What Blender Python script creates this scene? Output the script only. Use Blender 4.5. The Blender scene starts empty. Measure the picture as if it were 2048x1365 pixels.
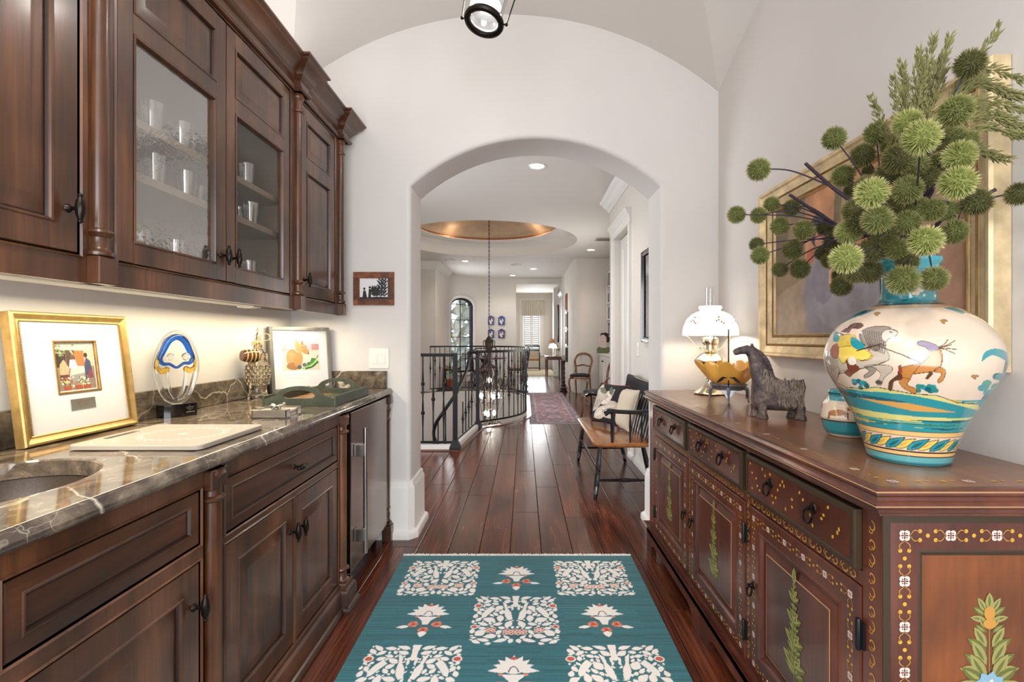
import bpy, bmesh, math, random
import numpy as np
from mathutils import Vector, Matrix
PI = math.pi
random.seed(7)
SC = bpy.context.scene
COL = SC.collection

# ------------------------------------------------------------------ camera, world, lights, exposure
cam_d = bpy.data.cameras.new('camera')
cam_d.sensor_width = 36.0
cam_d.lens = 1000.0 / 2048 * 36
cam_d.shift_x = -24 / 2048
cam_d.shift_y = -4.5 / 2048
cam_d.clip_start = 0.02
cam = bpy.data.objects.new('camera', cam_d)
cam.location = (0, 0, 1.25)
cam.rotation_euler = (PI / 2, 0, 0)
COL.objects.link(cam)
SC.camera = cam

SC.view_settings.view_transform = 'Standard'
SC.view_settings.look = 'None'
SC.view_settings.gamma = 1.0
SC.view_settings.use_curve_mapping = False
SC.view_settings.exposure = 0.1

world = bpy.data.worlds.new('daylight')
SC.world = world
world.use_nodes = True
bg = world.node_tree.nodes['Background']
bg.inputs['Color'].default_value = (0.88, 0.94, 1.0, 1)
bg.inputs['Strength'].default_value = 1.6
SC.cycles.max_bounces = 8
SC.cycles.diffuse_bounces = 5
SC.cycles.glossy_bounces = 4
SC.cycles.transmission_bounces = 8
SC.cycles.transparent_max_bounces = 12
SC.cycles.caustics_reflective = False
SC.cycles.caustics_refractive = False
SC.cycles.sample_clamp_indirect = 6
SC.cycles.use_denoising = True


def lamp(name, typ, loc, power, color=(1, 1, 1), rot=None, size=0.1, size_y=None, spot=None, blend=0.5):
    d = bpy.data.lights.new(name, typ)
    d.energy = power
    d.color = color
    if typ == 'AREA':
        d.shape = 'RECTANGLE' if size_y else 'SQUARE'
        d.size = size
        if size_y:
            d.size_y = size_y
    else:
        d.shadow_soft_size = size
    if spot:
        d.spot_size = math.radians(spot)
        d.spot_blend = blend
    o = bpy.data.objects.new(name, d)
    o.location = loc
    if rot:
        o.rotation_euler = [math.radians(a) for a in rot]
    COL.objects.link(o)
    return o


WARM = (1.0, 0.86, 0.68)
# daylight from the big opening behind the photographer and from the bay window, plus other area lights
lamp('opening_daylight', 'AREA', (-0.1, -1.9, 1.4), 108, (0.93, 0.965, 1.0), (90, 0, 0), 2.2, 2.3)
lamp('hall_side_fill', 'AREA', (-2.95, 4.6, 1.7), 70, (0.95, 0.97, 1.0), (0, -90, 0), 2.0, 2.0)  # added fill for the hall, standing in for unseen windows
lamp('dining_fill', 'AREA', (-2.05, 13.3, 1.8), 36, (0.93, 0.97, 1.0), (0, -90, 0), 1.4, 1.6)  # added to brighten the dining wall; no window is built here
lamp('vault_fill', 'AREA', (-1.27, 1.75, 2.62), 5, (1.0, 0.97, 0.93), (180, 0, 0), 0.12, 2.3)  # unseen uplight added above the cabinets to brighten the vault
lamp('bay_daylight', 'AREA', (0.45, 20.2, 1.7), 50, (0.95, 0.98, 1.0), (-90, 0, 0), 0.9, 1.6)
lamp('alcove_area_light', 'AREA', (1.72, 8.8, 1.45), 42, (1.0, 0.97, 0.92), (0, 90, 0), 1.6, 1.6)  # area light in front of the bookcase; the alcove has no window
# lantern bulb, added fill spots without fittings over this room, cans in the hall
lamp('lantern_bulb', 'POINT', (-0.165, 2.1, 2.655), 13, (1.0, 0.95, 0.9), size=0.03)
lamp('room_fill_a', 'SPOT', (-0.5, 0.35, 3.05), 112, (1.0, 0.98, 0.96), size=0.12, spot=150, blend=1)
lamp('room_fill_b', 'SPOT', (-0.5, -0.9, 3.0), 80, (1.0, 0.98, 0.96), size=0.12, spot=150, blend=1)
for i, (x, y, p) in enumerate([(0.14, 5.35, 60), (1.39, 10.4, 40), (-1.4, 11.6, 42), (-0.33, 14.6, 42), (0.25, 13.2, 50)]):
    lamp('hall_can_%s' % 'abcde'[i], 'SPOT', (x, y, 3.06), p, (1.0, 0.93, 0.84), size=0.05, spot=130, blend=0.9)
lamp('under_cabinet_strip_light', 'AREA', (-1.3, 1.85, 1.375), 7.5, (1.0, 0.86, 0.58), (0, 0, 0), 0.05, 1.5)
lamp('under_cabinet_strip_light_near', 'AREA', (-1.3, 0.75, 1.375), 4.4, (1.0, 0.86, 0.58), (0, 0, 0), 0.05, 0.8)
lamp('under_cabinet_strip_light_far', 'AREA', (-1.3, 2.82, 1.375), 2.6, (1.0, 0.88, 0.62), (0, 0, 0), 0.05, 0.4)
lamp('oil_lamp_bulb', 'POINT', (1.043, 2.8, 1.305), 4.5, (1.0, 0.86, 0.66), size=0.02)

# ------------------------------------------------------------------ colours and materials


def S(h):
    h = h.lstrip('#')
    out = []
    for i in (0, 2, 4):
        c = int(h[i:i + 2], 16) / 255
        out.append(c / 12.92 if c <= 0.04045 else ((c + 0.055) / 1.055) ** 2.4)
    return tuple(out)


class NT:
    def __init__(s, name):
        s.m = bpy.data.materials.new(name)
        s.m.use_nodes = True
        s.t = s.m.node_tree
        s.b = s.t.nodes['Principled BSDF']

    def n(s, typ, **kw):
        nd = s.t.nodes.new(typ)
        for k, v in kw.items():
            if k.startswith('_'):
                setattr(nd, k[1:], v)
            else:
                nd.inputs[k.replace('__', ' ')].default_value = v
        return nd

    def l(s, a, b):
        s.t.links.new(a, b)

    def coords(s, scale, rnd=True, kind='Object'):
        tc = s.n('ShaderNodeTexCoord')
        mp = s.n('ShaderNodeMapping')
        mp.inputs['Scale'].default_value = scale
        s.l(tc.outputs[kind], mp.inputs['Vector'])
        if rnd:
            oi = s.n('ShaderNodeObjectInfo')
            cx = s.n('ShaderNodeCombineXYZ')
            mu = s.n('ShaderNodeMath', _operation='MULTIPLY')
            mu.inputs[1].default_value = 37.0
            s.l(oi.outputs['Random'], mu.inputs[0])
            for k in range(3):
                s.l(mu.outputs[0], cx.inputs[k])
            s.l(cx.outputs[0], mp.inputs['Location'])
        return mp.outputs[0]

    def ramp(s, fac, stops):
        r = s.n('ShaderNodeValToRGB')
        e = r.color_ramp.elements
        while len(e) > 1:
            e.remove(e[0])
        e[0].position = stops[0][0]
        e[0].color = (*stops[0][1], 1)
        for p, c in stops[1:]:
            x = e.new(p)
            x.color = (*c, 1)
        s.l(fac, r.inputs[0])
        return r.outputs[0]

    def noise(s, vec, scale, detail=4, rough=0.55, dist=0.0):
        nd = s.n('ShaderNodeTexNoise', Scale=scale, Detail=detail, Roughness=rough, Distortion=dist)
        s.l(vec, nd.inputs['Vector'])
        return nd.outputs[0]

    def mix(s, a, b, fac, mode='MIX'):
        nd = s.n('ShaderNodeMix', _data_type='RGBA', _blend_type=mode)
        for sock, v in ((nd.inputs[0], fac), (nd.inputs[6], a), (nd.inputs[7], b)):
            if isinstance(v, (int, float)):
                sock.default_value = v
            elif isinstance(v, tuple):
                sock.default_value = (*v, 1)
            else:
                s.l(v, sock)
        return nd.outputs[2]

    def bump(s, h, strength, dist=0.002):
        b = s.n('ShaderNodeBump', Strength=strength, Distance=dist)
        s.l(h, b.inputs['Height'])
        s.l(b.outputs[0], s.b.inputs['Normal'])


def P(name, color, rough=0.5, metal=0.0, noise=0.0, nscale=40, bump=0.0, coat=0.0, **kw):
    t = NT(name)
    if isinstance(color, str):
        color = S(color)
    t.b.inputs['Base Color'].default_value = (*color, 1)
    t.b.inputs['Roughness'].default_value = rough
    t.b.inputs['Metallic'].default_value = metal
    t.b.inputs['Coat Weight'].default_value = coat
    t.b.inputs['Coat Roughness'].default_value = 0.08
    for k, v in kw.items():
        t.b.inputs[k.replace('_', ' ')].default_value = v
    if noise or bump:
        v = t.coords((1, 1, 1))
        f = t.noise(v, nscale)
        if noise:
            d = tuple(c * (1 - noise) for c in color)
            e = tuple(min(1, c * (1 + noise)) for c in color)
            t.l(t.ramp(f, [(0.3, d), (0.7, e)]), t.b.inputs['Base Color'])
        if bump:
            t.bump(f, bump)
    return t.m


def wood(name, dark, mid, light, axis=2, scale=9, stretch=9, rough=0.35, coat=0.25, blotch=0.5, fine=0.35, bump=0.08):
    t = NT(name)
    sc = [scale] * 3
    sc[axis] = scale / stretch
    v = t.coords(tuple(sc))
    f = t.noise(v, 1.0, 6, 0.6, 0.6)
    c1 = t.ramp(f, [(0.28, S(dark)), (0.5, S(mid)), (0.74, S(light))])
    sc2 = [scale * 9] * 3
    sc2[axis] = scale * 0.35
    g = t.noise(t.coords(tuple(sc2)), 1.0, 3, 0.6)
    c2 = t.mix(c1, t.ramp(g, [(0.35, (0.35, 0.33, 0.32)), (0.6, (1, 1, 1))]), fine, 'MULTIPLY')
    b = t.noise(t.coords((5, 5, 5)), 1.0, 2, 0.5)
    c3 = t.mix(c2, t.ramp(b, [(0.35, (0.5, 0.47, 0.46)), (0.62, (1.1, 1.08, 1.05))]), blotch, 'MULTIPLY')
    t.l(c3, t.b.inputs['Base Color'])
    t.b.inputs['Roughness'].default_value = rough
    t.b.inputs['Coat Weight'].default_value = coat
    t.b.inputs['Coat Roughness'].default_value = 0.15
    t.bump(g, bump, 0.001)
    return t.m


def emis(name, color, strength):
    t = NT(name)
    t.b.inputs['Base Color'].default_value = (*color, 1)
    t.b.inputs['Emission Color'].default_value = (*color, 1)
    t.b.inputs['Emission Strength'].default_value = strength
    return t.m


def thin_glass(name, tint=(0.95, 0.96, 0.96), refl=0.12, rough=0.02, bump=0.0, bscale=60, haze=0.0, hazecol=(0.8, 0.78, 0.74), seeds=False):
    t = NT(name)
    out = t.t.nodes['Material Output']
    tr = t.n('ShaderNodeBsdfTransparent', Color=(*tint, 1))
    gl = t.n('ShaderNodeBsdfGlossy', Roughness=rough)
    lw = t.n('ShaderNodeLayerWeight', Blend=0.35)
    m1 = t.n('ShaderNodeMath', _operation='MULTIPLY_ADD')
    m1.inputs[1].default_value = 0.4
    m1.inputs[2].default_value = refl
    m1.use_clamp = True
    t.l(lw.outputs['Fresnel'], m1.inputs[0])
    mx = t.n('ShaderNodeMixShader')
    t.l(m1.outputs[0], mx.inputs[0])
    t.l(tr.outputs[0], mx.inputs[1])
    t.l(gl.outputs[0], mx.inputs[2])
    last = mx.outputs[0]
    if bump:
        v = t.coords((1, 1, 1))
        b = t.n('ShaderNodeBump', Strength=bump, Distance=0.002)
        t.l(t.noise(v, bscale, 3), b.inputs['Height'])
        t.l(b.outputs[0], gl.inputs['Normal'])
    if haze or seeds:
        df = t.n('ShaderNodeBsdfDiffuse', Color=(*hazecol, 1))
        m2 = t.n('ShaderNodeMixShader')
        m2.inputs[0].default_value = haze
        if seeds:
            v2 = t.coords((80, 80, 36))
            vo = t.n('ShaderNodeTexVoronoi', Scale=1.0)
            t.l(v2, vo.inputs['Vector'])
            a = t.n('ShaderNodeMath', _operation='LESS_THAN')
            a.inputs[1].default_value = 0.22
            t.l(vo.outputs['Distance'], a.inputs[0])
            sc = t.n('ShaderNodeSeparateColor')
            t.l(vo.outputs['Color'], sc.inputs[0])
            c = t.n('ShaderNodeMath', _operation='GREATER_THAN')
            c.inputs[1].default_value = 0.72
            t.l(sc.outputs[0], c.inputs[0])
            d = t.n('ShaderNodeMath', _operation='MULTIPLY')
            t.l(a.outputs[0], d.inputs[0])
            t.l(c.outputs[0], d.inputs[1])
            e = t.n('ShaderNodeMath', _operation='MULTIPLY_ADD')
            e.inputs[1].default_value = 0.4
            e.inputs[2].default_value = haze
            t.l(d.outputs[0], e.inputs[0])
            t.l(e.outputs[0], m2.inputs[0])
        t.l(last, m2.inputs[1])
        t.l(df.outputs[0], m2.inputs[2])
        last = m2.outputs[0]
    t.l(last, out.inputs['Surface'])
    return t.m


def glass(name, color=(1, 1, 1), rough=0.0, ior=1.45):
    t = NT(name)
    t.b.inputs['Base Color'].default_value = (*color, 1)
    t.b.inputs['Roughness'].default_value = rough
    t.b.inputs['Transmission Weight'].default_value = 1.0
    t.b.inputs['IOR'].default_value = ior
    return t.m


def attr_mat(name, rough=0.6, coat=0.0, bump=0.0, bscale=400, sheen=0.0):
    t = NT(name)
    a = t.n('ShaderNodeAttribute', _attribute_name='Col')
    t.l(a.outputs['Color'], t.b.inputs['Base Color'])
    t.b.inputs['Roughness'].default_value = rough
    t.b.inputs['Coat Weight'].default_value = coat
    t.b.inputs['Coat Roughness'].default_value = 0.04
    t.b.inputs['Sheen Weight'].default_value = sheen
    if bump:
        t.bump(t.noise(t.coords((1, 1, 1)), bscale, 2), bump, 0.003)
    return t.m


def granite_mat():
    t = NT('polished_brown_marble')
    v = t.coords((1, 1, 1), rnd=False)
    w = t.noise(v, 3.5, 4, 0.6)
    vm = t.n('ShaderNodeVectorMath', _operation='MULTIPLY_ADD')
    n2 = t.n('ShaderNodeTexNoise', Scale=4.0, Detail=4.0)
    t.l(v, n2.inputs['Vector'])
    t.l(n2.outputs['Color'], vm.inputs[0])
    vm.inputs[1].default_value = (0.28, 0.28, 0.28)
    t.l(v, vm.inputs[2])
    base = t.ramp(t.noise(v, 11, 6, 0.65, 0.8), [(0.28, S('#3f3630')), (0.46, S('#61554a')), (0.6, S('#807262')), (0.75, S('#9c8f7d'))])
    vo = t.n('ShaderNodeTexVoronoi', Scale=3.2, _feature='DISTANCE_TO_EDGE')
    t.l(vm.outputs[0], vo.inputs['Vector'])
    vein = t.ramp(vo.outputs['Distance'], [(0.0, (1, 1, 1)), (0.006, (0.5, 0.5, 0.5)), (0.02, (0, 0, 0))])
    vo2 = t.n('ShaderNodeTexVoronoi', Scale=13.0, _feature='DISTANCE_TO_EDGE')
    t.l(vm.outputs[0], vo2.inputs['Vector'])
    vein2 = t.ramp(vo2.outputs['Distance'], [(0.0, (0.5, 0.5, 0.5)), (0.02, (0, 0, 0))])
    patch = t.ramp(w, [(0.44, (0, 0, 0)), (0.58, (1, 1, 1))])
    patch2 = t.ramp(t.noise(v, 6.5, 3, 0.6), [(0.48, (0, 0, 0)), (0.62, (1, 1, 1))])
    f1 = t.mix(vein, patch, 1.0, 'MULTIPLY')
    f3 = t.mix(vein2, patch2, 1.0, 'MULTIPLY')
    f2 = t.mix(f1, f3, 0.8, 'ADD')
    streak = t.noise(t.coords((22, 5, 22), rnd=False), 1.0, 5, 0.7, 1.5)
    base = t.mix(base, t.ramp(streak, [(0.4, (0.72, 0.7, 0.68)), (0.55, (1.0, 1.0, 1.0)), (0.68, (1.55, 1.5, 1.4))]), 0.8, 'MULTIPLY')
    c = t.mix(base, S('#d6cdb8'), f2)
    t.l(c, t.b.inputs['Base Color'])
    t.b.inputs['Roughness'].default_value = 0.07
    t.b.inputs['Specular IOR Level'].default_value = 0.7
    return t.m


def plank_mat(name='dark_oak_plank'):
    t = NT(name)
    v = t.coords((7, 0.9, 7))
    f = t.noise(v, 1.0, 5, 0.6, 1.2)
    wv = t.n('ShaderNodeTexWave', Scale=1.6, Distortion=9.0, Detail=3.0, _wave_type='BANDS', _bands_direction='X')
    t.l(t.coords((9, 0.55, 9)), wv.inputs['Vector'])
    base = t.ramp(f, [(0.3, S('#361a11')), (0.52, S('#5b2f1f')), (0.75, S('#7b4830'))])
    grain = t.ramp(wv.outputs[0], [(0.25, (0.6, 0.57, 0.56)), (0.6, (1.1, 1.08, 1.06))])
    c = t.mix(base, grain, 0.5, 'MULTIPLY')
    fine = t.noise(t.coords((110, 3.0, 110)), 1.0, 2)
    c = t.mix(c, t.ramp(fine, [(0.38, (0.5, 0.47, 0.46)), (0.6, (1.25, 1.2, 1.18))]), 0.75, 'MULTIPLY')
    oi = t.n('ShaderNodeObjectInfo')
    tone = t.ramp(oi.outputs['Random'], [(0.0, (0.72, 0.66, 0.66)), (0.5, (1.0, 0.95, 0.95)), (1.0, (1.2, 1.14, 1.08))])
    c = t.mix(c, tone, 1.0, 'MULTIPLY')
    t.l(c, t.b.inputs['Base Color'])
    t.b.inputs['Roughness'].default_value = 0.22
    t.b.inputs['Specular IOR Level'].default_value = 0.55
    t.bump(t.noise(t.coords((45, 2.5, 45)), 1.0, 4), 0.3, 0.003)
    return t.m


M = dict(
    wall=P('cream_wall_paint', '#d8d3cf', 0.65, noise=0.015, nscale=3),
    hallwall=P('hall_wall_paint', '#d9d3cc', 0.6, noise=0.015, nscale=3),
    ceil=P('ceiling_paint', '#dedad5', 0.7),
    trim=P('white_trim_paint', '#e6e3de', 0.38),
    cab=wood('dark_alder', '#36200f', '#5c3820', '#835539', 2, 7, 8, 0.33, 0.3, 0.75, 0.4),
    cabh=wood('dark_alder_crossgrain', '#341e0f', '#58351f', '#7d5036', 1, 7, 8, 0.33, 0.3, 0.75, 0.4),
    cabdark=P('dark_glazed_wood', '#2a1811', 0.4),
    inside=P('cabinet_interior', '#85735f', 0.6),
    side=wood('painted_chest_wood', '#371b12', '#57291c', '#763f2a', 2, 6, 7, 0.3, 0.3, 0.5, 0.3),
    sidepanel=wood('chest_amber_panel', '#4f2912', '#7d431d', '#9c5a2a', 2, 5, 5, 0.28, 0.35, 0.7, 0.3),
    sidetop=wood('chest_top_wood', '#54301d', '#7d4e30', '#9e6c48', 1, 5, 8, 0.3, 0.4, 0.4, 0.35),
    sidedark=P('chest_olive_edge', '#352818', 0.4),
    sideline=P('chest_pale_line', '#a8805a', 0.5),
    stone=granite_mat(),
    plank=plank_mat(),
    slab=P('subfloor_dark', '#1c0f09', 0.6),
    bronze=P('oil_rubbed_bronze', '#2b2420', 0.38, 0.85),
    iron=P('black_iron', '#17161a', 0.42, 0.3),
    steel=P('brushed_steel', '#a8a29c', 0.26, 1.0),
    steeld=P('brushed_steel_door', '#8f8078', 0.24, 1.0),
    gold=P('gold_leaf', '#b4935a', 0.4, 0.6, noise=0.2, nscale=30),
    goldp=P('pale_gold_leaf', '#d6bf96', 0.45, 0.4, noise=0.3, nscale=14),
    goldd=P('gilded_dark', '#8c6a35', 0.45, 0.6, noise=0.3, nscale=20),
    brass=P('polished_brass', '#d3c9b2', 0.2, 1.0),
    white=P('white_plastic', '#ece9e0', 0.35),
    mat=P('white_mat_board', '#dcdcde', 0.6),
    black=P('black_gloss', '#0c0b0b', 0.12, coat=0.5),
    blackp=P('black_satin_paint', '#15141a', 0.16, coat=0.4),
    grayframe=wood('grey_wood_frame', '#6a6863', '#8b8983', '#a5a39c', 2, 12, 10, 0.5, 0, 0.3, 0.3),
    green=wood('weathered_green_wood', '#2f382b', '#434b3b', '#565c49', 1, 8, 6, 0.5, 0, 0.4, 0.3),
    trayfloor=wood('tray_striped_wood', '#6b3e1f', '#a0692f', '#d1a35c', 0, 22, 14, 0.35, 0.2, 0.3, 0.3),
    plastic=P('taupe_board', '#a39a8e', 0.4),
    plasticedge=P('taupe_board_edge', '#857c75', 0.4),
    engr=P('engraved_white', '#ded8cc', 0.5),
    walnut=wood('walnut_chair', '#4f2d1a', '#7d4c2b', '#a06a40', 2, 10, 6, 0.3, 0.3, 0.3, 0.3),
    mahog=wood('mahogany', '#35140d', '#592216', '#6d3020', 2, 10, 6, 0.25, 0.3, 0.3, 0.3),
    seatwood=wood('honey_seat', '#8a5226', '#b0723a', '#c98d50', 1, 8, 8, 0.22, 0.4, 0.25, 0.3),
    fabricblack=P('black_needlepoint', '#1c191b', 0.9, noise=0.5, nscale=120, bump=0.4),
    cream=P('cream_linen', '#cfc4b2', 0.9, bump=0.3, nscale=300),
    redpipe=P('red_brown_piping', '#6e2b28', 0.8),
    darkfab=P('dark_ground_fabric', '#1d1a1e', 0.9),
    clay=P('terracotta', '#a0583a', 0.7),
    leaf=P('leaf_green', '#4a7a35', 0.5, noise=0.3),
    silver=P('tarnished_silver', '#8b8d92', 0.35, 0.6, noise=0.35, nscale=60, bump=0.4),
    horse=None,
    horsec=P('pale_grogged_clay', '#8b7f74', 0.6, noise=0.5, nscale=60, bump=1.0),
    milk=None,
    cg=thin_glass('seeded_cabinet_glass', (0.93, 0.92, 0.9), 0.035, 0.04, 0.35, 70, 0.05, (0.62, 0.58, 0.52), True),
    win=thin_glass('window_glass', (0.96, 0.98, 1.0), 0.05),
    lglass=thin_glass('lantern_glass', (0.97, 0.97, 0.97), 0.06),
    drink=thin_glass('drinking_glass', (0.93, 0.94, 0.95), 0.3, 0.05),
    crystal=thin_glass('crystal_drop', (0.95, 0.95, 0.95), 0.4, 0.03),
    bulb=emis('bulb_glow', (1.0, 0.93, 0.82), 60),
    can=emis('recessed_lamp_glow', (1.0, 0.97, 0.9), 9),
    frost=None,
    clearg=glass('clear_art_glass', (0.93, 0.95, 0.92)),
    blueg=glass('cobalt_art_glass', (0.02, 0.13, 0.62)),
    amberg=glass('amber_art_glass', (0.93, 0.62, 0.1)),
    bottleg=glass('smoky_bottle_glass', (0.9, 0.8, 0.63), 0.06),
    yellowg=P('amber_satin_glass', '#e2ae4e', 0.25, coat=0.4, Subsurface_Weight=0.25, Subsurface_Scale=0.01),
    barrel=P('brown_barrel_glass', '#5d3517', 0.15, coat=0.5),
    raffia=P('raffia', '#c2a878', 0.8),
    stem=P('dark_stem', '#2e2430', 0.7),
    plume=P('dry_grass', '#8d8a58', 0.8, noise=0.25),
    mirror=P('mirror_glass', '#c8ccd2', 0.03, 1.0),
    sky=P('window_backdrop', '#ffffff', 0.9),
    shade=P('linen_valance', '#cfc9bb', 0.9),
    carpet=P('beige_carpet', '#cbbd9f', 0.95, noise=0.1, nscale=80),
    orn_gold=P('gold_paint', '#c99a32', 0.45),
    orn_ochre=P('ochre_paint', '#b8853a', 0.5),
    orn_white=P('pink_white_paint', '#d9c3b8', 0.5),
    orn_rose=P('rose_paint', '#93505a', 0.5),
    orn_leaf=P('leaf_paint', '#5f642c', 0.5),
    orn_leaf2=P('pale_leaf_paint', '#8f8c52', 0.5),
    orn_blue=P('blue_flower_paint', '#7fa3b8', 0.5),
    sink=P('bronze_sink', '#4c4036', 0.35, 0.2, noise=0.2, nscale=200),
    print=attr_mat('printed_picture', 0.55),
    oil=attr_mat('oil_painting', 0.4, 0.1, 0.2, 120),
    rug=attr_mat('woven_wool', 0.95, 0, 0.35, 380, 0.2),
    majolica=attr_mat('glazed_majolica', 0.22, 0.9),
    tapestry=attr_mat('tapestry_cloth', 0.9, 0, 0.3, 300),
)
for c, tipc, nm in (('#929a4e', '#c2b886', 'bright'), ('#74793c', '#9f9666', 'mid'), ('#5e5e30', '#857a48', 'deep')):
    t = NT('burr_%s' % nm)
    tc = t.n('ShaderNodeTexCoord')
    ln = t.n('ShaderNodeVectorMath', _operation='LENGTH')
    t.l(tc.outputs['Object'], ln.inputs[0])
    t.l(t.ramp(ln.outputs['Value'], [(0.66, tuple(k * 0.6 for k in S(c))), (0.82, S(c)), (1.0, S(tipc))]), t.b.inputs['Base Color'])
    t.b.inputs['Roughness'].default_value = 0.8
    M['burr_' + nm] = t.m
t = NT('lantern_frosted_shade')
tl_ = t.n('ShaderNodeBsdfTranslucent', Color=(0.95, 0.96, 1.0, 1))
df_ = t.n('ShaderNodeBsdfDiffuse', Color=(0.9, 0.9, 0.92, 1))
mx_ = t.n('ShaderNodeMixShader')
mx_.inputs[0].default_value = 0.35
t.l(tl_.outputs[0], mx_.inputs[1])
t.l(df_.outputs[0], mx_.inputs[2])
t.l(mx_.outputs[0], t.t.nodes['Material Output'].inputs['Surface'])
M['frost'] = t.m
t = NT('rough_glazed_clay')
v = t.coords((1, 1, 1))
n1 = t.noise(v, 22, 6, 0.7, 0.6)
t.l(t.ramp(n1, [(0.32, S('#2b2527')), (0.48, S('#54474a')), (0.58, S('#6b5a50')), (0.7, S('#9a8c80'))]), t.b.inputs['Base Color'])
t.b.inputs['Roughness'].default_value = 0.4
t.bump(t.noise(v, 70, 5, 0.7), 1.0, 0.006)
M['horse'] = t.m
t = NT('lit_milk_glass')
t.b.inputs['Base Color'].default_value = (*S('#f3ece0'), 1)
t.b.inputs['Roughness'].default_value = 0.2
t.b.inputs['Emission Color'].default_value = (1.0, 0.94, 0.84, 1)
t.b.inputs['Emission Strength'].default_value = 0.75
M['milk'] = t.m

# ------------------------------------------------------------------ mesh helpers
MW = {}
TINY = {'bead_row', 'engraving', 'engraved_lines', 'etched_lines', 'painted_dots', 'groove_row', 'painted_flowers', 'painted_ornament', 'scroll_ornament', 'painted_border', 'scales', 'raffia_tie'}


def wm(o):
    return MW.get(o.name, Matrix.Identity(4))


def frame(o, u, v, w):
    return (Vector(o), Vector(u), Vector(v), Vector(w))


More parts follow.
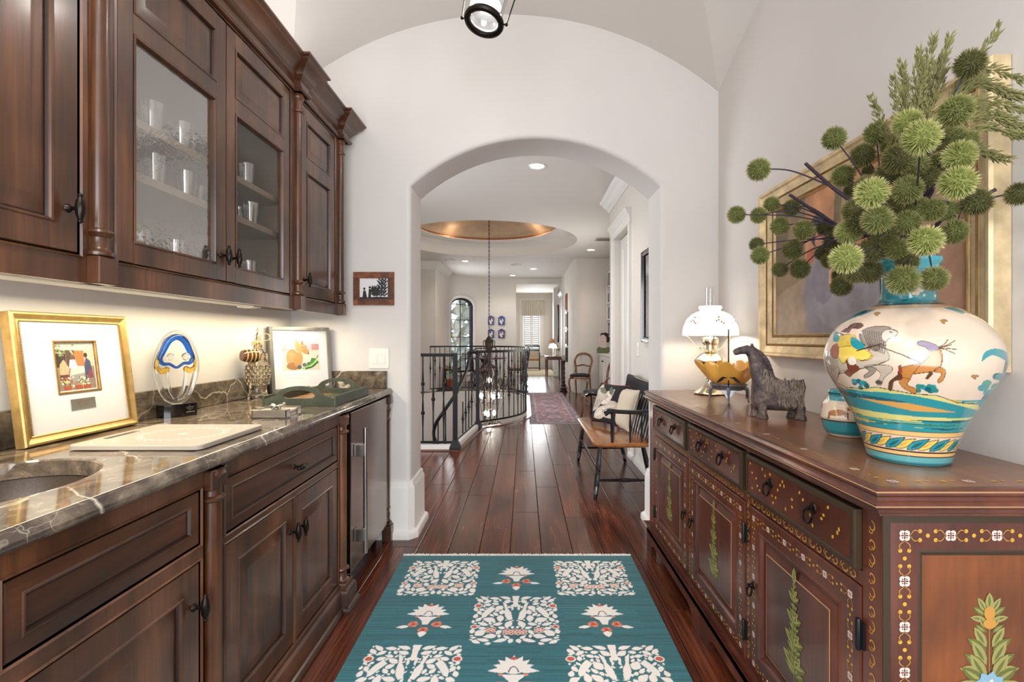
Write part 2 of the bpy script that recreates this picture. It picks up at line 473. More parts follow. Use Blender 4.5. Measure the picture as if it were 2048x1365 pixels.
class MB:
    def __init__(s, fr=None):
        s.v, s.f, s.mi, s.k, s.fr = [], [], [], 0, fr

    def pt(s, a, b, c):
        if s.fr:
            o, u, v, w = s.fr
            p = o + u * a + v * b + w * c
            s.v.append((p.x, p.y, p.z))
        else:
            s.v.append((a, b, c))
        return len(s.v) - 1

    def face(s, *ix):
        s.f.append(ix)
        s.mi.append(s.k)

    def quad(s, a, b, c, d):
        s.face(*[s.pt(*p) for p in (a, b, c, d)])

    def box(s, x0, x1, y0, y1, z0, z1, ch=0.0):
        if x1 < x0: x0, x1 = x1, x0
        if y1 < y0: y0, y1 = y1, y0
        if z1 < z0: z0, z1 = z1, z0
        if ch <= 0:
            i = [s.pt(x, y, z) for z in (z0, z1) for y in (y0, y1) for x in (x0, x1)]
            for q in ((0, 2, 3, 1), (4, 5, 7, 6), (0, 1, 5, 4), (2, 6, 7, 3), (0, 4, 6, 2), (1, 3, 7, 5)):
                s.face(*[i[k] for k in q])
            return
        ch = min(ch, (x1 - x0) / 2.01, (y1 - y0) / 2.01, (z1 - z0) / 2.01)
        I = {}
        for a in (0, 1):
            for b in (0, 1):
                for c in (0, 1):
                    X, Y, Z = (x0, x1)[a], (y0, y1)[b], (z0, z1)[c]
                    sx, sy, sz = (1 - 2 * a) * ch, (1 - 2 * b) * ch, (1 - 2 * c) * ch
                    I[a, b, c] = (s.pt(X, Y + sy, Z + sz), s.pt(X + sx, Y, Z + sz), s.pt(X + sx, Y + sy, Z))
        for a in (0, 1):
            s.face(*[I[a, b, c][0] for b, c in ((0, 0), (1, 0), (1, 1), (0, 1))])
            s.face(*[I[b, a, c][1] for b, c in ((0, 0), (1, 0), (1, 1), (0, 1))])
            s.face(*[I[b, c, a][2] for b, c in ((0, 0), (1, 0), (1, 1), (0, 1))])
        for a in (0, 1):
            for b in (0, 1):
                s.face(I[a, b, 0][0], I[a, b, 1][0], I[a, b, 1][1], I[a, b, 0][1])
                s.face(I[a, 0, b][0], I[a, 1, b][0], I[a, 1, b][2], I[a, 0, b][2])
                s.face(I[0, a, b][1], I[1, a, b][1], I[1, a, b][2], I[0, a, b][2])
        for q in I.values():
            s.face(*q)

    def strip(s, loops, closed=True, cap0=False, cap1=False):
        """loops: list of lists of point tuples of equal length; skins them."""
        L = [[s.pt(*p) for p in lp] for lp in loops]
        n = len(L[0])
        for a, b in zip(L, L[1:]):
            for i in range(n if closed else n - 1):
                j = (i + 1) % n
                s.face(a[i], a[j], b[j], b[i])
        if cap0: s.face(*L[0][::-1])
        if cap1: s.face(*L[-1])

    def rings(s, u0, u1, v0, v1, steps, cap=True, dark=()):
        if dark:                          # glazed grooves take the second material slot
            for i in range(len(steps) - 1):
                s.k = 1 if i in dark else 0
                s.rings(u0, u1, v0, v1, steps[i:i + 2], cap and i == len(steps) - 2)
            s.k = 0
            return
        loops = []
        for d, w in steps:
            loops.append([(u0 + d, v0 + d, w), (u1 - d, v0 + d, w), (u1 - d, v1 - d, w), (u0 + d, v1 - d, w)])
        s.strip(loops, True, False, cap)

    def lathe(s, prof, c=(0, 0, 0), n=24, ax=None, squash=(1, 1)):
        """profile of (radius, height) round an axis through c"""
        loops = []
        A = ax or ((1, 0, 0), (0, 1, 0), (0, 0, 1))
        A = [Vector(a) for a in A]
        C = Vector(c)
        for r, h in prof:
            lp = []
            for i in range(n):
                t = 2 * PI * i / n
                p = C + A[0] * (r * squash[0] * math.cos(t)) + A[1] * (r * squash[1] * math.sin(t)) + A[2] * h
                lp.append(tuple(p))
            loops.append(lp)
        s.strip(loops, True, prof[0][0] > 1e-6, prof[-1][0] > 1e-6)

    def lathe_open(s, prof, c=(0, 0, 0), n=24):
        loops = [[(c[0] + r * math.cos(2 * PI * i / n), c[1] + r * math.sin(2 * PI * i / n), c[2] + h) for i in range(n)] for r, h in prof]
        s.strip(loops, True)

    def tube(s, pts, r, n=8, closed=False, flat=1.0):
        pts = [Vector(p) for p in pts]
        m = len(pts)
        rr = r if isinstance(r, (list, tuple)) else [r] * m
        up = None
        loops = []
        for i in range(m):
            if closed:
                d = pts[(i + 1) % m] - pts[i - 1]
            else:
                d = pts[min(i + 1, m - 1)] - pts[max(i - 1, 0)]
            if d.length < 1e-9: d = Vector((0, 0, 1))
            d.normalize()
            if up is None:
                up = Vector((0, 0, 1)) if abs(d.z) < 0.9 else Vector((1, 0, 0))
            a = (up - d * up.dot(d))
            if a.length < 1e-6:
                a = d.orthogonal()
            a.normalize()
            up = a
            b = d.cross(a)
            loops.append([tuple(pts[i] + a * (rr[i] * math.cos(2 * PI * k / n)) + b * (rr[i] * flat * math.sin(2 * PI * k / n))) for k in range(n)])
        if closed:
            loops.append(loops[0])
            s.strip(loops, True)
        else:
            s.strip(loops, True, True, True)

    def ball(s, c, r, n=12, m=8, rot=None):
        if not isinstance(r, (tuple, list)): r = (r, r, r)
        C = Vector(c)
        loops = []
        for j in range(m + 1):
            p = -PI / 2 + PI * j / m
            cp = max(math.cos(p), 1e-4)
            lp = []
            for i in range(n):
                t = 2 * PI * i / n
                q = Vector((r[0] * cp * math.cos(t), r[1] * cp * math.sin(t), r[2] * math.sin(p)))
                if rot is not None: q = rot @ q
                lp.append(tuple(C + q))
            loops.append(lp)
        s.strip(loops, True, True, True)

    def prism(s, poly, w0, w1):
        a = [s.pt(x, y, w0) for x, y in poly]
        b = [s.pt(x, y, w1) for x, y in poly]
        n = len(poly)
        for i in range(n):
            s.face(a[i], a[(i + 1) % n], b[(i + 1) % n], b[i])
        s.face(*a[::-1])
        s.face(*b)

    def flat(s, poly, w):
        s.face(*[s.pt(x, y, w) for x, y in poly])

    def sweep(s, path, prof, closed=False, caps=True):
        """profile (out, z) along a plan path (x, y); out = to the right of travel"""
        n = len(path)
        P2 = [Vector((p[0], p[1])) for p in path]
        loops = []
        for i in range(n):
            if closed or 0 < i < n - 1:
                d0 = (P2[i] - P2[i - 1]).normalized()
                d1 = (P2[(i + 1) % n] - P2[i]).normalized()
            elif i == 0:
                d0 = d1 = (P2[1] - P2[0]).normalized()
            else:
                d0 = d1 = (P2[i] - P2[i - 1]).normalized()
            n0 = Vector((d0.y, -d0.x))
            n1 = Vector((d1.y, -d1.x))
            b = n0 + n1
            k = 2 / max(b.length_squared, 0.3)
            loops.append([(P2[i].x + b.x * k * o, P2[i].y + b.y * k * o, z) for o, z in prof])
        if closed: loops.append(loops[0])
        L = [[s.pt(*p) for p in lp] for lp in loops]
        for a, b in zip(L, L[1:]):
            for i in range(len(prof) - 1):
                s.face(a[i], a[i + 1], b[i + 1], b[i])
        if caps and not closed:
            s.face(*L[0])
            s.face(*L[-1][::-1])

    def build(s, name, mats, parent=None, smooth=35, recalc=True, origin=None, kind=None, label=None, weld=False):
        if not isinstance(mats, (list, tuple)): mats = [mats]
        me = bpy.data.meshes.new(name)
        V = np.array(s.v, dtype=np.float64)
        if parent is not None:
            inv = np.array(wm(parent).inverted())
            V = V @ inv[:3, :3].T + inv[:3, 3]
            loc = None
        else:
            if origin is None:
                lo, hi = V.min(0), V.max(0)
                origin = ((lo[0] + hi[0]) / 2, (lo[1] + hi[1]) / 2, lo[2])
            V = V - np.array(origin)
            loc = origin
        me.from_pydata(V.tolist(), [], s.f)
        for m in mats:
            me.materials.append(M[m] if isinstance(m, str) else m)
        if len(mats) > 1:
            me.polygons.foreach_set('material_index', s.mi)
        if recalc and len(s.f) < 60000:
            b = bmesh.new()
            b.from_mesh(me)
            if weld: bmesh.ops.remove_doubles(b, verts=b.verts, dist=1e-6)
            bmesh.ops.recalc_face_normals(b, faces=b.faces)
            b.to_mesh(me)
            b.free()
        if smooth:
            me.shade_smooth()
            me.set_sharp_from_angle(angle=math.radians(smooth))
        me.update()
        o = bpy.data.objects.new(name, me)
        COL.objects.link(o)
        if parent is not None:
            o.parent = parent
            MW[o.name] = wm(parent)
        else:
            o.location = loc
            MW[o.name] = Matrix.Translation(Vector(loc))
        if kind or name in TINY: o['kind'] = kind or 'stuff'
        if label: o['label'] = label
        return o


def tag(o, label, cat, group=None):
    o['label'] = label
    o['category'] = cat
    if group: o['group'] = group
    return o


def thing(name, loc, label, cat, group=None, rot=0.0):
    o = bpy.data.objects.new(name, None)
    o.empty_display_size = 0.1
    o.location = loc
    o.rotation_euler = (0, 0, rot)
    COL.objects.link(o)
    MW[o.name] = Matrix.Translation(Vector(loc)) @ Matrix.Rotation(rot, 4, 'Z')
    return tag(o, label, cat, group)


def struct(o):
    o['kind'] = 'structure'
    return o


def dup(root, loc, rot=0.0, label=None, group=None):
    r = root.copy()
    COL.objects.link(r)
    r.location = loc
    r.rotation_euler = (0, 0, rot)
    if label: r['label'] = label
    if group: r['group'] = group
    MW[r.name] = Matrix.Translation(Vector(loc)) @ Matrix.Rotation(rot, 4, 'Z')
    for ch in list(root.children):
        c = ch.copy()
        COL.objects.link(c)
        c.parent = r
        for g in list(ch.children):
            d = g.copy()
            COL.objects.link(d)
            d.parent = c
    return r


def bez(p0, p1, p2, p3, n=10):
    p0, p1, p2, p3 = map(Vector, (p0, p1, p2, p3))
    out = []
    for i in range(n + 1):
        t = i / n
        out.append(tuple(p0 * (1 - t) ** 3 + p1 * 3 * t * (1 - t) ** 2 + p2 * 3 * t * t * (1 - t) + p3 * t ** 3))
    return out


def arcpts(cx, cy, r, a0, a1, n):
    return [(cx + r * math.cos(math.radians(a0 + (a1 - a0) * i / n)), cy + r * math.sin(math.radians(a0 + (a1 - a0) * i / n))) for i in range(n + 1)]


def catmull(pts, n=6, closed=False):
    pts = [Vector(p) for p in pts]
    m = len(pts)
    out = []
    for i in range(m if closed else m - 1):
        a = pts[(i - 1) % m] if closed or i > 0 else pts[0]
        b, c = pts[i], pts[(i + 1) % m]
        d = pts[(i + 2) % m] if closed or i + 2 < m else pts[-1]
        for k in range(n):
            t = k / n
            out.append(tuple(0.5 * (2 * b + (c - a) * t + (2 * a - 5 * b + 4 * c - d) * t * t + (3 * b - a - 3 * c + d) * t ** 3)))
    if not closed: out.append(tuple(pts[-1]))
    return out


class Canvas:
    """a small raster that colours the vertices of a printed or woven surface"""

    def __init__(s, w, h, res, bg):
        s.res = res
        s.W, s.H = int(round(w * res)) + 1, int(round(h * res)) + 1
        s.a = np.empty((s.H, s.W, 3))
        s.a[:] = S(bg) if isinstance(bg, str) else bg

    def col(s, c):
        return np.array(S(c) if isinstance(c, str) else c)

    def mask(s, pts):
        P_ = np.array(pts, float) * s.res
        x0, y0 = np.floor(P_.min(0)).astype(int) - 1
        x1, y1 = np.ceil(P_.max(0)).astype(int) + 2
        x0, y0, x1, y1 = max(x0, 0), max(y0, 0), min(x1, s.W), min(y1, s.H)
        if x1 <= x0 or y1 <= y0: return None
        X, Y = np.meshgrid(np.arange(x0, x1), np.arange(y0, y1))
        ins = np.zeros(X.shape, bool)
        n = len(P_)
        for i in range(n):
            ax, ay = P_[i]
            bx, by = P_[(i + 1) % n]
            if ay == by: continue
            c = (ay > Y) != (by > Y)
            ins ^= c & (X < (bx - ax) * (Y - ay) / (by - ay) + ax)
        return (slice(y0, y1), slice(x0, x1)), ins

    def poly(s, pts, c, alpha=1.0):
        m = s.mask(pts)
        if m is None: return
        sl, ins = m
        s.a[sl][ins] = s.a[sl][ins] * (1 - alpha) + s.col(c) * alpha

    def ell(s, cx, cy, rx, ry, c, rot=0.0, alpha=1.0, n=24):
        cr, sr = math.cos(rot), math.sin(rot)
        s.poly([(cx + rx * math.cos(t) * cr - ry * math.sin(t) * sr, cy + rx * math.cos(t) * sr + ry * math.sin(t) * cr) for t in [2 * PI * i / n for i in range(n)]], c, alpha)

    def leafpts(s, x, y, L, w, a):
        ca, sa = math.cos(a), math.sin(a)
        out = []
        for i in range(13):
            t = i / 12
            out.append((t * L, w * math.sin(PI * t ** 0.8)))
        for i in range(11, 0, -1):
            t = i / 12
            out.append((t * L, -w * math.sin(PI * t ** 0.8)))
        return [(x + p * ca - q * sa, y + p * sa + q * ca) for p, q in out]

    def leaf(s, x, y, L, w, a, c, alpha=1.0):
        s.poly(s.leafpts(x, y, L, w, a), c, alpha)

    def stroke(s, pts, w, c, alpha=1.0):
        for (ax, ay), (bx, by) in zip(pts, pts[1:]):
            d = math.hypot(bx - ax, by - ay)
            if d < 1e-9: continue
            nx, ny = -(by - ay) / d * w / 2, (bx - ax) / d * w / 2
            s.poly([(ax + nx, ay + ny), (bx + nx, by + ny), (bx - nx, by - ny), (ax - nx, ay - ny)], c, alpha)

    def mottled(s, amt, cells, seed=1):
        r = np.random.RandomState(seed)
        for k in (1, 2.3):
            gw, gh = max(2, int(s.W / s.res * cells * k)), max(2, int(s.H / s.res * cells * k))
            g = r.rand(gh + 1, gw + 1)
            yi = np.linspace(0, gh - 1e-6, s.H)
            xi = np.linspace(0, gw - 1e-6, s.W)
            y0, x0 = yi.astype(int), xi.astype(int)
            fy, fx = (yi - y0)[:, None], (xi - x0)[None]
            v = g[y0][:, x0] * (1 - fy) * (1 - fx) + g[y0 + 1][:, x0] * fy * (1 - fx) + g[y0][:, x0 + 1] * (1 - fy) * fx + g[y0 + 1][:, x0 + 1] * fy * fx
            s.a *= (1 + amt / k * (v - 0.5) * 2)[:, :, None]
        s.a = np.clip(s.a, 0, 1)


def gridmesh(name, pos, colors, mat, parent=None, wrap=False):
    """pos (H,W,3) world positions, colours (H,W,3) linear"""
    H, W = pos.shape[:2]
    V = pos.reshape(-1, 3)
    loc = None
    if parent is not None:
        inv = np.array(wm(parent).inverted())
        V = V @ inv[:3, :3].T + inv[:3, 3]
    else:
        lo, hi = V.min(0), V.max(0)
        loc = ((lo[0] + hi[0]) / 2, (lo[1] + hi[1]) / 2, lo[2])
        V = V - np.array(loc)
    idx = np.arange(H * W).reshape(H, W)
    if wrap:
        nx = np.roll(idx, -1, 1)
        q = np.stack([idx[:-1], nx[:-1], nx[1:], idx[1:]], -1).reshape(-1, 4)
    else:
        q = np.stack([idx[:-1, :-1], idx[:-1, 1:], idx[1:, 1:], idx[1:, :-1]], -1).reshape(-1, 4)
    me = bpy.data.meshes.new(name)
    me.vertices.add(H * W)
    me.vertices.foreach_set('co', V.astype(np.float32).ravel())
    me.loops.add(q.size)
    me.loops.foreach_set('vertex_index', q.astype(np.int32).ravel())
    me.polygons.add(len(q))
    me.polygons.foreach_set('loop_start', np.arange(0, q.size, 4, dtype=np.int32))
    me.polygons.foreach_set('loop_total', np.full(len(q), 4, np.int32))
    me.update(calc_edges=True)
    at = me.color_attributes.new('Col', 'FLOAT_COLOR', 'POINT')
    C = np.ones((H * W, 4), np.float32)
    C[:, :3] = colors.reshape(-1, 3)
    at.data.foreach_set('color', C.ravel())
    me.materials.append(M[mat])
    me.shade_smooth()
    me.validate()
    o = bpy.data.objects.new(name, me)
    COL.objects.link(o)
    if parent is not None:
        o.parent = parent
        MW[o.name] = wm(parent)
    else:
        o.location = loc
        MW[o.name] = Matrix.Translation(Vector(loc))
    return o


def flatgrid(name, cv, fr, w, h, mat, parent=None):
    """canvas laid on a plane: fr = (origin, u, v, w) with the lower left corner at the origin"""
    o, u, v, _ = [np.array(x) for x in fr]
    xs = np.linspace(0, w, cv.W)
    ys = np.linspace(0, h, cv.H)
    X, Y = np.meshgrid(xs, ys)
    return gridmesh(name, o + X[..., None] * u + Y[..., None] * v, cv.a, mat, parent)
# ------------------------------------------------------------------ large structure
XL, XR, YA, YB, YBACK = -1.47, 1.225, 3.15, 3.485, -2.05     # room sides, arch wall faces, back wall
HX, HZ = 1.15, 3.10                                          # hall right wall, hall ceiling


def well_front(x):
    """floor edge (y) of the stair well in front, for a given x"""
    if x < -0.78: return 5.63
    if x < -0.66: return 5.63 + (x + 0.78) / 0.12 * 1.35
    if x < 0.03: return 8.2 - math.sqrt(max(1.285 ** 2 - (x + 1.25) ** 2, 0.0001))
    return None


well = [(-2.54, 5.63), (-0.78, 5.63), (-0.66, 6.98)]
well += [p for p in arcpts(-1.25, 8.2, 1.285, -58, 0, 14)]
well += [p for p in arcpts(-1.25, 10.7, 1.285, 0, 180, 28)]

# floor: dark slab with individual oak planks as its children
mb = MB()
mb.box(-3.3, 2.6, -2.2, 5.63, -0.16, -0.022)
mb.box(0.035, 2.6, 5.63, 11.99, -0.16, -0.022)
mb.box(-3.3, 2.6, 11.99, 21.2, -0.16, -0.022)
mb.box(-3.3, -2.54, 5.63, 11.99, -0.16, -0.022)
front = [(-0.78, 5.63), (-0.66, 6.98)] + arcpts(-1.25, 8.2, 1.285, -58, 0, 14) + [(0.035, 5.63)]
mb.prism(front, -0.16, -0.022)
floor = struct(mb.build('floor', 'slab', smooth=0, origin=(0, 0, -0.022)))

joints = {-3: [2.62, 4.07, 4.48, 6.1], -2: [2.2, 3.99, 4.91, 6.9], -1: [2.9, 3.29, 5.40, 7.0], 0: [1.95, 3.6, 4.72, 6.6, 8.3, 10.0], 1: [2.55, 4.21, 5.9, 7.4, 9.1, 11.0],
          2: [2.0, 3.5, 4.95, 6.4, 8.2, 10.2], 3: [2.75, 3.78, 5.5, 7.1, 9.4, 11.3], 4: [2.3, 4.5, 5.8, 7.9, 9.8], 5: [2.6, 4.07, 6.3, 8.4, 10.5]}
PW, PX0, GAP = 0.1835, -0.0815, 0.0016
rnd = random.Random(3)


def plank(x0, x1, ya, yb, yb2=None):
    m = MB()
    x0 += GAP; x1 -= GAP; ya += GAP
    ch, z0, z1 = 0.0022, -0.021, 0.0
    e0, e1 = (yb - GAP, (yb2 if yb2 is not None else yb) - GAP)
    lo = [(x0, ya, z0), (x1, ya, z0), (x1, e1, z0), (x0, e0, z0)]
    mi = [(a, b, z1 - ch) for a, b, _ in lo]
    hi = [(x0 + ch, ya + ch, z1), (x1 - ch, ya + ch, z1), (x1 - ch, e1 - ch, z1), (x0 + ch, e0 - ch, z1)]
    m.strip([lo, mi, hi], True, False, True)
    m.build('plank', 'plank', floor, smooth=0, recalc=True)


for k in range(-9, 12):
    x0, x1 = PX0 + k * PW, PX0 + (k + 1) * PW
    ys = list(joints.get(k, []))
    if not ys:
        y = rnd.uniform(2.0, 3.4)
        while y < 11.5:
            ys.append(y)
            y += rnd.uniform(1.1, 2.0)
    y = 12.3 + rnd.uniform(0, 1)
    while y < 20:
        ys.append(y)
        y += rnd.uniform(1.8, 2.6)
    ys = sorted(ys)
    if k < -4: ys = [q for q in ys if q > 3.4]
    start = 0.9 if -5 <= k <= 5 else 3.0
    xc = (x0 + x1) / 2
    segs = []
    if xc < 0.03:
        segs = [(start, None), (12.0, 21.0)]
    else:
        segs = [(start, 21.0)]
    for a, b in segs:
        end0 = end1 = b
        if b is None:
            end0, end1 = well_front(x0), well_front(x1)
            if end1 is None: end1 = 8.15
        if end0 is None: continue
        cuts = [a] + [q for q in ys if a + 0.3 < q < min(end0, end1) - 0.3] + [None]
        for p, q in zip(cuts, cuts[1:]):
            if q is None: plank(x0, x1, p, end0, end1)
            else: plank(x0, x1, p, q)

# curved nosing and white kerb round the stair well
mb = MB()
mb.sweep(well, [(-0.002, 0.001), (-0.002, 0.012), (0.085, 0.012), (0.09, 0.001)], closed=True)
struct(mb.build('trim_1', 'plank', smooth=30))
mb = MB()
mb.sweep([(-2.54, 5.63), (-0.78, 5.63), (-0.66, 6.98)], [(-0.03, 0.0125), (-0.03, 0.06), (0.03, 0.06), (0.035, 0.0125)])
struct(mb.build('trim_2', 'trim', smooth=30))
mb = MB()
mb.strip([[(x, y, z) for x, y in well] for z in (-3.1, -0.16, 0.0)], True)
struct(mb.build('wall_stairwell', 'wall', smooth=30))
mb = MB()
mb.box(-2.8, 0.4, 5.3, 12.3, -3.2, -3.1)
struct(mb.build('floor_below', 'slab', smooth=0))

# arch wall
CXA, HWA, ZS, ZT = 0.074, 0.789, 2.213, 2.518
RA = (HWA ** 2 + (ZT - ZS) ** 2) / (2 * (ZT - ZS))
ZC = ZT - RA


def arch_contour(off, n=40):
    hw, r = HWA + off, RA + off
    a = math.asin(hw / r)
    zs = ZC + r * math.cos(a)
    pts = [(CXA - hw, z) for z in np.linspace(0, zs, 8)[:-1]]
    pts += [(CXA + r * math.sin(-a + 2 * a * i / n), ZC + r * math.cos(-a + 2 * a * i / n)) for i in range(n + 1)]
    pts += [(CXA + hw, z) for z in np.linspace(zs, 0, 8)[1:]]
    return pts


RB = 0.028
mb = MB()
prof = []
for i in range(6):
    t = PI / 2 * i / 5
    prof.append((RB * (1 - math.sin(t)), YA + RB * (1 - math.cos(t))))
prof2 = [(o, YA + YB - y) for o, y in prof[::-1]]
loops = [[(x, y, z) for x, z in arch_contour(o)] for o, y in prof + prof2]
mb.strip(loops, False)
for y in (YA, YB):
    c = arch_contour(RB)
    out = []
    for x, z in c:
        if z < ZC + (RA + RB) * math.cos(math.asin((HWA + RB) / (RA + RB))) - 1e-6:
            out.append((-3.3 if x < CXA else 2.6, z))
        else:
            out.append((x, 3.5))
    # end corner columns
    L = [[(x, y, z) for x, z in c], [(x, y, z) for x, z in out]]
    for i in range(len(c) - 1):
        if abs(out[i][0] - out[i + 1][0]) > 1.5:
            zc = 3.5
            xs = -3.3 if c[i][0] < CXA else 2.6
            mb.face(*[mb.pt(p[0], y, p[1]) for p in (c[i], out[i], (xs, zc), out[i + 1], c[i + 1])])
        else:
            mb.quad(L[0][i], L[0][i + 1], L[1][i + 1], L[1][i])
struct(mb.build('wall_arch', 'wall', smooth=40, recalc=False, origin=(CXA, YA, 0)))

# side walls and back wall with its wide opening
mb = MB()
mb.box(XL - 0.14, XL, YBACK, YA, 0, 3.5)
struct(mb.build('wall_left', 'wall', smooth=0))
mb = MB()
mb.box(XR, XR + 0.14, YBACK, YA, 0, 3.5)
struct(mb.build('wall_right', 'wall', smooth=0))
mb = MB()
mb.box(XL, -1.1, YBACK - 0.14, YBACK, 0, 3.5)
mb.box(0.9, XR, YBACK - 0.14, YBACK, 0, 3.5)
mb.box(-1.1, 0.9, YBACK - 0.14, YBACK, 2.75, 3.5)
struct(mb.build('wall_back', 'wall', smooth=0))

# groin vault
mb = MB()
x0v, wv_, ycv, hv = (XL + XR) / 2, (XR - XL) / 2, (YA + YBACK) / 2, (YA - YBACK) / 2
RV, ZAP = 2.1, 3.295
N = 48
zv = lambda u: ZAP - (RV - math.sqrt(RV * RV - (wv_ * u) ** 2))
ids = [[mb.pt(x0v + wv_ * (2 * i / N - 1), ycv + hv * (2 * j / N - 1), max(zv(2 * i / N - 1), zv(2 * j / N - 1))) for i in range(N + 1)] for j in range(N + 1)]
for j in range(N):
    for i in range(N):
        a, b, c, d = ids[j][i], ids[j][i + 1], ids[j + 1][i + 1], ids[j + 1][i]
        if (i < N / 2) == (j < N / 2):
            mb.face(a, b, c); mb.face(a, c, d)
        else:
            mb.face(a, b, d); mb.face(b, c, d)
struct(mb.build('ceiling', 'wall', smooth=6, recalc=False, origin=(x0v, ycv, ZAP)))

# baseboards with shoe, round both jambs of the arch
BASE = [(0, 0.352), (0.010, 0.352), (0.014, 0.343), (0.014, 0.330), (0.020, 0.318), (0.024, 0.306), (0.024, 0.062), (0.030, 0.05), (0.044, 0.042), (0.05, 0.03), (0.05, 0.0), (0, 0.0)]
jl, jr = CXA - HWA, CXA + HWA
c = 0.02


def round_plan(pts, r):
    return pts


mb = MB()
mb.sweep([(-3.2, YB), (jl - c, YB), (jl, YB - c), (jl, YA + c), (jl - c, YA), (XL, YA)], [(-o, z) for o, z in BASE])
struct(mb.build('baseboard_left', 'trim', smooth=30))
mb = MB()
mb.sweep([(XR, YA), (jr + c, YA), (jr, YA + c), (jr, YB - c), (jr + c, YB), (HX, YB)], [(-o, z) for o, z in BASE])
struct(mb.build('baseboard_right', 'trim', smooth=30))
mb = MB()
mb.sweep([(HX, YB), (HX, 5.33)], [(-o, z) for o, z in BASE])
mb.sweep([(HX, 6.5), (HX, 6.7), (1.8, 6.7)], [(-o, z) for o, z in BASE])
struct(mb.build('baseboard_hall', 'trim', smooth=30))
mb = MB()
mb.sweep([(XR, -1.9), (XR, 0.9)], [(o, z) for o, z in BASE])
struct(mb.build('baseboard_room', 'trim', smooth=30))

# ---- hall walls
DY0, DY1, DZ = 5.45, 6.33, 2.5      # hall door opening
mb = MB()
mb.box(HX, HX + 0.16, YB, DY0, 0, HZ)
mb.box(HX, HX + 0.16, DY1, 6.7, 0, HZ)
mb.box(HX, HX + 0.16, DY0, DY1, DZ, HZ)
mb.box(HX + 0.16, 2.4, 6.55, 6.7, 0, HZ)
struct(mb.build('wall_hall_right', 'hallwall', smooth=0))
mb = MB()
mb.box(HX + 0.55, HX + 0.6, 5.0, 6.5, 0, HZ)
struct(mb.build('wall_closet', 'hallwall', smooth=0))
mb = MB()                            # cream wall facing the camera, rounded corner, and on along the right side
plan = [(2.4, 11.5), (1.36, 11.5)] + [(1.35 + 0.2 * math.cos(math.radians(a)), 11.7 + 0.2 * math.sin(math.radians(a))) for a in (-90, -112, -135, -158, -180)] + [(HX, 13.0), (HX, 13.1)]
plan2 = [(HX, 13.1), (HX, 16.6)]
mb.strip([[(x, y, z) for x, y in plan] for z in (0, HZ)], False)
mb.strip([[(x, y, z) for x, y in plan2] for z in (0, HZ)], False)
mb.strip([[(1.15, 16.6, z), (1.15, 20.5, z)] for z in (0, HZ)], False)
struct(mb.build('wall_cream', 'hallwall', smooth=50, recalc=False))
CRN = [(0, 2.93), (-0.012, 2.93), (-0.016, 2.945), (-0.03, 2.955), (-0.034, 2.975), (-0.06, 3.0), (-0.085, 3.035), (-0.09, 3.05), (-0.11, 3.07), (-0.12, 3.085), (-0.12, 3.1), (0, 3.1)]
mb = MB()
mb.sweep([(HX, YB), (HX, 6.7), (2.3, 6.7)], CRN)
struct(mb.build('trim_3', 'trim', smooth=25))
mb = MB()
mb.sweep(plan[:-1] + plan2[1:], [(-o, z) for o, z in CRN])
struct(mb.build('trim_4', 'trim', smooth=25))
mb = MB()
mb.sweep(plan[:-1] + plan2[1:], [(o, z * 0.62) for o, z in BASE])
struct(mb.build('baseboard_cream', 'trim', smooth=25))
mb = MB()
mb.box(2.12, 2.24, 6.7, 11.5, 0, HZ)
struct(mb.build('wall_bookcase', 'hallwall', smooth=0))
# left side: wall facing us beyond the well, and the hall's far left
mb = MB()
mb.box(-3.3, -2.12, 12.0, 12.2, -3.1, HZ)
mb.box(-2.24, -2.12, 12.2, 14.4, 0, HZ)
struct(mb.build('wall_landing', 'hallwall', smooth=0))
mb = MB()
mb.box(-3.3, -3.16, YB, 3.7, 0, HZ)
mb.box(-3.3, -3.16, 5.6, 12.0, -3.1, HZ)
mb.box(-3.3, -3.16, 3.7, 5.6, 2.7, HZ)
struct(mb.build('wall_hall_left', 'hallwall', smooth=0))
mb = MB()
mb.sweep([(-3.2, 12.0), (-2.12, 12.0), (-2.12, 13.9)], [(-o, z) for o, z in CRN])
struct(mb.build('trim_5', 'trim', smooth=25))

# far bowed wall with the arched window, and the opening to the shuttered bay
bow = [(-2.3 + 2.05 * t, 13.95 + 1.5 * (1 - (1 - t) ** 2.0)) for t in np.linspace(0, 1, 25)]


def bow_at(t):
    return (-2.3 + 2.05 * t, 13.95 + 1.5 * (1 - (1 - t) ** 2.0))


AW0, AW1, AWS, AWT = 0.10, 0.385, 2.2, 2.44     # arched window span in t and its spring and top
mb = MB()
ts = sorted(set(list(np.linspace(0, 1, 25)) + list(np.linspace(AW0, AW1, 13))))
for a, b in zip(ts, ts[1:]):
    m_ = (a + b) / 2
    pa, pb = bow_at(a), bow_at(b)
    if AW0 <= m_ <= AW1:
        ha = AWS + (AWT - AWS) * math.sqrt(max(0, 1 - ((a - (AW0 + AW1) / 2) / ((AW1 - AW0) / 2)) ** 2))
        hb = AWS + (AWT - AWS) * math.sqrt(max(0, 1 - ((b - (AW0 + AW1) / 2) / ((AW1 - AW0) / 2)) ** 2))
        mb.quad((*pa, 0), (*pb, 0), (*pb, 0.25), (*pa, 0.25))
        mb.quad((*pa, ha), (*pb, hb), (*pb, HZ), (*pa, HZ))
    else:
        mb.quad((*pa, 0), (*pb, 0), (*pb, HZ), (*pa, HZ))
xe, ye = bow_at(1)
mb.quad((xe, ye, 0), (xe, ye + 0.3, 0), (xe, ye + 0.3, HZ), (xe, ye, HZ))
mb.quad((xe, ye + 0.3, 0), (xe - 0.35, ye + 0.3, 0), (xe - 0.35, ye + 0.3, HZ), (xe, ye + 0.3, HZ))
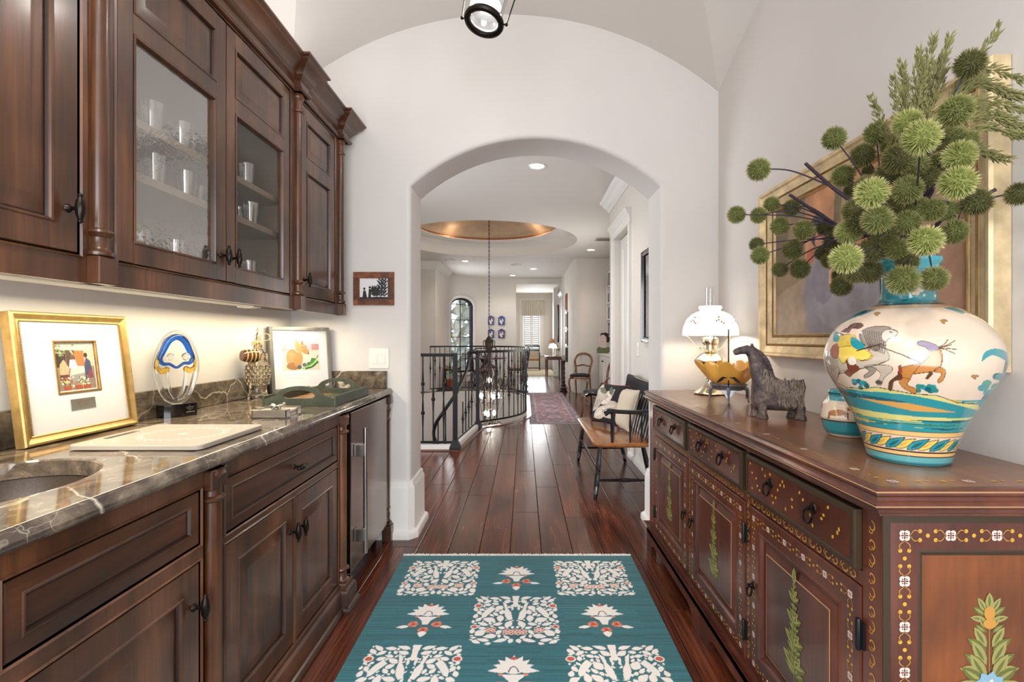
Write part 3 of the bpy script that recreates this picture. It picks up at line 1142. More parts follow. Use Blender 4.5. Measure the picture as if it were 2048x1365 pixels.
mb.quad((-0.6, ye + 0.3, 0), (-0.6, 20.5, 0), (-0.6, 20.5, HZ), (-0.6, ye + 0.3, HZ))
mb.quad((xe, ye, 2.94), (1.15, ye, 2.94), (1.15, ye, HZ), (xe, ye, HZ))
struct(mb.build('wall_dining', 'hallwall', smooth=40, recalc=False))
mb = MB()
mb.sweep(bow, CRN)
struct(mb.build('trim_6', 'trim', smooth=25))
mb = MB()
mb.sweep([(-0.6, 20.5), (1.15, 20.5)], CRN)
struct(mb.build('trim_7', 'trim', smooth=25))
# back wall of the bay with window opening
W2 = (-0.04, 0.66, 0.62, 2.78)
mb = MB()
mb.box(-0.6, W2[0], 20.5, 20.65, 0, HZ)
mb.box(W2[1], 1.15, 20.5, 20.65, 0, HZ)
mb.box(W2[0], W2[1], 20.5, 20.65, 0, W2[2])
mb.box(W2[0], W2[1], 20.5, 20.65, W2[3], HZ)
struct(mb.build('wall_bay', 'hallwall', smooth=0))

# hall ceiling with the round two-step tray
DCX, DCY, DR = -0.70, 9.5, 1.7
mb = MB()
n = 64
ring = [(DCX + DR * math.cos(2 * PI * i / n), DCY + DR * math.sin(2 * PI * i / n)) for i in range(n)]
bx0, bx1, by0, by1 = -3.3, 2.6, YB, 21.0
outer = []
for i in range(n):
    t = 2 * PI * i / n
    dx, dy = math.cos(t), math.sin(t)
    k = min((bx1 - DCX) / dx if dx > 1e-6 else 1e9, (bx0 - DCX) / dx if dx < -1e-6 else 1e9, (by1 - DCY) / dy if dy > 1e-6 else 1e9, (by0 - DCY) / dy if dy < -1e-6 else 1e9)
    outer.append((DCX + dx * k, DCY + dy * k))
corners = [(bx1, by1), (bx0, by1), (bx0, by0), (bx1, by0)]
for i in range(n):
    j = (i + 1) % n
    pts = [ring[i], ring[j], outer[j]]
    for cx_, cy_ in corners:
        if (abs(outer[i][0] - cx_) < 1e-6 or abs(outer[i][1] - cy_) < 1e-6) and (abs(outer[j][0] - cx_) < 1e-6 or abs(outer[j][1] - cy_) < 1e-6) and abs(outer[i][0] - outer[j][0]) > 1e-6 and abs(outer[i][1] - outer[j][1]) > 1e-6:
            pts.append((cx_, cy_))
    pts.append(outer[i])
    mb.face(*[mb.pt(x, y, HZ) for x, y in pts])
hall_ceiling = struct(mb.build('ceiling_hall', 'ceil', smooth=0, recalc=False))
mb = MB()
mb.lathe_open([(1.7, 3.1), (1.705, 3.12), (1.68, 3.2), (1.66, 3.26), (1.62, 3.30), (1.58, 3.315), (1.56, 3.34), (1.52, 3.35), (1.38, 3.355), (1.36, 3.37), (1.33, 3.375), (1.32, 3.39)], (DCX, DCY, 0), 64)
struct(mb.build('ceiling_tray', 'ceil', smooth=40, recalc=False))
mb = MB()
mb.lathe_open([(1.32, 3.39), (1.32, 3.41), (1.335, 3.43), (1.36, 3.435)], (DCX, DCY, 0), 64)
M['copper'] = P('copper_leaf', '#b97c52', 0.35, 0.5)
struct(mb.build('trim_8', 'copper', smooth=40, recalc=False))
mb = MB()
mb.lathe_open([(1.40, 3.42), (1.4, 3.47), (1.3, 3.56), (1.05, 3.68), (0.7, 3.77), (0.35, 3.82), (0.001, 3.83)], (DCX, DCY, 0), 64)
M['dome'] = P('sponged_dome', '#b89f84', 0.6, noise=0.15, nscale=3)
struct(mb.build('ceiling_dome', 'dome', smooth=60, recalc=False))
for i, a in enumerate((40, 130, 220, 310)):
    lamp('cove_light_%s' % 'abcd'[i], 'POINT', (DCX + 1.2 * math.cos(math.radians(a)), DCY + 1.2 * math.sin(math.radians(a)), 3.46), 1.6, (1.0, 0.72, 0.45), size=0.05)

# window_1: arched, dark steel frame and obscured panes; window_2: shuttered
pm = bow_at((AW0 + AW1) / 2)
p0, p1 = bow_at(AW0), bow_at(AW1)
ux = Vector((p1[0] - p0[0], p1[1] - p0[1], 0))
wlen = ux.length
ux.normalize()
wz = Vector((ux.y, -ux.x, 0))
fr1 = frame((p0[0], p0[1], 0), ux, (0, 0, 1), wz)


def arch_poly(inset, n=16, z0=0.27):
    cx_, hw = wlen / 2, wlen / 2 - inset
    pts = [(cx_ - hw, z0 + inset), (cx_ + hw, z0 + inset)]
    for i in range(n + 1):
        t = PI * i / n
        pts.append((cx_ + hw * math.cos(t), AWS + (AWT - AWS - inset) * math.sin(t)))
    return pts


w1 = thing('window_1', (*p0, 0.25), '', '')
for k in ('label', 'category'): del w1[k]
struct(w1)


def ringpoly(mb, a, b, w0, w1_):
    mb.strip([[(x, y, w0) for x, y in a], [(x, y, w1_) for x, y in a], [(x, y, w1_) for x, y in b], [(x, y, w0) for x, y in b]], True)


mb = MB(fr1)
ringpoly(mb, arch_poly(0.0), arch_poly(0.05), -0.12, -0.02)
mb.build('window_frame', 'iron', w1)
mb = MB(fr1)
ringpoly(mb, arch_poly(0.0), arch_poly(-0.075), -0.01, 0.02)
mb.build('casing', 'trim', w1)
mb = MB(fr1)
mb.box(wlen / 2 - 0.009, wlen / 2 + 0.009, 0.3, AWT - 0.04, -0.09, -0.07)
for z in (0.8, 1.3, 1.8, 2.25):
    mb.box(0.04, wlen - 0.04, z - 0.008, z + 0.008, -0.09, -0.07)
mb.build('glazing_bar', 'iron', w1)
mb = MB(fr1)
mb.flat(arch_poly(0.03), -0.1)
mb.build('pane', 'win', w1, smooth=0)
# garden seen through the arched window: a wall of foliage standing outside
M['garden'] = None
t = NT('sunlit_foliage')
v = t.coords((1, 1, 1), rnd=False)
t.l(t.ramp(t.noise(v, 5.5, 5, 0.7), [(0.32, S('#8aa0a4')), (0.45, S('#c3cbc2')), (0.56, S('#f0eee2')), (0.68, S('#d9b978')), (0.8, S('#f5f2ea'))]), t.b.inputs['Base Color'])
t.b.inputs['Roughness'].default_value = 0.9
M['garden'] = t.m
mb = MB()
g = random.Random(5)
for i in range(700):
    x, y, z = g.uniform(-4.6, -0.9), g.uniform(16.3, 16.9), g.uniform(0, 4.4)
    a, b_ = g.uniform(0, PI), g.uniform(-0.7, 0.7)
    s_ = g.uniform(0.14, 0.3)
    u = Vector((math.cos(a) * 0.9, 0.35 * math.sin(a), math.sin(a))) * s_
    w_ = Vector((-math.sin(a) * 0.9, 0.3, math.cos(a))) * s_ * 0.6
    c_ = Vector((x, y, z))
    mb.quad(tuple(c_ - u), tuple(c_ + w_), tuple(c_ + u), tuple(c_ - w_))
hd = mb.build('hedge_foliage', 'garden', smooth=0, recalc=False, kind='stuff')
tag(hd, 'sunlit pale foliage growing outside the arched window', 'foliage')
lamp('garden_sun', 'AREA', (-2.9, 15.75, 4.0), 170, (1, 0.97, 0.9), (35, 0, 0), 2.5, 1.2)

w2 = thing('window_2', (W2[0], 20.5, W2[2]), '', '')
for k in ('label', 'category'): del w2[k]
struct(w2)
fr2 = frame((0, 20.5, 0), (1, 0, 0), (0, 0, 1), (0, -1, 0))
mb = MB(fr2)
a0, a1, b0, b1 = W2
ringpoly(mb, [(a0, b0), (a1, b0), (a1, b1), (a0, b1)], [(a0 - 0.13, b0 - 0.02), (a1 + 0.13, b0 - 0.02), (a1 + 0.13, b1 + 0.13), (a0 - 0.13, b1 + 0.13)], 0.0, 0.03)
mb.build('casing', 'trim', w2)
mb = MB(fr2)
mb.box(a0 - 0.18, a1 + 0.18, b0 - 0.06, b0 - 0.005, 0.0, 0.08)
mb.build('window_sill', 'trim', w2)
for s_ in (0, 1):
    q0 = a0 + 0.02 + s_ * (a1 - a0 - 0.04) / 2
    q1 = q0 + (a1 - a0 - 0.04) / 2 - 0.006
    mb = MB(fr2)
    ringpoly(mb, [(q0, b0 + 0.02), (q1, b0 + 0.02), (q1, b1 - 0.02), (q0, b1 - 0.02)], [(q0 + 0.045, b0 + 0.1), (q1 - 0.045, b0 + 0.1), (q1 - 0.045, b1 - 0.1), (q0 + 0.045, b1 - 0.1)], -0.04, -0.005)
    sh = mb.build('shutter', 'trim', w2)
    z = b0 + 0.14
    first = None
    while z < b1 - 0.12:
        if first is None:
            mb = MB(fr2)
            pr = [(-0.035, z - 0.022), (-0.03, z - 0.026), (-0.008, z + 0.02), (-0.013, z + 0.024)]
            mb.strip([[(q, pz, pw) for pw, pz in pr] for q in (q0 + 0.04, q1 - 0.04)], True, True, True)
            first = mb.build('slat', 'trim', sh, smooth=0)
            zf = z
        else:
            c_ = first.copy()
            COL.objects.link(c_)
            c_.location = (0, 0, z - zf)
        z += 0.085
mb = MB(fr2)
mb.quad((a0, b0, -0.12), (a1, b0, -0.12), (a1, b1, -0.12), (a0, b1, -0.12))
mb.build('pane', 'win', w2, smooth=0)

# door_1: hall door with casing and head
d1 = thing('door_1', (HX, DY0, 0), '', '')
for k in ('label', 'category'): del d1[k]
struct(d1)
frd = frame((HX, 0, 0), (0, -1, 0), (0, 0, 1), (-1, 0, 0))      # u = -y
CAS = [(0.0, 0.0), (0.022, 0.0), (0.022, 0.02), (0.016, 0.03), (0.018, 0.075), (0.03, 0.085), (0.03, 0.1), (0.0, 0.1)]
for y0_, sgn in ((DY0, -1), (DY1, 1)):
    mb = MB()
    mb.strip([[(HX - w_, y0_ + sgn * d_, z) for w_, d_ in CAS] for z in (0, DZ)], True, True, True)
    mb.build('casing', 'trim', d1, smooth=20)
mb = MB()
HEAD = [(0.0, 2.5), (0.024, 2.5), (0.024, 2.55), (0.03, 2.56), (0.03, 2.575), (0.05, 2.6), (0.056, 2.625), (0.075, 2.645), (0.075, 2.66), (0.0, 2.66)]
mb.sweep([(HX, DY0 - 0.12), (HX, DY1 + 0.12)], [(-a, b) for a, b in HEAD])
mb.build('head_casing', 'trim', d1, smooth=20)
mb = MB(frame((HX + 0.07, 0, 0), (0, -1, 0), (0, 0, 1), (-1, 0, 0)))
st = [(0, -0.04), (0, 0), (0.12, 0), (0.13, -0.012), (0.16, -0.012), (0.19, -0.004)]
mb.rings(-DY1 + 0.01, -DY0 - 0.01, 0.01, DZ - 0.01, st)
dr = mb.build('door_leaf', 'trim', d1)
for z in (0.3, 1.25, 2.2):
    mb = MB()
    mb.lathe([(0.008, -0.05), (0.008, 0.05)], (HX + 0.05, DY0 + 0.03, z), 8)
    mb.box(HX + 0.045, HX + 0.06, DY0 + 0.012, DY0 + 0.05, z - 0.045, z + 0.045)
    mb.build('hinge', 'steel', d1)

# door_2: farther along the right wall, past the cream wall
d2 = thing('door_2', (HX, 15.0, 0), '', '')
for k in ('label', 'category'): del d2[k]
struct(d2)
for y0_ in (14.9, 15.95):
    mb = MB()
    mb.box(HX - 0.025, HX - 0.002, y0_ - 0.06, y0_ + 0.06, 0, 2.5, 0.006)
    mb.build('casing', 'trim', d2)
mb = MB()
mb.sweep([(HX, 14.8), (HX, 16.05)], [(-a, b) for a, b in HEAD])
mb.build('head_casing', 'trim', d2)
mb = MB(frame((HX - 0.004, 0, 0), (0, -1, 0), (0, 0, 1), (-1, 0, 0)))
mb.rings(-15.88, -14.97, 0.01, 2.49, [(0, -0.01), (0, 0.004), (0.12, 0.004), (0.13, 0.0), (0.16, 0.0)])
mb.build('door_leaf', 'trim', d2)
# pilaster at the bay opening
mb = MB()
mb.box(0.98, 1.13, 16.45, 16.6, 0, 2.94, 0.01)
mb.box(0.97, 1.14, 16.43, 16.61, 2.80, 2.9, 0.01)
mb.box(0.97, 1.14, 16.43, 16.61, 0, 0.2, 0.01)
struct(mb.build('pilaster', 'trim', smooth=0))
mb = MB()
mb.box(-0.58, 1.1, 16.7, 20.4, 0.002, 0.012)
tag(mb.build('bay_carpet', 'carpet', smooth=0), 'plain beige carpet on the floor in front of the shuttered window', 'carpet')
# ------------------------------------------------------------------ left side: cabinets
def fL(x):
    return frame((x, 0, 0), (0, 1, 0), (0, 0, 1), (1, 0, 0))     # u = y, v = z, w = towards +x


def knob(parent, x, y, z, horizontal=False):
    mb = MB()
    A = ((0, 1, 0), (0, 0, 1), (1, 0, 0))
    mb.lathe([(0.011, 0.0), (0.009, 0.004), (0.0045, 0.008), (0.0045, 0.02), (0.007, 0.024)], (x, y, z), 12, A)
    L = 0.037
    prof = [(0.0005, -L), (0.005, -L + 0.003), (0.006, -L + 0.007), (0.0045, -L + 0.009), (0.009, -L * 0.45), (0.0112, 0), (0.009, L * 0.45), (0.0045, L - 0.009), (0.006, L - 0.007), (0.005, L - 0.003), (0.0005, L)]
    if horizontal:
        mb.lathe(prof, (x + 0.03, y, z), 10, ((1, 0, 0), (0, 0, 1), (0, -1, 0)))
    else:
        mb.lathe(prof, (x + 0.03, y, z), 10)
    return mb.build('knob', 'bronze', parent)


def nest(fw, th=0.02, deep=0.011, rise=0.04):
    return [(0, -th), (0, -0.002), (0.002, 0), (fw, 0), (fw + 0.003, 0.002), (fw + 0.008, 0.001), (fw + 0.010, -0.004), (fw + 0.012, -deep), (fw + 0.016, -deep), (fw + 0.016 + rise, -0.002), (fw + 0.019 + rise, -0.002)]


def panel_door(parent, x, y0, y1, z0, z1, fw=0.056, name='door', m='cab', rise=0.036):
    mb = MB(fL(x))
    mb.rings(y0, y1, z0, z1, nest(fw, rise=rise), dark=(6, 7))
    return mb.build(name, [m, 'cabdark'], parent, smooth=20, weld=True)


def gap_bead(mb, y0, y1, z0, z1):
    """the beaded opening round an inset door: dark gap outside, small bead"""
    g = 0.0045
    b = 0.007
    mb.strip([[(y0 - g - b, z0 - g - b, 0.0005), (y1 + g + b, z0 - g - b, 0.0005), (y1 + g + b, z1 + g + b, 0.0005), (y0 - g - b, z1 + g + b, 0.0005)],
              [(y0 - g - b / 2, z0 - g - b / 2, 0.005), (y1 + g + b / 2, z0 - g - b / 2, 0.005), (y1 + g + b / 2, z1 + g + b / 2, 0.005), (y0 - g - b / 2, z1 + g + b / 2, 0.005)],
              [(y0 - g, z0 - g, 0.0005), (y1 + g, z0 - g, 0.0005), (y1 + g, z1 + g, 0.0005), (y0 - g, z1 + g, 0.0005)],
              [(y0 - g, z0 - g, -0.018), (y1 + g, z0 - g, -0.018), (y1 + g, z1 + g, -0.018), (y0 - g, z1 + g, -0.018)]], True)


def face_frame(parent, x, y0, y1, z0, z1, openings):
    """frame members: everything in the rectangle that is not an opening (openings sorted grid)"""
    mb = MB(fL(x))
    g = 0.0045
    ys = sorted({y0, y1} | {q for o in openings for q in (o[0] - g, o[1] + g)})
    zs = sorted({z0, z1} | {q for o in openings for q in (o[2] - g, o[3] + g)})
    for a, b in zip(ys, ys[1:]):
        run = None
        for c, d in zip(zs, zs[1:]):
            m_, n_ = (a + b) / 2, (c + d) / 2
            op = any(o[0] - g < m_ < o[1] + g and o[2] - g < n_ < o[3] + g for o in openings)
            if not op:
                mb.box(a, b, c, d, -0.022, 0)
    for o in openings:
        gap_bead(mb, *o)
    return mb.build('face_frame', 'cab', parent, smooth=0)


def turned_column(parent, x, y, z0, z1, r, block, base=True, foot=False):
    """half round shaft with turned base and capital on a square block"""
    mb = MB()
    zb = z0 + block
    prof = [(r * 1.0, zb), (r * 1.45, zb + 0.004), (r * 1.5, zb + 0.012), (r * 1.15, zb + 0.018), (r * 0.98, zb + 0.024), (r * 0.98, zb + 0.05), (r * 1.2, zb + 0.055), (r * 1.5, zb + 0.062), (r * 1.4, zb + 0.068), (r, zb + 0.074)]
    prof += [(r, z1 - 0.09), (r * 1.35, z1 - 0.085), (r * 1.4, z1 - 0.078), (r * 1.02, z1 - 0.072), (r * 0.98, z1 - 0.03), (r * 1.3, z1 - 0.022), (r * 1.45, z1 - 0.014), (r * 1.3, z1 - 0.004), (r * 1.3, z1)]
    mb.lathe(prof, (x, y, 0), 20)
    o = mb.build('column', 'cab', parent)
    mb = MB()
    mb.box(x - 0.03, x + r * 1.25, y - r * 1.5, y + r * 1.5, z0, zb, 0.003)
    mb.build('column_block', 'cab', parent)
    return o


UX = -1.10
UZ0, UZ1 = 1.39, 2.432
# upper unit 1, partly outside the picture
u1 = thing('wall_cabinet', (UX, 0.9, UZ0), 'dark wooden wall cabinet with one raised panel door above the gold picture frame', 'cabinet', 'dark upper cabinets')
mb = MB()
mb.box(XL + 0.002, UX - 0.022, 0.55, 1.262, UZ0 + 0.03, UZ1 + 0.1)
mb.build('carcass', 'cab', u1)
face_frame(u1, UX, 0.55, 1.262, UZ0, UZ1, [(0.66, 1.233, 1.462, 2.416)])
d = panel_door(u1, UX, 0.66, 1.233, 1.462, 2.416, 0.062)
knob(d, UX, 1.206, 1.565)

# upper unit 2 with seeded glass
u2 = thing('glass_door_cabinet', (UX, 1.83, UZ0), 'dark wooden wall cabinet with two seeded glass doors showing shelves of glassware', 'cabinet', 'dark upper cabinets')
mb = MB()
ya, yb = 1.264, 2.388
mb.box(XL + 0.002, XL + 0.014, ya, yb, UZ0 + 0.03, UZ1 + 0.1)
mb.box(XL + 0.014, UX - 0.022, ya, ya + 0.018, UZ0 + 0.03, UZ1 + 0.1)
mb.box(XL + 0.014, UX - 0.022, yb - 0.018, yb, UZ0 + 0.03, UZ1 + 0.1)
mb.box(XL + 0.014, UX - 0.022, ya + 0.018, yb - 0.018, UZ0 + 0.03, 1.462)
mb.box(XL + 0.014, UX - 0.022, ya + 0.018, yb - 0.018, 2.45, UZ1 + 0.1)
mb.build('carcass', 'inside', u2)
for z in (1.905, 1.745):
    mb = MB()
    mb.box(XL + 0.016, -1.145, ya + 0.02, yb - 0.02, z - 0.026, z, 0.002)
    mb.build('shelf', 'inside', u2)
OP2 = [(1.353, 1.8455, 1.462, 2.416), (1.8505, 2.346, 1.462, 2.416)]
face_frame(u2, UX, ya, yb, UZ0, UZ1, [(1.353, 2.346, 1.462, 2.416)])
for (a, b, z0, z1), ky in zip(OP2, (1.815, 1.88)):
    mb = MB(fL(UX))
    fw = 0.055
    gz0, gz1, pz0, pz1 = z0 + fw, 2.112, 2.168, z1 - fw
    mb.box(a, a + fw, z0, z1, -0.02, 0, 0.0015)
    mb.box(b - fw, b, z0, z1, -0.02, 0, 0.0015)
    mb.box(a + fw, b - fw, z0, gz0, -0.02, 0, 0.0)
    mb.box(a + fw, b - fw, gz1, pz0, -0.02, 0, 0.0)
    mb.box(a + fw, b - fw, pz1, z1, -0.02, 0, 0.0)
    mb.rings(a + fw, b - fw, pz0, pz1, [(0, 0.001), (0.003, 0.003), (0.008, 0.002), (0.010, -0.004), (0.012, -0.011), (0.016, -0.011), (0.048, -0.003), (0.051, -0.003)], dark=(3, 4))
    mb.rings(a + fw, b - fw, gz0, gz1, [(0, 0.001), (0.003, 0.003), (0.008, 0.002), (0.010, -0.004), (0.012, -0.012), (0.012, -0.02)], cap=False)
    dd = mb.build('door', ['cab', 'cabdark'], u2, smooth=20, weld=True)
    mb = MB(fL(UX))
    mb.quad((a + fw + 0.008, gz0 + 0.008, -0.013), (b - fw - 0.008, gz0 + 0.008, -0.013), (b - fw - 0.008, gz1 - 0.008, -0.013), (a + fw + 0.008, gz1 - 0.008, -0.013))
    mb.build('glass_pane', 'cg', dd, smooth=0, label='seeded glass pane')
    knob(dd, UX, ky, 1.553)
turned_column(u2, UX + 0.004, 1.291, UZ0, UZ1, 0.021, 0.07)

# upper unit 3, narrow
u3 = thing('narrow_wall_cabinet', (UX, 2.7, UZ0), 'narrow dark wooden wall cabinet with one two-panel door beside the arch wall', 'cabinet', 'dark upper cabinets')
mb = MB()
mb.box(XL + 0.002, UX - 0.022, 2.39, 3.045, UZ0 + 0.03, UZ1 + 0.1)
mb.build('carcass', 'cab', u3)
face_frame(u3, UX, 2.39, 3.045, UZ0, UZ1, [(2.47, 2.905, 1.462, 2.416)])
mb = MB(fL(UX))
a, b, z0, z1 = 2.47, 2.905, 1.462, 2.416
fw = 0.062
for q in ((a, a + fw, z0, z1), (b - fw, b, z0, z1), (a + fw, b - fw, z0, z0 + fw), (a + fw, b - fw, z1 - fw, z1), (a + fw, b - fw, 2.10, 2.17)):
    mb.box(*q, -0.02, 0)
for p0_, p1_ in ((z0 + fw, 2.10), (2.17, z1 - fw)):
    mb.rings(a + fw, b - fw, p0_, p1_, [(0, 0.001), (0.003, 0.003), (0.008, 0.002), (0.010, -0.004), (0.012, -0.011), (0.016, -0.011), (0.048, -0.003), (0.051, -0.003)], dark=(3, 4))
d = mb.build('door', ['cab', 'cabdark'], u3, smooth=20, weld=True)
knob(d, UX, 2.5, 1.545)
turned_column(u3, UX + 0.004, 2.427, UZ0, UZ1, 0.02, 0.07)
turned_column(u3, UX + 0.004, 2.985, UZ0, UZ1, 0.02, 0.07)

# crown molding, breaking forward over each column
path = [(UX, 0.5)]
for yc_ in (1.291, 2.427):
    path += [(UX, yc_ - 0.04), (UX + 0.03, yc_ - 0.04), (UX + 0.03, yc_ + 0.04), (UX, yc_ + 0.04)]
path += [(UX, 2.945), (UX + 0.03, 2.945), (UX + 0.03, 3.046), (XL + 0.005, 3.046)]
CR = [(0.0, 2.434), (0.012, 2.434), (0.018, 2.442), (0.018, 2.45), (0.006, 2.456), (0.006, 2.482), (0.014, 2.487), (0.02, 2.496), (0.026, 2.502), (0.03, 2.515), (0.045, 2.533), (0.066, 2.545), (0.072, 2.552), (0.072, 2.56), (0.084, 2.566), (0.084, 2.575), (0.0, 2.575)]
mb = MB()
mb.sweep(path, [(-o if False else o, z) for o, z in CR], caps=False)
mb.quad((UX + 0.0, 0.5, 2.574), (UX + 0.0, 3.046, 2.574), (XL + 0.005, 3.046, 2.574), (XL + 0.005, 0.5, 2.574))
tag(mb.build('crown_molding', 'cabh', smooth=25), 'dark wooden crown molding stepping forward over the columns along the cabinet tops', 'molding')

# light strip fixed below the upper cabinets
mb = MB()
mb.box(-1.34, -1.26, 1.10, 2.33, 1.402, 1.4195, 0.003)
mb.box(-1.34, -1.26, 2.33, 2.40, 1.396, 1.4195, 0.003)
tag(mb.build('under_cabinet_light', 'white'), 'slim white light bar fixed beneath the glass door cabinet', 'light')

# ---- base cabinets
BX = -0.85
CT, CB = 0.94, 0.898
b1 = thing('sink_cabinet', (BX, 0.9, 0), 'dark wooden base cabinet below the sink with a false drawer front and doors', 'cabinet', 'dark base cabinets')
mb = MB()
mb.box(XL + 0.002, BX - 0.022, 0.3, 1.325, 0.1, CB - 0.15)
mb.build('carcass', 'cab', b1)
face_frame(b1, BX, 0.3, 1.325, 0.03, CB, [(0.818, 1.308, 0.714, 0.849), (0.818, 1.308, 0.13, 0.662), (0.36, 0.78, 0.714, 0.849), (0.36, 0.78, 0.13, 0.662)])
DN = [(0, -0.02), (0, -0.002), (0.002, 0), (0.012, 0.0), (0.014, 0.003), (0.02, 0.002), (0.022, -0.002), (0.034, -0.006), (0.036, -0.009), (0.04, -0.009), (0.042, -0.006)]


def drawer_front(parent, y0, y1, z0, z1):
    mb = MB(fL(BX))
    mb.rings(y0, y1, z0, z1, [(0, -0.02), (0, -0.002), (0.002, 0), (0.028, 0), (0.03, 0.002), (0.034, 0.001), (0.037, -0.006), (0.041, -0.006), (0.043, -0.006)], dark=(5, 6))
    return mb.build('drawer', ['cabh', 'cabdark'], parent, smooth=20, weld=True)


drawer_front(b1, 0.818, 1.308, 0.714, 0.849)
drawer_front(b1, 0.36, 0.78, 0.714, 0.849)
d = panel_door(b1, BX, 0.818, 1.308, 0.13, 0.662, 0.06)
knob(d, BX, 1.287, 0.557)
panel_door(b1, BX, 0.36, 0.78, 0.13, 0.662, 0.06)
turned_column(b1, -0.852, 1.365, 0.0, CB - 0.001, 0.024, 0.118)
mb = MB()
mb.box(-0.88, -0.829, 1.327, 1.402, CB - 0.055, CB - 0.001, 0.003)
mb.build('column_top_block', 'cab', b1)

b2 = thing('drawer_cabinet', (BX, 1.85, 0), 'dark wooden base cabinet with one drawer over two raised panel doors', 'cabinet', 'dark base cabinets')
mb = MB()
mb.box(XL + 0.002, BX - 0.022, 1.405, 2.36, 0.1, CB - 0.002)
mb.build('carcass', 'cab', b2)
face_frame(b2, BX, 1.404, 2.36, 0.03, CB - 0.001, [(1.426, 2.276, 0.696, 0.849), (1.426, 1.849, 0.13, 0.658), (1.853, 2.276, 0.13, 0.658)])
d = drawer_front(b2, 1.426, 2.276, 0.696, 0.849)
knob(d, BX, 1.851, 0.776, True)
d = panel_door(b2, BX, 1.426, 1.849, 0.13, 0.658, 0.06)
knob(d, BX, 1.82, 0.545)
d = panel_door(b2, BX, 1.853, 2.276, 0.13, 0.658, 0.06)
knob(d, BX, 1.882, 0.545)
turned_column(b2, -0.852, 2.332, 0.0, CB - 0.001, 0.024, 0.118)
mb = MB()
mb.box(-0.88, -0.829, 2.295, 2.37, CB - 0.055, CB - 0.001, 0.003)
mb.build('column_top_block', 'cab', b2)

# plinth molding
PL = [(0, 0.128), (0.004, 0.128), (0.008, 0.12), (0.008, 0.105), (0.018, 0.098), (0.022, 0.085), (0.022, 0.03), (0.03, 0.026), (0.036, 0.016), (0.036, 0.0), (0, 0.0)]
path = [(BX, 0.3)]
for yc_ in (1.365, 2.332):
    path += [(BX, yc_ - 0.04), (BX + 0.028, yc_ - 0.04), (BX + 0.028, yc_ + 0.04)] + ([(BX, yc_ + 0.04)] if yc_ < 2 else [(BX - 0.06, yc_ + 0.04)])
mb = MB()
mb.sweep(path, PL)
tag(mb.build('plinth_molding', 'cabh', smooth=25), 'dark wooden plinth molding along the floor below the base cabinets', 'molding')

# wine cooler with steel door
fz = thing('undercounter_refrigerator', (-0.84, 2.72, 0), 'stainless steel undercounter refrigerator with a long vertical bar handle', 'refrigerator')
mb = MB()
mb.box(XL + 0.01, -0.875, 2.41, 3.05, 0.1, CB - 0.004)
mb.build('body', 'blackp', fz)
mb = MB()
mb.box(-0.873, -0.835, 2.412, 3.045, 0.115, CB - 0.006, 0.003)
dd = mb.build('door', 'steeld', fz)
mb = MB()
mb.tube([(-0.785, 2.475, 0.19), (-0.785, 2.475, 0.81)], 0.011, 12)
h = mb.build('handle', 'steel', dd)
for z in (0.285, 0.70):
    mb = MB()
    mb.box(-0.8345, -0.786, 2.45, 2.50, z - 0.03, z + 0.03, 0.002)
    mb.build('handle_bracket', 'steel', fz)
mb = MB()
mb.box(XL + 0.1, -0.9, 2.42, 3.04, 0.0, 0.1)
mb.build('toe_kick', 'black', fz)
# slim turned post at the end
ps = thing('turned_post', (-0.845, 3.095, 0), 'slim dark turned wooden post holding the counter end beside the refrigerator', 'post')
mb = MB()
r = 0.013
mb.lathe([(r, 0.115), (r * 1.5, 0.125), (r, 0.14), (r * 1.2, 0.17), (r * 0.7, 0.19), (r * 1.4, 0.205), (r, 0.215), (r, 0.74), (r * 1.4, 0.75), (r * 0.8, 0.765), (r * 1.2, 0.80), (r * 1.6, 0.815), (r, 0.83), (r, CB - 0.05)], (-0.845, 3.095, 0), 16)
mb.build('shaft', 'cab', ps)
mb = MB()
mb.box(-0.87, -0.815, 3.06, 3.128, 0.0, 0.1, 0.004)
mb.box(-0.865, -0.822, 3.067, 3.121, 0.1, 0.116, 0.004)
mb.build('foot_block', 'cab', ps)
mb = MB()
mb.box(-0.87, -0.82, 3.067, 3.123, CB - 0.05, CB - 0.001, 0.004)
mb.build('top_block', 'cab', ps)

# ---- stone counter with the oval sink cut-out
SKX, SKY, SRX, SRY = -1.17, 1.05, 0.20, 0.245
ct = thing('stone_countertop', (-1.15, 1.7, CB), 'polished brown marble countertop with cream veins and an oval sink cut-out', 'countertop')
CX1, CY0, CY1 = -0.845, 0.3, 3.146
mb = MB()
n = 48
ins = [(SKX + SRX * math.cos(2 * PI * i / n), SKY + SRY * math.sin(2 * PI * i / n)) for i in range(n)]
bx0, bx1, by0, by1 = XL + 0.002, CX1, SKY - 0.32, SKY + 0.32
out = []
for i in range(n):
    t = 2 * PI * i / n
    dx, dy = SRX * math.cos(t), SRY * math.sin(t)
    k = min((bx1 - SKX) / dx if dx > 1e-9 else 1e9, (bx0 - SKX) / dx if dx < -1e-9 else 1e9, (by1 - SKY) / dy if dy > 1e-9 else 1e9, (by0 - SKY) / dy if dy < -1e-9 else 1e9)
    out.append((SKX + dx * k, SKY + dy * k))
for i in range(n):
    j = (i + 1) % n
    pts = [ins[i], ins[j], out[j]]
    for c_ in ((bx1, by1), (bx0, by1), (bx0, by0), (bx1, by0)):
        on = lambda p: (abs(p[0] - c_[0]) < 1e-6) or (abs(p[1] - c_[1]) < 1e-6)
        if on(out[i]) and on(out[j]) and abs(out[i][0] - out[j][0]) > 1e-6 and abs(out[i][1] - out[j][1]) > 1e-6:
            pts.append(c_)
    pts.append(out[i])
    mb.face(*[mb.pt(x, y, CT) for x, y in pts])
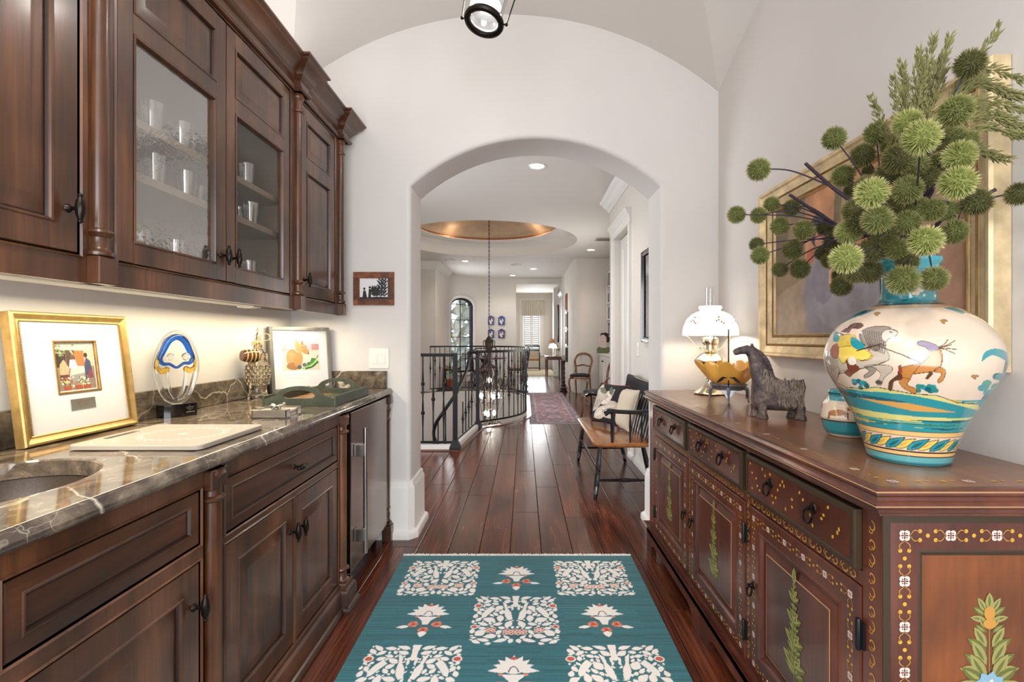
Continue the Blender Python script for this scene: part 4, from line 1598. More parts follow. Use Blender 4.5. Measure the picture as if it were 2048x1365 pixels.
mb.quad((bx0, CY0, CT), (bx1, CY0, CT), (bx1, by0, CT), (bx0, by0, CT))
mb.quad((bx0, by1, CT), (bx1, by1, CT), (bx1, CY1, CT), (bx0, CY1, CT))
mb.strip([[(x, y, CT) for x, y in ins], [(SKX + (x - SKX) * 0.985, SKY + (y - SKY) * 0.985, CT - 0.004) for x, y in ins], [(SKX + (x - SKX) * 0.985, SKY + (y - SKY) * 0.985, CB) for x, y in ins]], True)
EDGE = [(0.0, CT), (0.006, CT - 0.001), (0.010, CT - 0.005), (0.011, CT - 0.009), (0.016, CT - 0.013), (0.019, CT - 0.02), (0.019, CT - 0.027), (0.015, CT - 0.034), (0.006, CT - 0.039), (0.0, CB)]
mb.sweep([(CX1, CY0), (CX1, CY1)], [(o, z) for o, z in EDGE], caps=False)
mb.quad((CX1, CY0, CB), (CX1, CY1, CB), (-1.0, CY1, CB), (-1.0, CY0, CB))
mb.build('slab', 'stone', ct, smooth=40, recalc=False)
mb = MB()
mb.box(XL + 0.002, XL + 0.024, CY0, CY1, CT + 0.0005, CT + 0.108, 0.002)
mb.build('backsplash', 'stone', ct)
mb = MB()
mb.box(XL + 0.025, -0.86, CY1 - 0.021, CY1 + 0.001, CT + 0.0005, CT + 0.108, 0.002)
mb.build('side_splash', 'stone', ct)

mb = MB()
pr = [(1.01, CB - 0.002), (1.0, CB - 0.03), (0.93, CB - 0.09), (0.8, CB - 0.13), (0.5, CB - 0.145), (0.12, CB - 0.148), (0.0005, CB - 0.148)]
mb.strip([[(SKX + SRX * 0.985 * k * math.cos(2 * PI * i / n), SKY + SRY * 0.985 * k * math.sin(2 * PI * i / n), z) for i in range(n)] for k, z in pr], True)
tag(mb.build('sink_basin', 'sink', smooth=60), 'oval bronze brown undermount sink basin set in the stone counter', 'sink')

# ---- glassware behind the seeded doors
gw = random.Random(11)


def tumbler(name, r0, r1, h, stem=False):
    mb = MB()
    if stem:
        mb.lathe_open([(r0, 0.001), (r0 * 0.9, 0.004), (0.005, 0.008), (0.005, h * 0.45), (r1 * 0.5, h * 0.5), (r1 * 1.05, h * 0.7), (r1, h)], (0, 0, 0), 14)
    else:
        mb.lathe_open([(0.001, 0.001), (r0, 0.001), (r0 * 1.02, 0.004), (r1, h), (r1 - 0.002, h), (r0 - 0.002, 0.008), (0.001, 0.008)], (0, 0, 0), 16)
    o = mb.build(name, 'drink', smooth=50, origin=(0, 0, 0))
    return o


kinds = [tumbler('drinking_glass', 0.028, 0.036, 0.095), tumbler('drinking_glass', 0.03, 0.033, 0.125), tumbler('wine_glass', 0.03, 0.034, 0.14, True)]
used = [False] * 3
cnt_n = []
cnt = {}
ORD = 'first second third fourth fifth sixth seventh eighth ninth tenth eleventh twelfth thirteenth fourteenth fifteenth sixteenth seventeenth eighteenth nineteenth twentieth twenty-first twenty-second'.split()
for zi, (z, hmax) in enumerate(((1.9055, 2), (1.7455, 1), (1.4625, 2))):
    y = 1.42 + 0.03 * zi
    while y < 2.3:
        if not (zi == 2 and (y < 1.54 or 1.86 < y < 2.0)) and not 1.80 < y < 1.875:
            k = (0 if zi == 1 else gw.choice((0, 1) if zi == 0 else (1, 2, 1)))
            o = kinds[k]
            if used[k]:
                o = o.copy()
                COL.objects.link(o)
            used[k] = True
            o.location = (-1.185 - (0.0, 0.085)[len(cnt_n) % 2] - gw.uniform(0, .02), y, z)
            cnt_n.append(1)
            shelf = ('upper shelf', 'middle shelf', 'cabinet floor')[zi]
            door = 'left' if y < 1.845 else 'right'
            cnt[shelf + door] = cnt.get(shelf + door, 0) + 1
            kd = 'stemmed wine glass' if k == 2 else ('short clear tumbler' if k == 0 else 'tall clear tumbler')
            tag(o, '%s, %s from the left on the %s behind the %s glass door' % (kd, ORD[cnt[shelf + door] - 1], shelf, door), 'glass', '%ss on the %s behind the %s glass door' % (kd, shelf, door))
        y += gw.uniform(0.066, 0.09)
# figurine with coloured blossoms and the white painted jug on the bottom shelf
fg = thing('flower_figurine', (-1.2, 1.49, 1.4625), 'small dark figurine hung with red and white blossoms inside the left glass door', 'figurine')
mb = MB()
mb.lathe([(0.03, 0), (0.032, 0.01), (0.014, 0.02), (0.02, 0.06), (0.026, 0.085), (0.012, 0.1), (0.018, 0.115), (0.001, 0.14)], (-1.2, 1.49, 1.4625), 14)
mb.build('body', 'silver', fg)
for i in range(10):
    a = i * 2.4
    mb = MB()
    mb.ball((-1.2 + 0.04 * math.cos(a), 1.49 + 0.045 * math.sin(a), 1.4625 + 0.05 + 0.009 * i), 0.013, 8, 6)
    mb.build('blossom', ('clay', 'orn_white', 'leaf')[i % 3], fg)
jg = thing('painted_jug', (-1.19, 1.94, 1.4625), 'small white jug painted with red flowers inside the right glass door', 'jug')
mb = MB()
mb.lathe([(0.03, 0), (0.042, 0.03), (0.046, 0.06), (0.038, 0.09), (0.028, 0.105), (0.034, 0.12), (0.03, 0.12)], (-1.19, 1.94, 1.4625), 18)
mb.build('body', 'white', jg)
mb = MB()
mb.tube(bez((-1.19, 1.984, 1.55), (-1.19, 2.02, 1.56), (-1.19, 2.02, 1.5), (-1.19, 1.982, 1.5), 8), 0.005, 6)
mb.build('handle', 'white', jg)
mb = MB()
for a in (-0.5, 0.1, 0.7):
    mb.ball((-1.19 + 0.044 * math.cos(a), 1.94 + 0.044 * math.sin(a), 1.5225), (0.009, 0.009, 0.011), 8, 6)
mb.build('painted_flower', 'clay', jg)
# ------------------------------------------------------------------ things on the left counter
def leaning_frame(name, BL, BR, back, h, depth, label, cat, bar, mats, mat_inset, profile=None):
    """picture frame standing on the counter, leaning back. BL/BR: front lower corners; back: vector the top leans by"""
    BL, BR, back = Vector(BL), Vector(BR), Vector(back)
    u = (BR - BL)
    w = u.length
    u.normalize()
    v = (Vector((0, 0, h)) + back).normalized()
    n_ = u.cross(v).normalized()
    t_ = thing(name, tuple((BL + BR) / 2), label, cat)
    fr = frame(BL, u, v, n_)
    H = math.sqrt(h * h + back.length_squared)
    return t_, fr, w, H


# gold framed print with plaque
z0 = CT + 0.0045
t_, fr, w, H = leaning_frame('gold_picture_frame', (-1.385, 1.392, z0), (-1.385, 1.80, z0), (-0.048, 0, 0), 0.385, 0.03,
                             'gold framed print on white mat with a small brass plaque leaning behind the cutting board', 'picture', 0.03, None, None)
STEPS = [(0, -0.03), (0, -0.004), (0.003, 0.0), (0.008, 0.001), (0.014, -0.004), (0.022, -0.008), (0.026, -0.007), (0.029, -0.009), (0.029, -0.012)]
mb = MB(fr)
mb.rings(0, w, 0, H, STEPS, cap=False)
mb.quad((0, 0, -0.03), (w, 0, -0.03), (w, H, -0.03), (0, H, -0.03))
f_ = mb.build('frame', 'gold', t_, smooth=30)
mb = MB(fr)
nb = 74
for i in range(nb):
    y = 0.03 + (H - 0.06) * (i + 0.5) / nb
    for x in (0.0275, w - 0.0275):
        mb.box(x - 0.0018, x + 0.0018, y - 0.0016, y + 0.0016, -0.008, -0.0045)
mb.build('bead_row', 'goldd', f_, smooth=0)
mb = MB(fr)
ox0, ox1, oy0, oy1 = 0.128, 0.28, 0.138, 0.302
ringpoly(mb, [(0.028, 0.028), (w - 0.028, 0.028), (w - 0.028, H - 0.028), (0.028, H - 0.028)], [(ox0, oy0), (ox1, oy0), (ox1, oy1), (ox0, oy1)], -0.0125, -0.012)
mb.build('mat_board', 'mat', t_, smooth=0)
mb = MB(fr)
mb.rings(ox0 - 0.002, ox1 + 0.002, oy0 - 0.002, oy1 + 0.002, [(0, -0.012), (0.001, -0.010), (0.005, -0.010), (0.007, -0.0135), (0.007, -0.02)], cap=False)
mb.build('inner_fillet', 'goldd', t_, smooth=0)
pw, ph = ox1 - ox0, oy1 - oy0
cv = Canvas(pw, ph, 1100, '#dfe3e8')
k = lambda x, y: (x * pw, y * ph)
cv.poly([k(.06, .05), k(.94, .05), k(.94, .95), k(.06, .95)], '#8a7a6c')
r_ = random.Random(2)
cv.poly([k(.06, .55), k(.94, .55), k(.94, .95), k(.06, .95)], '#7d6450')
cv.poly([k(.06, .5), k(.28, .5), k(.3, .86), k(.06, .9)], '#2c2522')
cv.poly([k(.3, .5), k(.5, .5), k(.52, .84), k(.3, .86)], '#4a3a33')
cv.poly([k(.5, .52), k(.72, .52), k(.7, .88), k(.5, .88)], '#b5693a')
cv.poly([k(.72, .5), k(.94, .5), k(.94, .9), k(.72, .9)], '#c9b79c')
cv.poly([k(.06, .84), k(.94, .8), k(.94, .95), k(.06, .95)], '#b9b0a4')
for i in range(26):
    cv.ell(r_.uniform(.08, .5) * pw, r_.uniform(.72, .93) * ph, .03 * pw, .018 * ph, r_.choice(('#6d7a4f', '#8b9468', '#4d5a3c', '#cfc9b0')), r_.uniform(0, 3))
cv.poly([k(.34, .32), k(.72, .36), k(.74, .5), k(.4, .52)], '#c8c3ba')
cv.poly([k(.4, .2), k(.7, .28), k(.72, .38), k(.38, .34)], '#8f8b88')
cv.poly([k(.12, .28), k(.3, .28), k(.34, .48), k(.24, .66), k(.14, .55)], '#c99a7a')
cv.poly([k(.12, .22), k(.34, .22), k(.32, .36), k(.12, .36)], '#5c352c')
cv.ell(.22 * pw, .68 * ph, .045 * pw, .045 * ph, '#3b2a22')
cv.poly([k(.34, .48), k(.55, .48), k(.5, .64), k(.38, .64)], '#e4e0da')
cv.ell(.44 * pw, .69 * ph, .045 * pw, .05 * ph, '#6b4632')
cv.poly([k(.7, .26), k(.9, .26), k(.86, .6), k(.76, .68), k(.7, .5)], '#3e4464')
cv.poly([k(.78, .26), k(.9, .26), k(.88, .42), k(.8, .44)], '#7b3f4d')
cv.ell(.76 * pw, .72 * ph, .045 * pw, .05 * ph, '#2f2320')
for i in range(90):
    x, y = r_.uniform(.14, .8), r_.uniform(.1, .3)
    if abs(x - .48) < .05: continue
    cv.ell(x * pw, y * ph, .02 * pw, .014 * ph, r_.choice(('#e6dfc2', '#c86a5c', '#7f9a4a', '#dcd38c', '#efe9e2', '#3f5a34')))
for x in (.26, .52, .72):
    cv.poly([k(x - .08, .06), k(x + .08, .06), k(x + .1, .14), k(x - .1, .14)], '#9a4b34')
cv.poly([k(0, 0), k(1, 0), k(1, .05), k(0, .05)], '#e6e4e0')
cv.mottled(.12, 200, 3)
o_, u_, v_, n_ = fr
flatgrid('print', cv, (o_ + u_ * ox0 + v_ * oy0 + n_ * -0.0185, u_, v_, n_), pw, ph, 'print', t_)
mb = MB(fr)
mb.box(0.162, 0.252, 0.083, 0.118, -0.012, -0.0105, 0.0006)
pl = mb.build('plaque', 'brass', t_)
mb = MB(fr)
for j, (a, b) in enumerate(((.178, .238), (.185, .23), (.19, .226))):
    x = a
    while x < b:
        l_ = r_.uniform(0.003, 0.008)
        mb.box(x, min(x + l_, b), 0.108 - j * 0.007, 0.1095 - j * 0.007, -0.0105, -0.0103)
        x += l_ + 0.002
mb.build('engraved_lines', 'goldd', pl, smooth=0)

# grey framed animal print in the corner
t_, fr, w, H = leaning_frame('grey_picture_frame', (-1.41, 2.80, z0), (-1.18, 3.085, z0), (-0.03, 0.021, 0), 0.375, 0.03,
                             'grey wooden framed drawing of a brown animal, leaning in the corner by the arch', 'picture', 0.03, None, None)
mb = MB(fr)
mb.rings(0, w, 0, H, [(0, -0.03), (0, -0.001), (0.001, 0), (0.019, 0), (0.02, -0.001), (0.02, -0.012)], cap=False)
mb.quad((0, 0, -0.029), (w, 0, -0.029), (w, H, -0.029), (0, H, -0.029))
mb.build('frame', 'grayframe', t_, smooth=0)
iw, ih = w - 0.036, H - 0.036
cv = Canvas(iw, ih, 700, '#f0eff0')
X0, X1, Y0, Y1 = .16 * iw, .84 * iw, .30 * ih, .86 * ih
q = lambda a, b: (X0 + (X1 - X0) * a, Y0 + (Y1 - Y0) * b)
cv.poly([q(0, 0), q(1, 0), q(1, 1), q(0, 1)], '#efe9e2')
cv.poly([q(0, 0), q(1, 0), q(1, .6), q(0, .62)], '#e3d5c3')
for a0, a1, b0, b1, c_ in ((0, .14, .6, .82, '#c9a3a6'), (.14, .4, .58, .84, '#dcb9bb'), (.4, .62, .6, .8, '#b98a86'), (.62, .8, .58, .84, '#dcbcc0'), (.8, 1, .62, .82, '#c58f92')):
    cv.poly([q(a0, b0), q(a1, b0), q(a1, b1), q(a0, b1)], c_)
cv.poly([q(.6, .6), q(.66, .6), q(.66, .76), q(.6, .76)], '#6a5a66')
sx, sy = X1 - X0, Y1 - Y0
E_ = lambda a, b, rx, ry, c_, rot=0: cv.ell(*q(a, b), rx * sx, ry * sx, c_, rot)
E_(.28, .35, .17, .27, '#b88a5d', 0.15)
E_(.26, .34, .13, .22, '#c79a6a', 0.15)
E_(.30, .14, .2, .1, '#a9784d')
E_(.42, .34, .12, .2, '#c2935f', -0.2)
cv.poly([q(.33, .74), q(.38, .98), q(.5, .8)], '#c4996c')
cv.poly([q(.48, .76), q(.55, .97), q(.6, .74)], '#a87a52')
E_(.50, .68, .15, .11, '#c79a6b', 0.05)
E_(.62, .6, .11, .075, '#be8f60', -0.45)
E_(.70, .52, .022, .026, '#5a5560')
E_(.55, .72, .012, .012, '#2e2a2a')
E_(.44, .1, .06, .055, '#55606b')
E_(.58, .17, .06, .05, '#626a72')
E_(.70, .2, .055, .045, '#5a626c')
cv.poly([q(.5, .06), q(.62, .02), q(.84, .1), q(.98, .24), q(.9, .36), q(.78, .38), q(.72, .22), q(.6, .12)], '#4d8a3f')
cv.stroke([q(.54, .07), q(.7, .1), q(.84, .2), q(.93, .32)], .014, '#a5cf8a')
cv.stroke([q(.6, .05), q(.78, .09), q(.95, .24)], .01, '#2f6a33')
cv.stroke([q(.92, .36), q(.97, .46)], .006, '#5a7a40')
cv.ell(*q(.08, .3), .02 * sx, .01 * sx, '#b8ab9a')
for j in range(3):
    x = .2 + .02 * j
    while x < .62 - .06 * j:
        l_ = r_.uniform(.012, .04)
        cv.stroke([(x * iw, (.24 - .035 * j) * ih), ((x + l_) * iw, (.24 - .035 * j) * ih)], .0022, '#c4c2c4')
        x += l_ + .012
o_, u_, v_, n_ = fr
flatgrid('print', cv, (o_ + u_ * 0.018 + v_ * 0.018 + n_ * -0.01, u_, v_, n_), iw, ih, 'print', t_)

# glass award
aw = thing('glass_award', (-1.385, 2.0, CT), 'blue, amber and clear looped glass award on a black base by the backsplash', 'award')
mb = MB()
uA = Vector((0.62, 0.785, 0))
wA = Vector((0.785, -0.62, 0))
fA = frame((-1.39, 2.0, CT + 0.0006), uA, wA, (0, 0, 1))
pl_ = [(0.066, -0.03), (0.066, 0.032), (-0.045, 0.032)] + [(-0.045 - 0.022 * math.sin(t), 0.032 * math.cos(t)) for t in np.linspace(0.2, PI - 0.2, 8)] + [(-0.045, -0.032)]
pl_ = [(-0.062, -0.02), (-0.05, -0.03), (0.066, -0.03), (0.066, 0.02), (0.012, 0.034), (-0.03, 0.034), (-0.05, 0.026), (-0.06, 0.012)]
fA = frame((-1.39, 2.0, CT + 0.0006), uA, wA, (0, 0, 1))
mb.fr = fA
mb.prism(pl_, 0, 0.05)
bs = mb.build('base', 'black', aw, smooth=20)
mb = MB(fA)
ex, ey = 0.066 - 0.012, 0.02 - 0.034
le = math.hypot(ex, ey)
exn, eyn = ex / le, ey / le
nxn, nyn = -eyn, exn
for j, (a, b, th_) in enumerate(((.024, .03, .0012), (.014, .043, .0016), (.016, .041, .0014), (.02, .034, .0012), (.013, .045, .0028))):
    zz = 0.042 - j * 0.0062
    x = a
    while x < b:
        l_ = min(r_.uniform(0.001, 0.0035), b - x)
        pts = [(0.012 + exn * p + nxn * 0.0002, 0.034 + eyn * p + nyn * 0.0002) for p in (x, x + l_)]
        mb.quad((*pts[0], zz - th_), (*pts[1], zz - th_), (*pts[1], zz), (*pts[0], zz))
        x += l_ + 0.0009
mb.build('etched_lines', 'plastic', bs, smooth=0, recalc=False)
fG = frame((-1.39, 2.0, CT + 0.05), uA, (0, 0, 1), wA)


def gpath(pts, n=8, closed=True):
    return [tuple(fG[0] + fG[1] * a + fG[2] * b + fG[3] * c) for a, b, c in catmull([(p[0], p[1], p[2] if len(p) > 2 else 0) for p in pts], n, closed)]


# proportions read off the piece: oval outline .16 wide, .245 tall
AU, AV = 0.9, 1.15
oval = [(0, 0.008), (0.038, 0.022), (0.066, 0.075), (0.078, 0.13), (0.066, 0.185), (0.04, 0.228), (0, 0.247), (-0.04, 0.226), (-0.066, 0.18), (-0.078, 0.13), (-0.066, 0.072), (-0.038, 0.022)]
oval = [(a * AU, b * AV) for a, b in oval]
mb = MB()
mb.tube(gpath(oval, 5), 0.0105, 10, True, 1.3)
mb.build('clear_loop', 'clearg', aw, smooth=60)
tri = [(0.0, 0.232), (0.03, 0.215), (0.05, 0.17), (0.062, 0.135), (0.05, 0.113), (0.028, 0.112), (0.0, 0.094), (-0.026, 0.11), (-0.05, 0.112), (-0.062, 0.135), (-0.05, 0.17), (-0.03, 0.213)]
tri = [(a * AU, 0.145 + 0.89 * (b - 0.094)) for a, b in tri]
mb = MB()
pth = gpath(tri, 5)
mb.tube(pth, [0.0095 + 0.004 * math.cos(2 * PI * i / len(pth)) for i in range(len(pth))], 10, True, 1.2)
mb.build('blue_loop', 'blueg', aw, smooth=60)
for sx_ in (-1, 1):
    mb = MB()
    mb.tube(gpath([(sx_ * 0.026, 0.145), (sx_ * 0.046, 0.132), (sx_ * 0.062, 0.142), (sx_ * 0.066, 0.165), (sx_ * 0.06, 0.2)], 5, False), [0.006, 0.009, 0.0105, 0.011, 0.0115, 0.0115, 0.0105, 0.01, 0.01, 0.009, 0.009, 0.008, 0.007, 0.006, 0.006, 0.005, 0.005, 0.004, 0.003, 0.002, 0.001][:21], 10)
    mb.build('amber_swirl', 'amberg', aw, smooth=60)
    mb = MB()
    mb.tube(gpath([(sx_ * 0.03, 0.145), (sx_ * 0.03, 0.1), (sx_ * 0.02, 0.05), (sx_ * 0.004, 0.02)], 6, False), 0.006, 8)
    mb.build('clear_rib', 'clearg', aw, smooth=60)
    mb = MB()
    mb.ball(gpath([(0.007 + sx_ * 0.026, 0.188), (0.007 + sx_ * 0.026, 0.189)], 1, False)[0], 0.0165 if sx_ > 0 else 0.015, 16, 12)
    mb.build('glass_ball', 'clearg', aw, smooth=60)

# figural bottle
bt = thing('figural_bottle', (-1.40, 2.62, CT), 'smoky glass bottle shaped as a figure shouldering a brown barrel, raffia at its neck', 'bottle')
bc = (-1.395, 2.62, CT)
mb = MB()
mb.lathe([(0.001, 0.0005), (0.050, 0.0005), (0.052, 0.006), (0.046, 0.02), (0.041, 0.05), (0.041, 0.062), (0.052, 0.085), (0.057, 0.12), (0.055, 0.16), (0.046, 0.185), (0.038, 0.2), (0.032, 0.225), (0.026, 0.25), (0.016, 0.265), (0.013, 0.3), (0.016, 0.305), (0.016, 0.312), (0.001, 0.313)], bc, 24)
mb.build('body', 'bottleg', bt, smooth=60)
mb = MB()
for row in range(6):
    nz = 12
    for i in range(nz):
        a = 2 * PI * (i + 0.5 * (row % 2)) / nz
        if math.sin(a) > 0.75: continue
        zz = 0.078 + row * 0.017
        rr_ = 0.0515 + 0.006 * math.sin(PI * row / 6)
        rot = Matrix.Rotation(a, 3, 'Z')
        mb.ball((bc[0] + rr_ * math.cos(a), bc[1] + rr_ * math.sin(a), bc[2] + zz), (0.006, 0.012, 0.010), 8, 5, rot)
mb.build('scales', 'bottleg', bt, smooth=60)
mb = MB()
ax = Vector((-0.55, -0.8, 0.05)).normalized()
sd = Vector((0, 0, 1)).cross(ax).normalized()
upv = ax.cross(sd)
bcn = Vector((bc[0] - 0.012, bc[1] - 0.05, bc[2] + 0.222))
mb.lathe([(0.001, -0.042), (0.026, -0.042), (0.031, -0.03), (0.0335, 0.0), (0.031, 0.03), (0.026, 0.042), (0.001, 0.042)], bcn, 20, (sd, upv, ax))
br = mb.build('barrel', 'barrel', bt)
for h_ in (-0.034, -0.014, 0.006, 0.026):
    mb = MB()
    rr_ = 0.0338 - 0.0028 * (h_ / 0.03) ** 2
    mb.lathe_open([(rr_, -0.003), (rr_ + 0.0016, 0), (rr_, 0.003)], (0, 0, 0), 20)
    mb.v = [tuple(bcn + sd * a + upv * b + ax * (c + h_)) for a, b, c in mb.v]
    mb.build('hoop', 'raffia', br)
mb = MB()
mb.tube([(bc[0], bc[1] - 0.055, bc[2] + 0.2), (bc[0] + 0.028, bc[1] - 0.02, bc[2] + 0.21), (bc[0] + 0.03, bc[1] + 0.012, bc[2] + 0.235)], [0.011, 0.012, 0.010], 8)
mb.ball((bc[0] + 0.002, bc[1] - 0.004, bc[2] + 0.268), 0.021, 12, 8)
for i in range(4):
    mb.ball((bc[0] + 0.035, bc[1] + 0.01, bc[2] + 0.19 + 0.012 * i), (0.012, 0.018, 0.006), 8, 6)
mb.build('figure', 'bottleg', bt, smooth=60)
mb = MB()
for i in range(16):
    a = i * 2.4
    p = Vector((bc[0], bc[1], bc[2] + 0.292))
    mb.tube(bez(p, p + Vector((0.02 * math.cos(a), 0.02 * math.sin(a), 0.012)), p + Vector((0.03 * math.cos(a), 0.03 * math.sin(a), 0.0)), p + Vector((0.028 * math.cos(a), 0.028 * math.sin(a), -0.018)), 5), 0.0018, 4)
mb.lathe([(0.014, 0.283), (0.019, 0.288), (0.019, 0.296), (0.014, 0.3)], bc, 12)
mb.build('raffia_tie', 'raffia', bt)
mb = MB()
mb.tube([(bc[0] + 0.03 + 0.017 * math.cos(t), bc[1] + 0.016 + 0.017 * math.cos(t), bc[2] + 0.318 + 0.019 * math.sin(t)) for t in np.linspace(0, 2 * PI, 17)[:-1]], 0.002, 6, True)
mb.build('ring_loop', 'raffia', bt)
mb = MB()
mb.lathe([(0.009, 0.313), (0.014, 0.322), (0.014, 0.33), (0.005, 0.336), (0.005, 0.35), (0.006, 0.36), (0.001, 0.366)], bc, 12)
mb.build('stopper', 'bottleg', bt, smooth=60)

# cutting board
cb = thing('cutting_board', (-1.08, 1.555, CT), 'taupe cutting board with an engraved leafy wreath and a slot handle lying on the counter', 'board')
z = CT + 0.003
mb = MB()


def rrect(x0, x1, y0, y1, r, n=6):
    return arcpts(x1 - r, y1 - r, r, 0, 90, n) + arcpts(x0 + r, y1 - r, r, 90, 180, n) + arcpts(x0 + r, y0 + r, r, 180, 270, n) + arcpts(x1 - r, y0 + r, r, 270, 360, n)


bo = rrect(-1.265, -0.893, 1.378, 1.722, 0.022)
sl = [(x, y) for x, y in rrect(-1.243, -1.222, 1.47, 1.60, 0.0095, 6)]
ztop = z + 0.0125
mb.strip([[(x, y, z) for x, y in bo], [(x, y, ztop - 0.002) for x, y in bo]], True, True, False)
bo2 = rrect(-1.263, -0.895, 1.38, 1.72, 0.02)
mb.strip([[(x, y, ztop - 0.002) for x, y in bo], [(x, y, ztop) for x, y in bo2], [(x, y, ztop) for x, y in sl], [(x, y, z) for x, y in sl]], True)
mb.build('board', ['plastic'], cb, smooth=30)
mb = MB()
mb.fr = frame((0, 0, ztop + 0.0003), (1, 0, 0), (0, 1, 0), (0, 0, 1))


def leafpoly(x, y, L, w_, a):
    ca, sa = math.cos(a), math.sin(a)
    pts = []
    for t, s_ in ((0, 0), (.2, .7), (.45, 1), (.75, .7), (1, 0), (.75, -.7), (.45, -1), (.2, -.7)):
        p_, q_ = t * L, s_ * w_
        pts.append((x + p_ * ca - q_ * sa, y + p_ * sa + q_ * ca))
    return pts


for i in range(64):
    a = 2 * PI * i / 64
    rx, ry = 0.115, 0.10
    x, y = -1.055 + rx * math.cos(a), 1.55 + ry * math.sin(a)
    mb.flat(leafpoly(x, y, r_.uniform(.014, .024), .0035, a + 1.2 + (0.9 if i % 2 else -0.5)), 0)
for i in range(6):
    a = i * PI / 3
    mb.flat(leafpoly(-1.055, 1.55, .017, .004, a), 0)
for i in range(10):
    mb.flat(leafpoly(-1.2 + 0.03 * math.cos(i), 1.42 + 0.02 * math.sin(i * 2.1), .014, .0025, i * 1.3), 0)
    mb.flat(leafpoly(-0.95 + 0.02 * math.cos(i), 1.66 + 0.03 * math.sin(i * 2.1), .014, .0025, i * 1.3), 0)
mb.build('engraving', 'engr', cb, smooth=0, recalc=False)
mb = MB()
for x, y in ((-1.25, 1.395), (-0.91, 1.395), (-1.25, 1.705), (-0.91, 1.705)):
    mb.lathe([(0.006, CT + 0.0004), (0.006, z)], (x, y, 0), 10)
mb.build('rubber_foot', 'plasticedge', cb)

# napkin box with a silver ornament
nb_ = thing('napkin_box', (-0.985, 1.995, CT), 'low open silver box of paper napkins beside the serving tray', 'box')
x0, x1, y0, y1 = -1.052, -0.918, 1.93, 2.062
zb = CT + 0.0006
mb = MB()
mb.box(x0, x1, y0, y1, zb, zb + 0.004)
mb.box(x0, x1, y0, y0 + 0.004, zb, zb + 0.034, 0.001)
mb.box(x0, x0 + 0.004, y0, y1, zb, zb + 0.034, 0.001)
for a, b in ((y0, y0 + 0.034), (y1 - 0.034, y1)):
    mb.box(x1 - 0.004, x1, a, b, zb, zb + 0.034, 0.001)
mb.box(x0, x1, y1 - 0.004, y1, zb, zb + 0.034, 0.001)
mb.build('box_body', 'steel', nb_)
for i, m_ in enumerate(('cream', 'orn_white', 'cream', 'orn_rose', 'orn_white', 'cream')):
    mb = MB()
    mb.box(x0 + 0.006 + 0.001 * (i % 2), x1 - 0.006, y0 + 0.006, y1 - 0.007, zb + 0.0045 + i * 0.0038, zb + 0.0081 + i * 0.0038)
    mb.build('napkin', m_, nb_)
do = thing('dragonfly_weight', (-1.0, 1.985, zb + 0.0275), 'silver winged ornament lying on the napkins in the silver box', 'ornament')
zt = zb + 0.028
mb = MB()
mb.tube([(-1.05, 1.955, zt + 0.014), (-1.02, 1.97, zt + 0.009), (-0.985, 1.99, zt + 0.008), (-0.965, 2.005, zt + 0.016)], [0.0025, 0.003, 0.0045, 0.005], 8)
mb.ball((-0.962, 2.007, zt + 0.02), 0.007, 10, 8)
mb.build('body', 'steel', do)
for a in (0.9, 2.2, 3.9, 5.4):
    mb = MB(frame((-0.99, 1.988, zt + 0.011), (math.cos(a), math.sin(a), 0.18), (-math.sin(a), math.cos(a), 0.1), (0, 0, 1)))
    mb.prism([(0, 0), (.012, .008), (.034, .009), (.042, 0), (.03, -.006), (.01, -.004)], -0.0008, 0.0008)
    mb.build('wing', 'steel', do)
mb = MB()
for i in range(7):
    mb.ball((-0.985 + 0.014 * math.cos(i * 1.7), 1.987 + 0.012 * math.sin(i * 1.7), zt + 0.005), 0.0049, 8, 6)
mb.build('bead', 'steel', do)

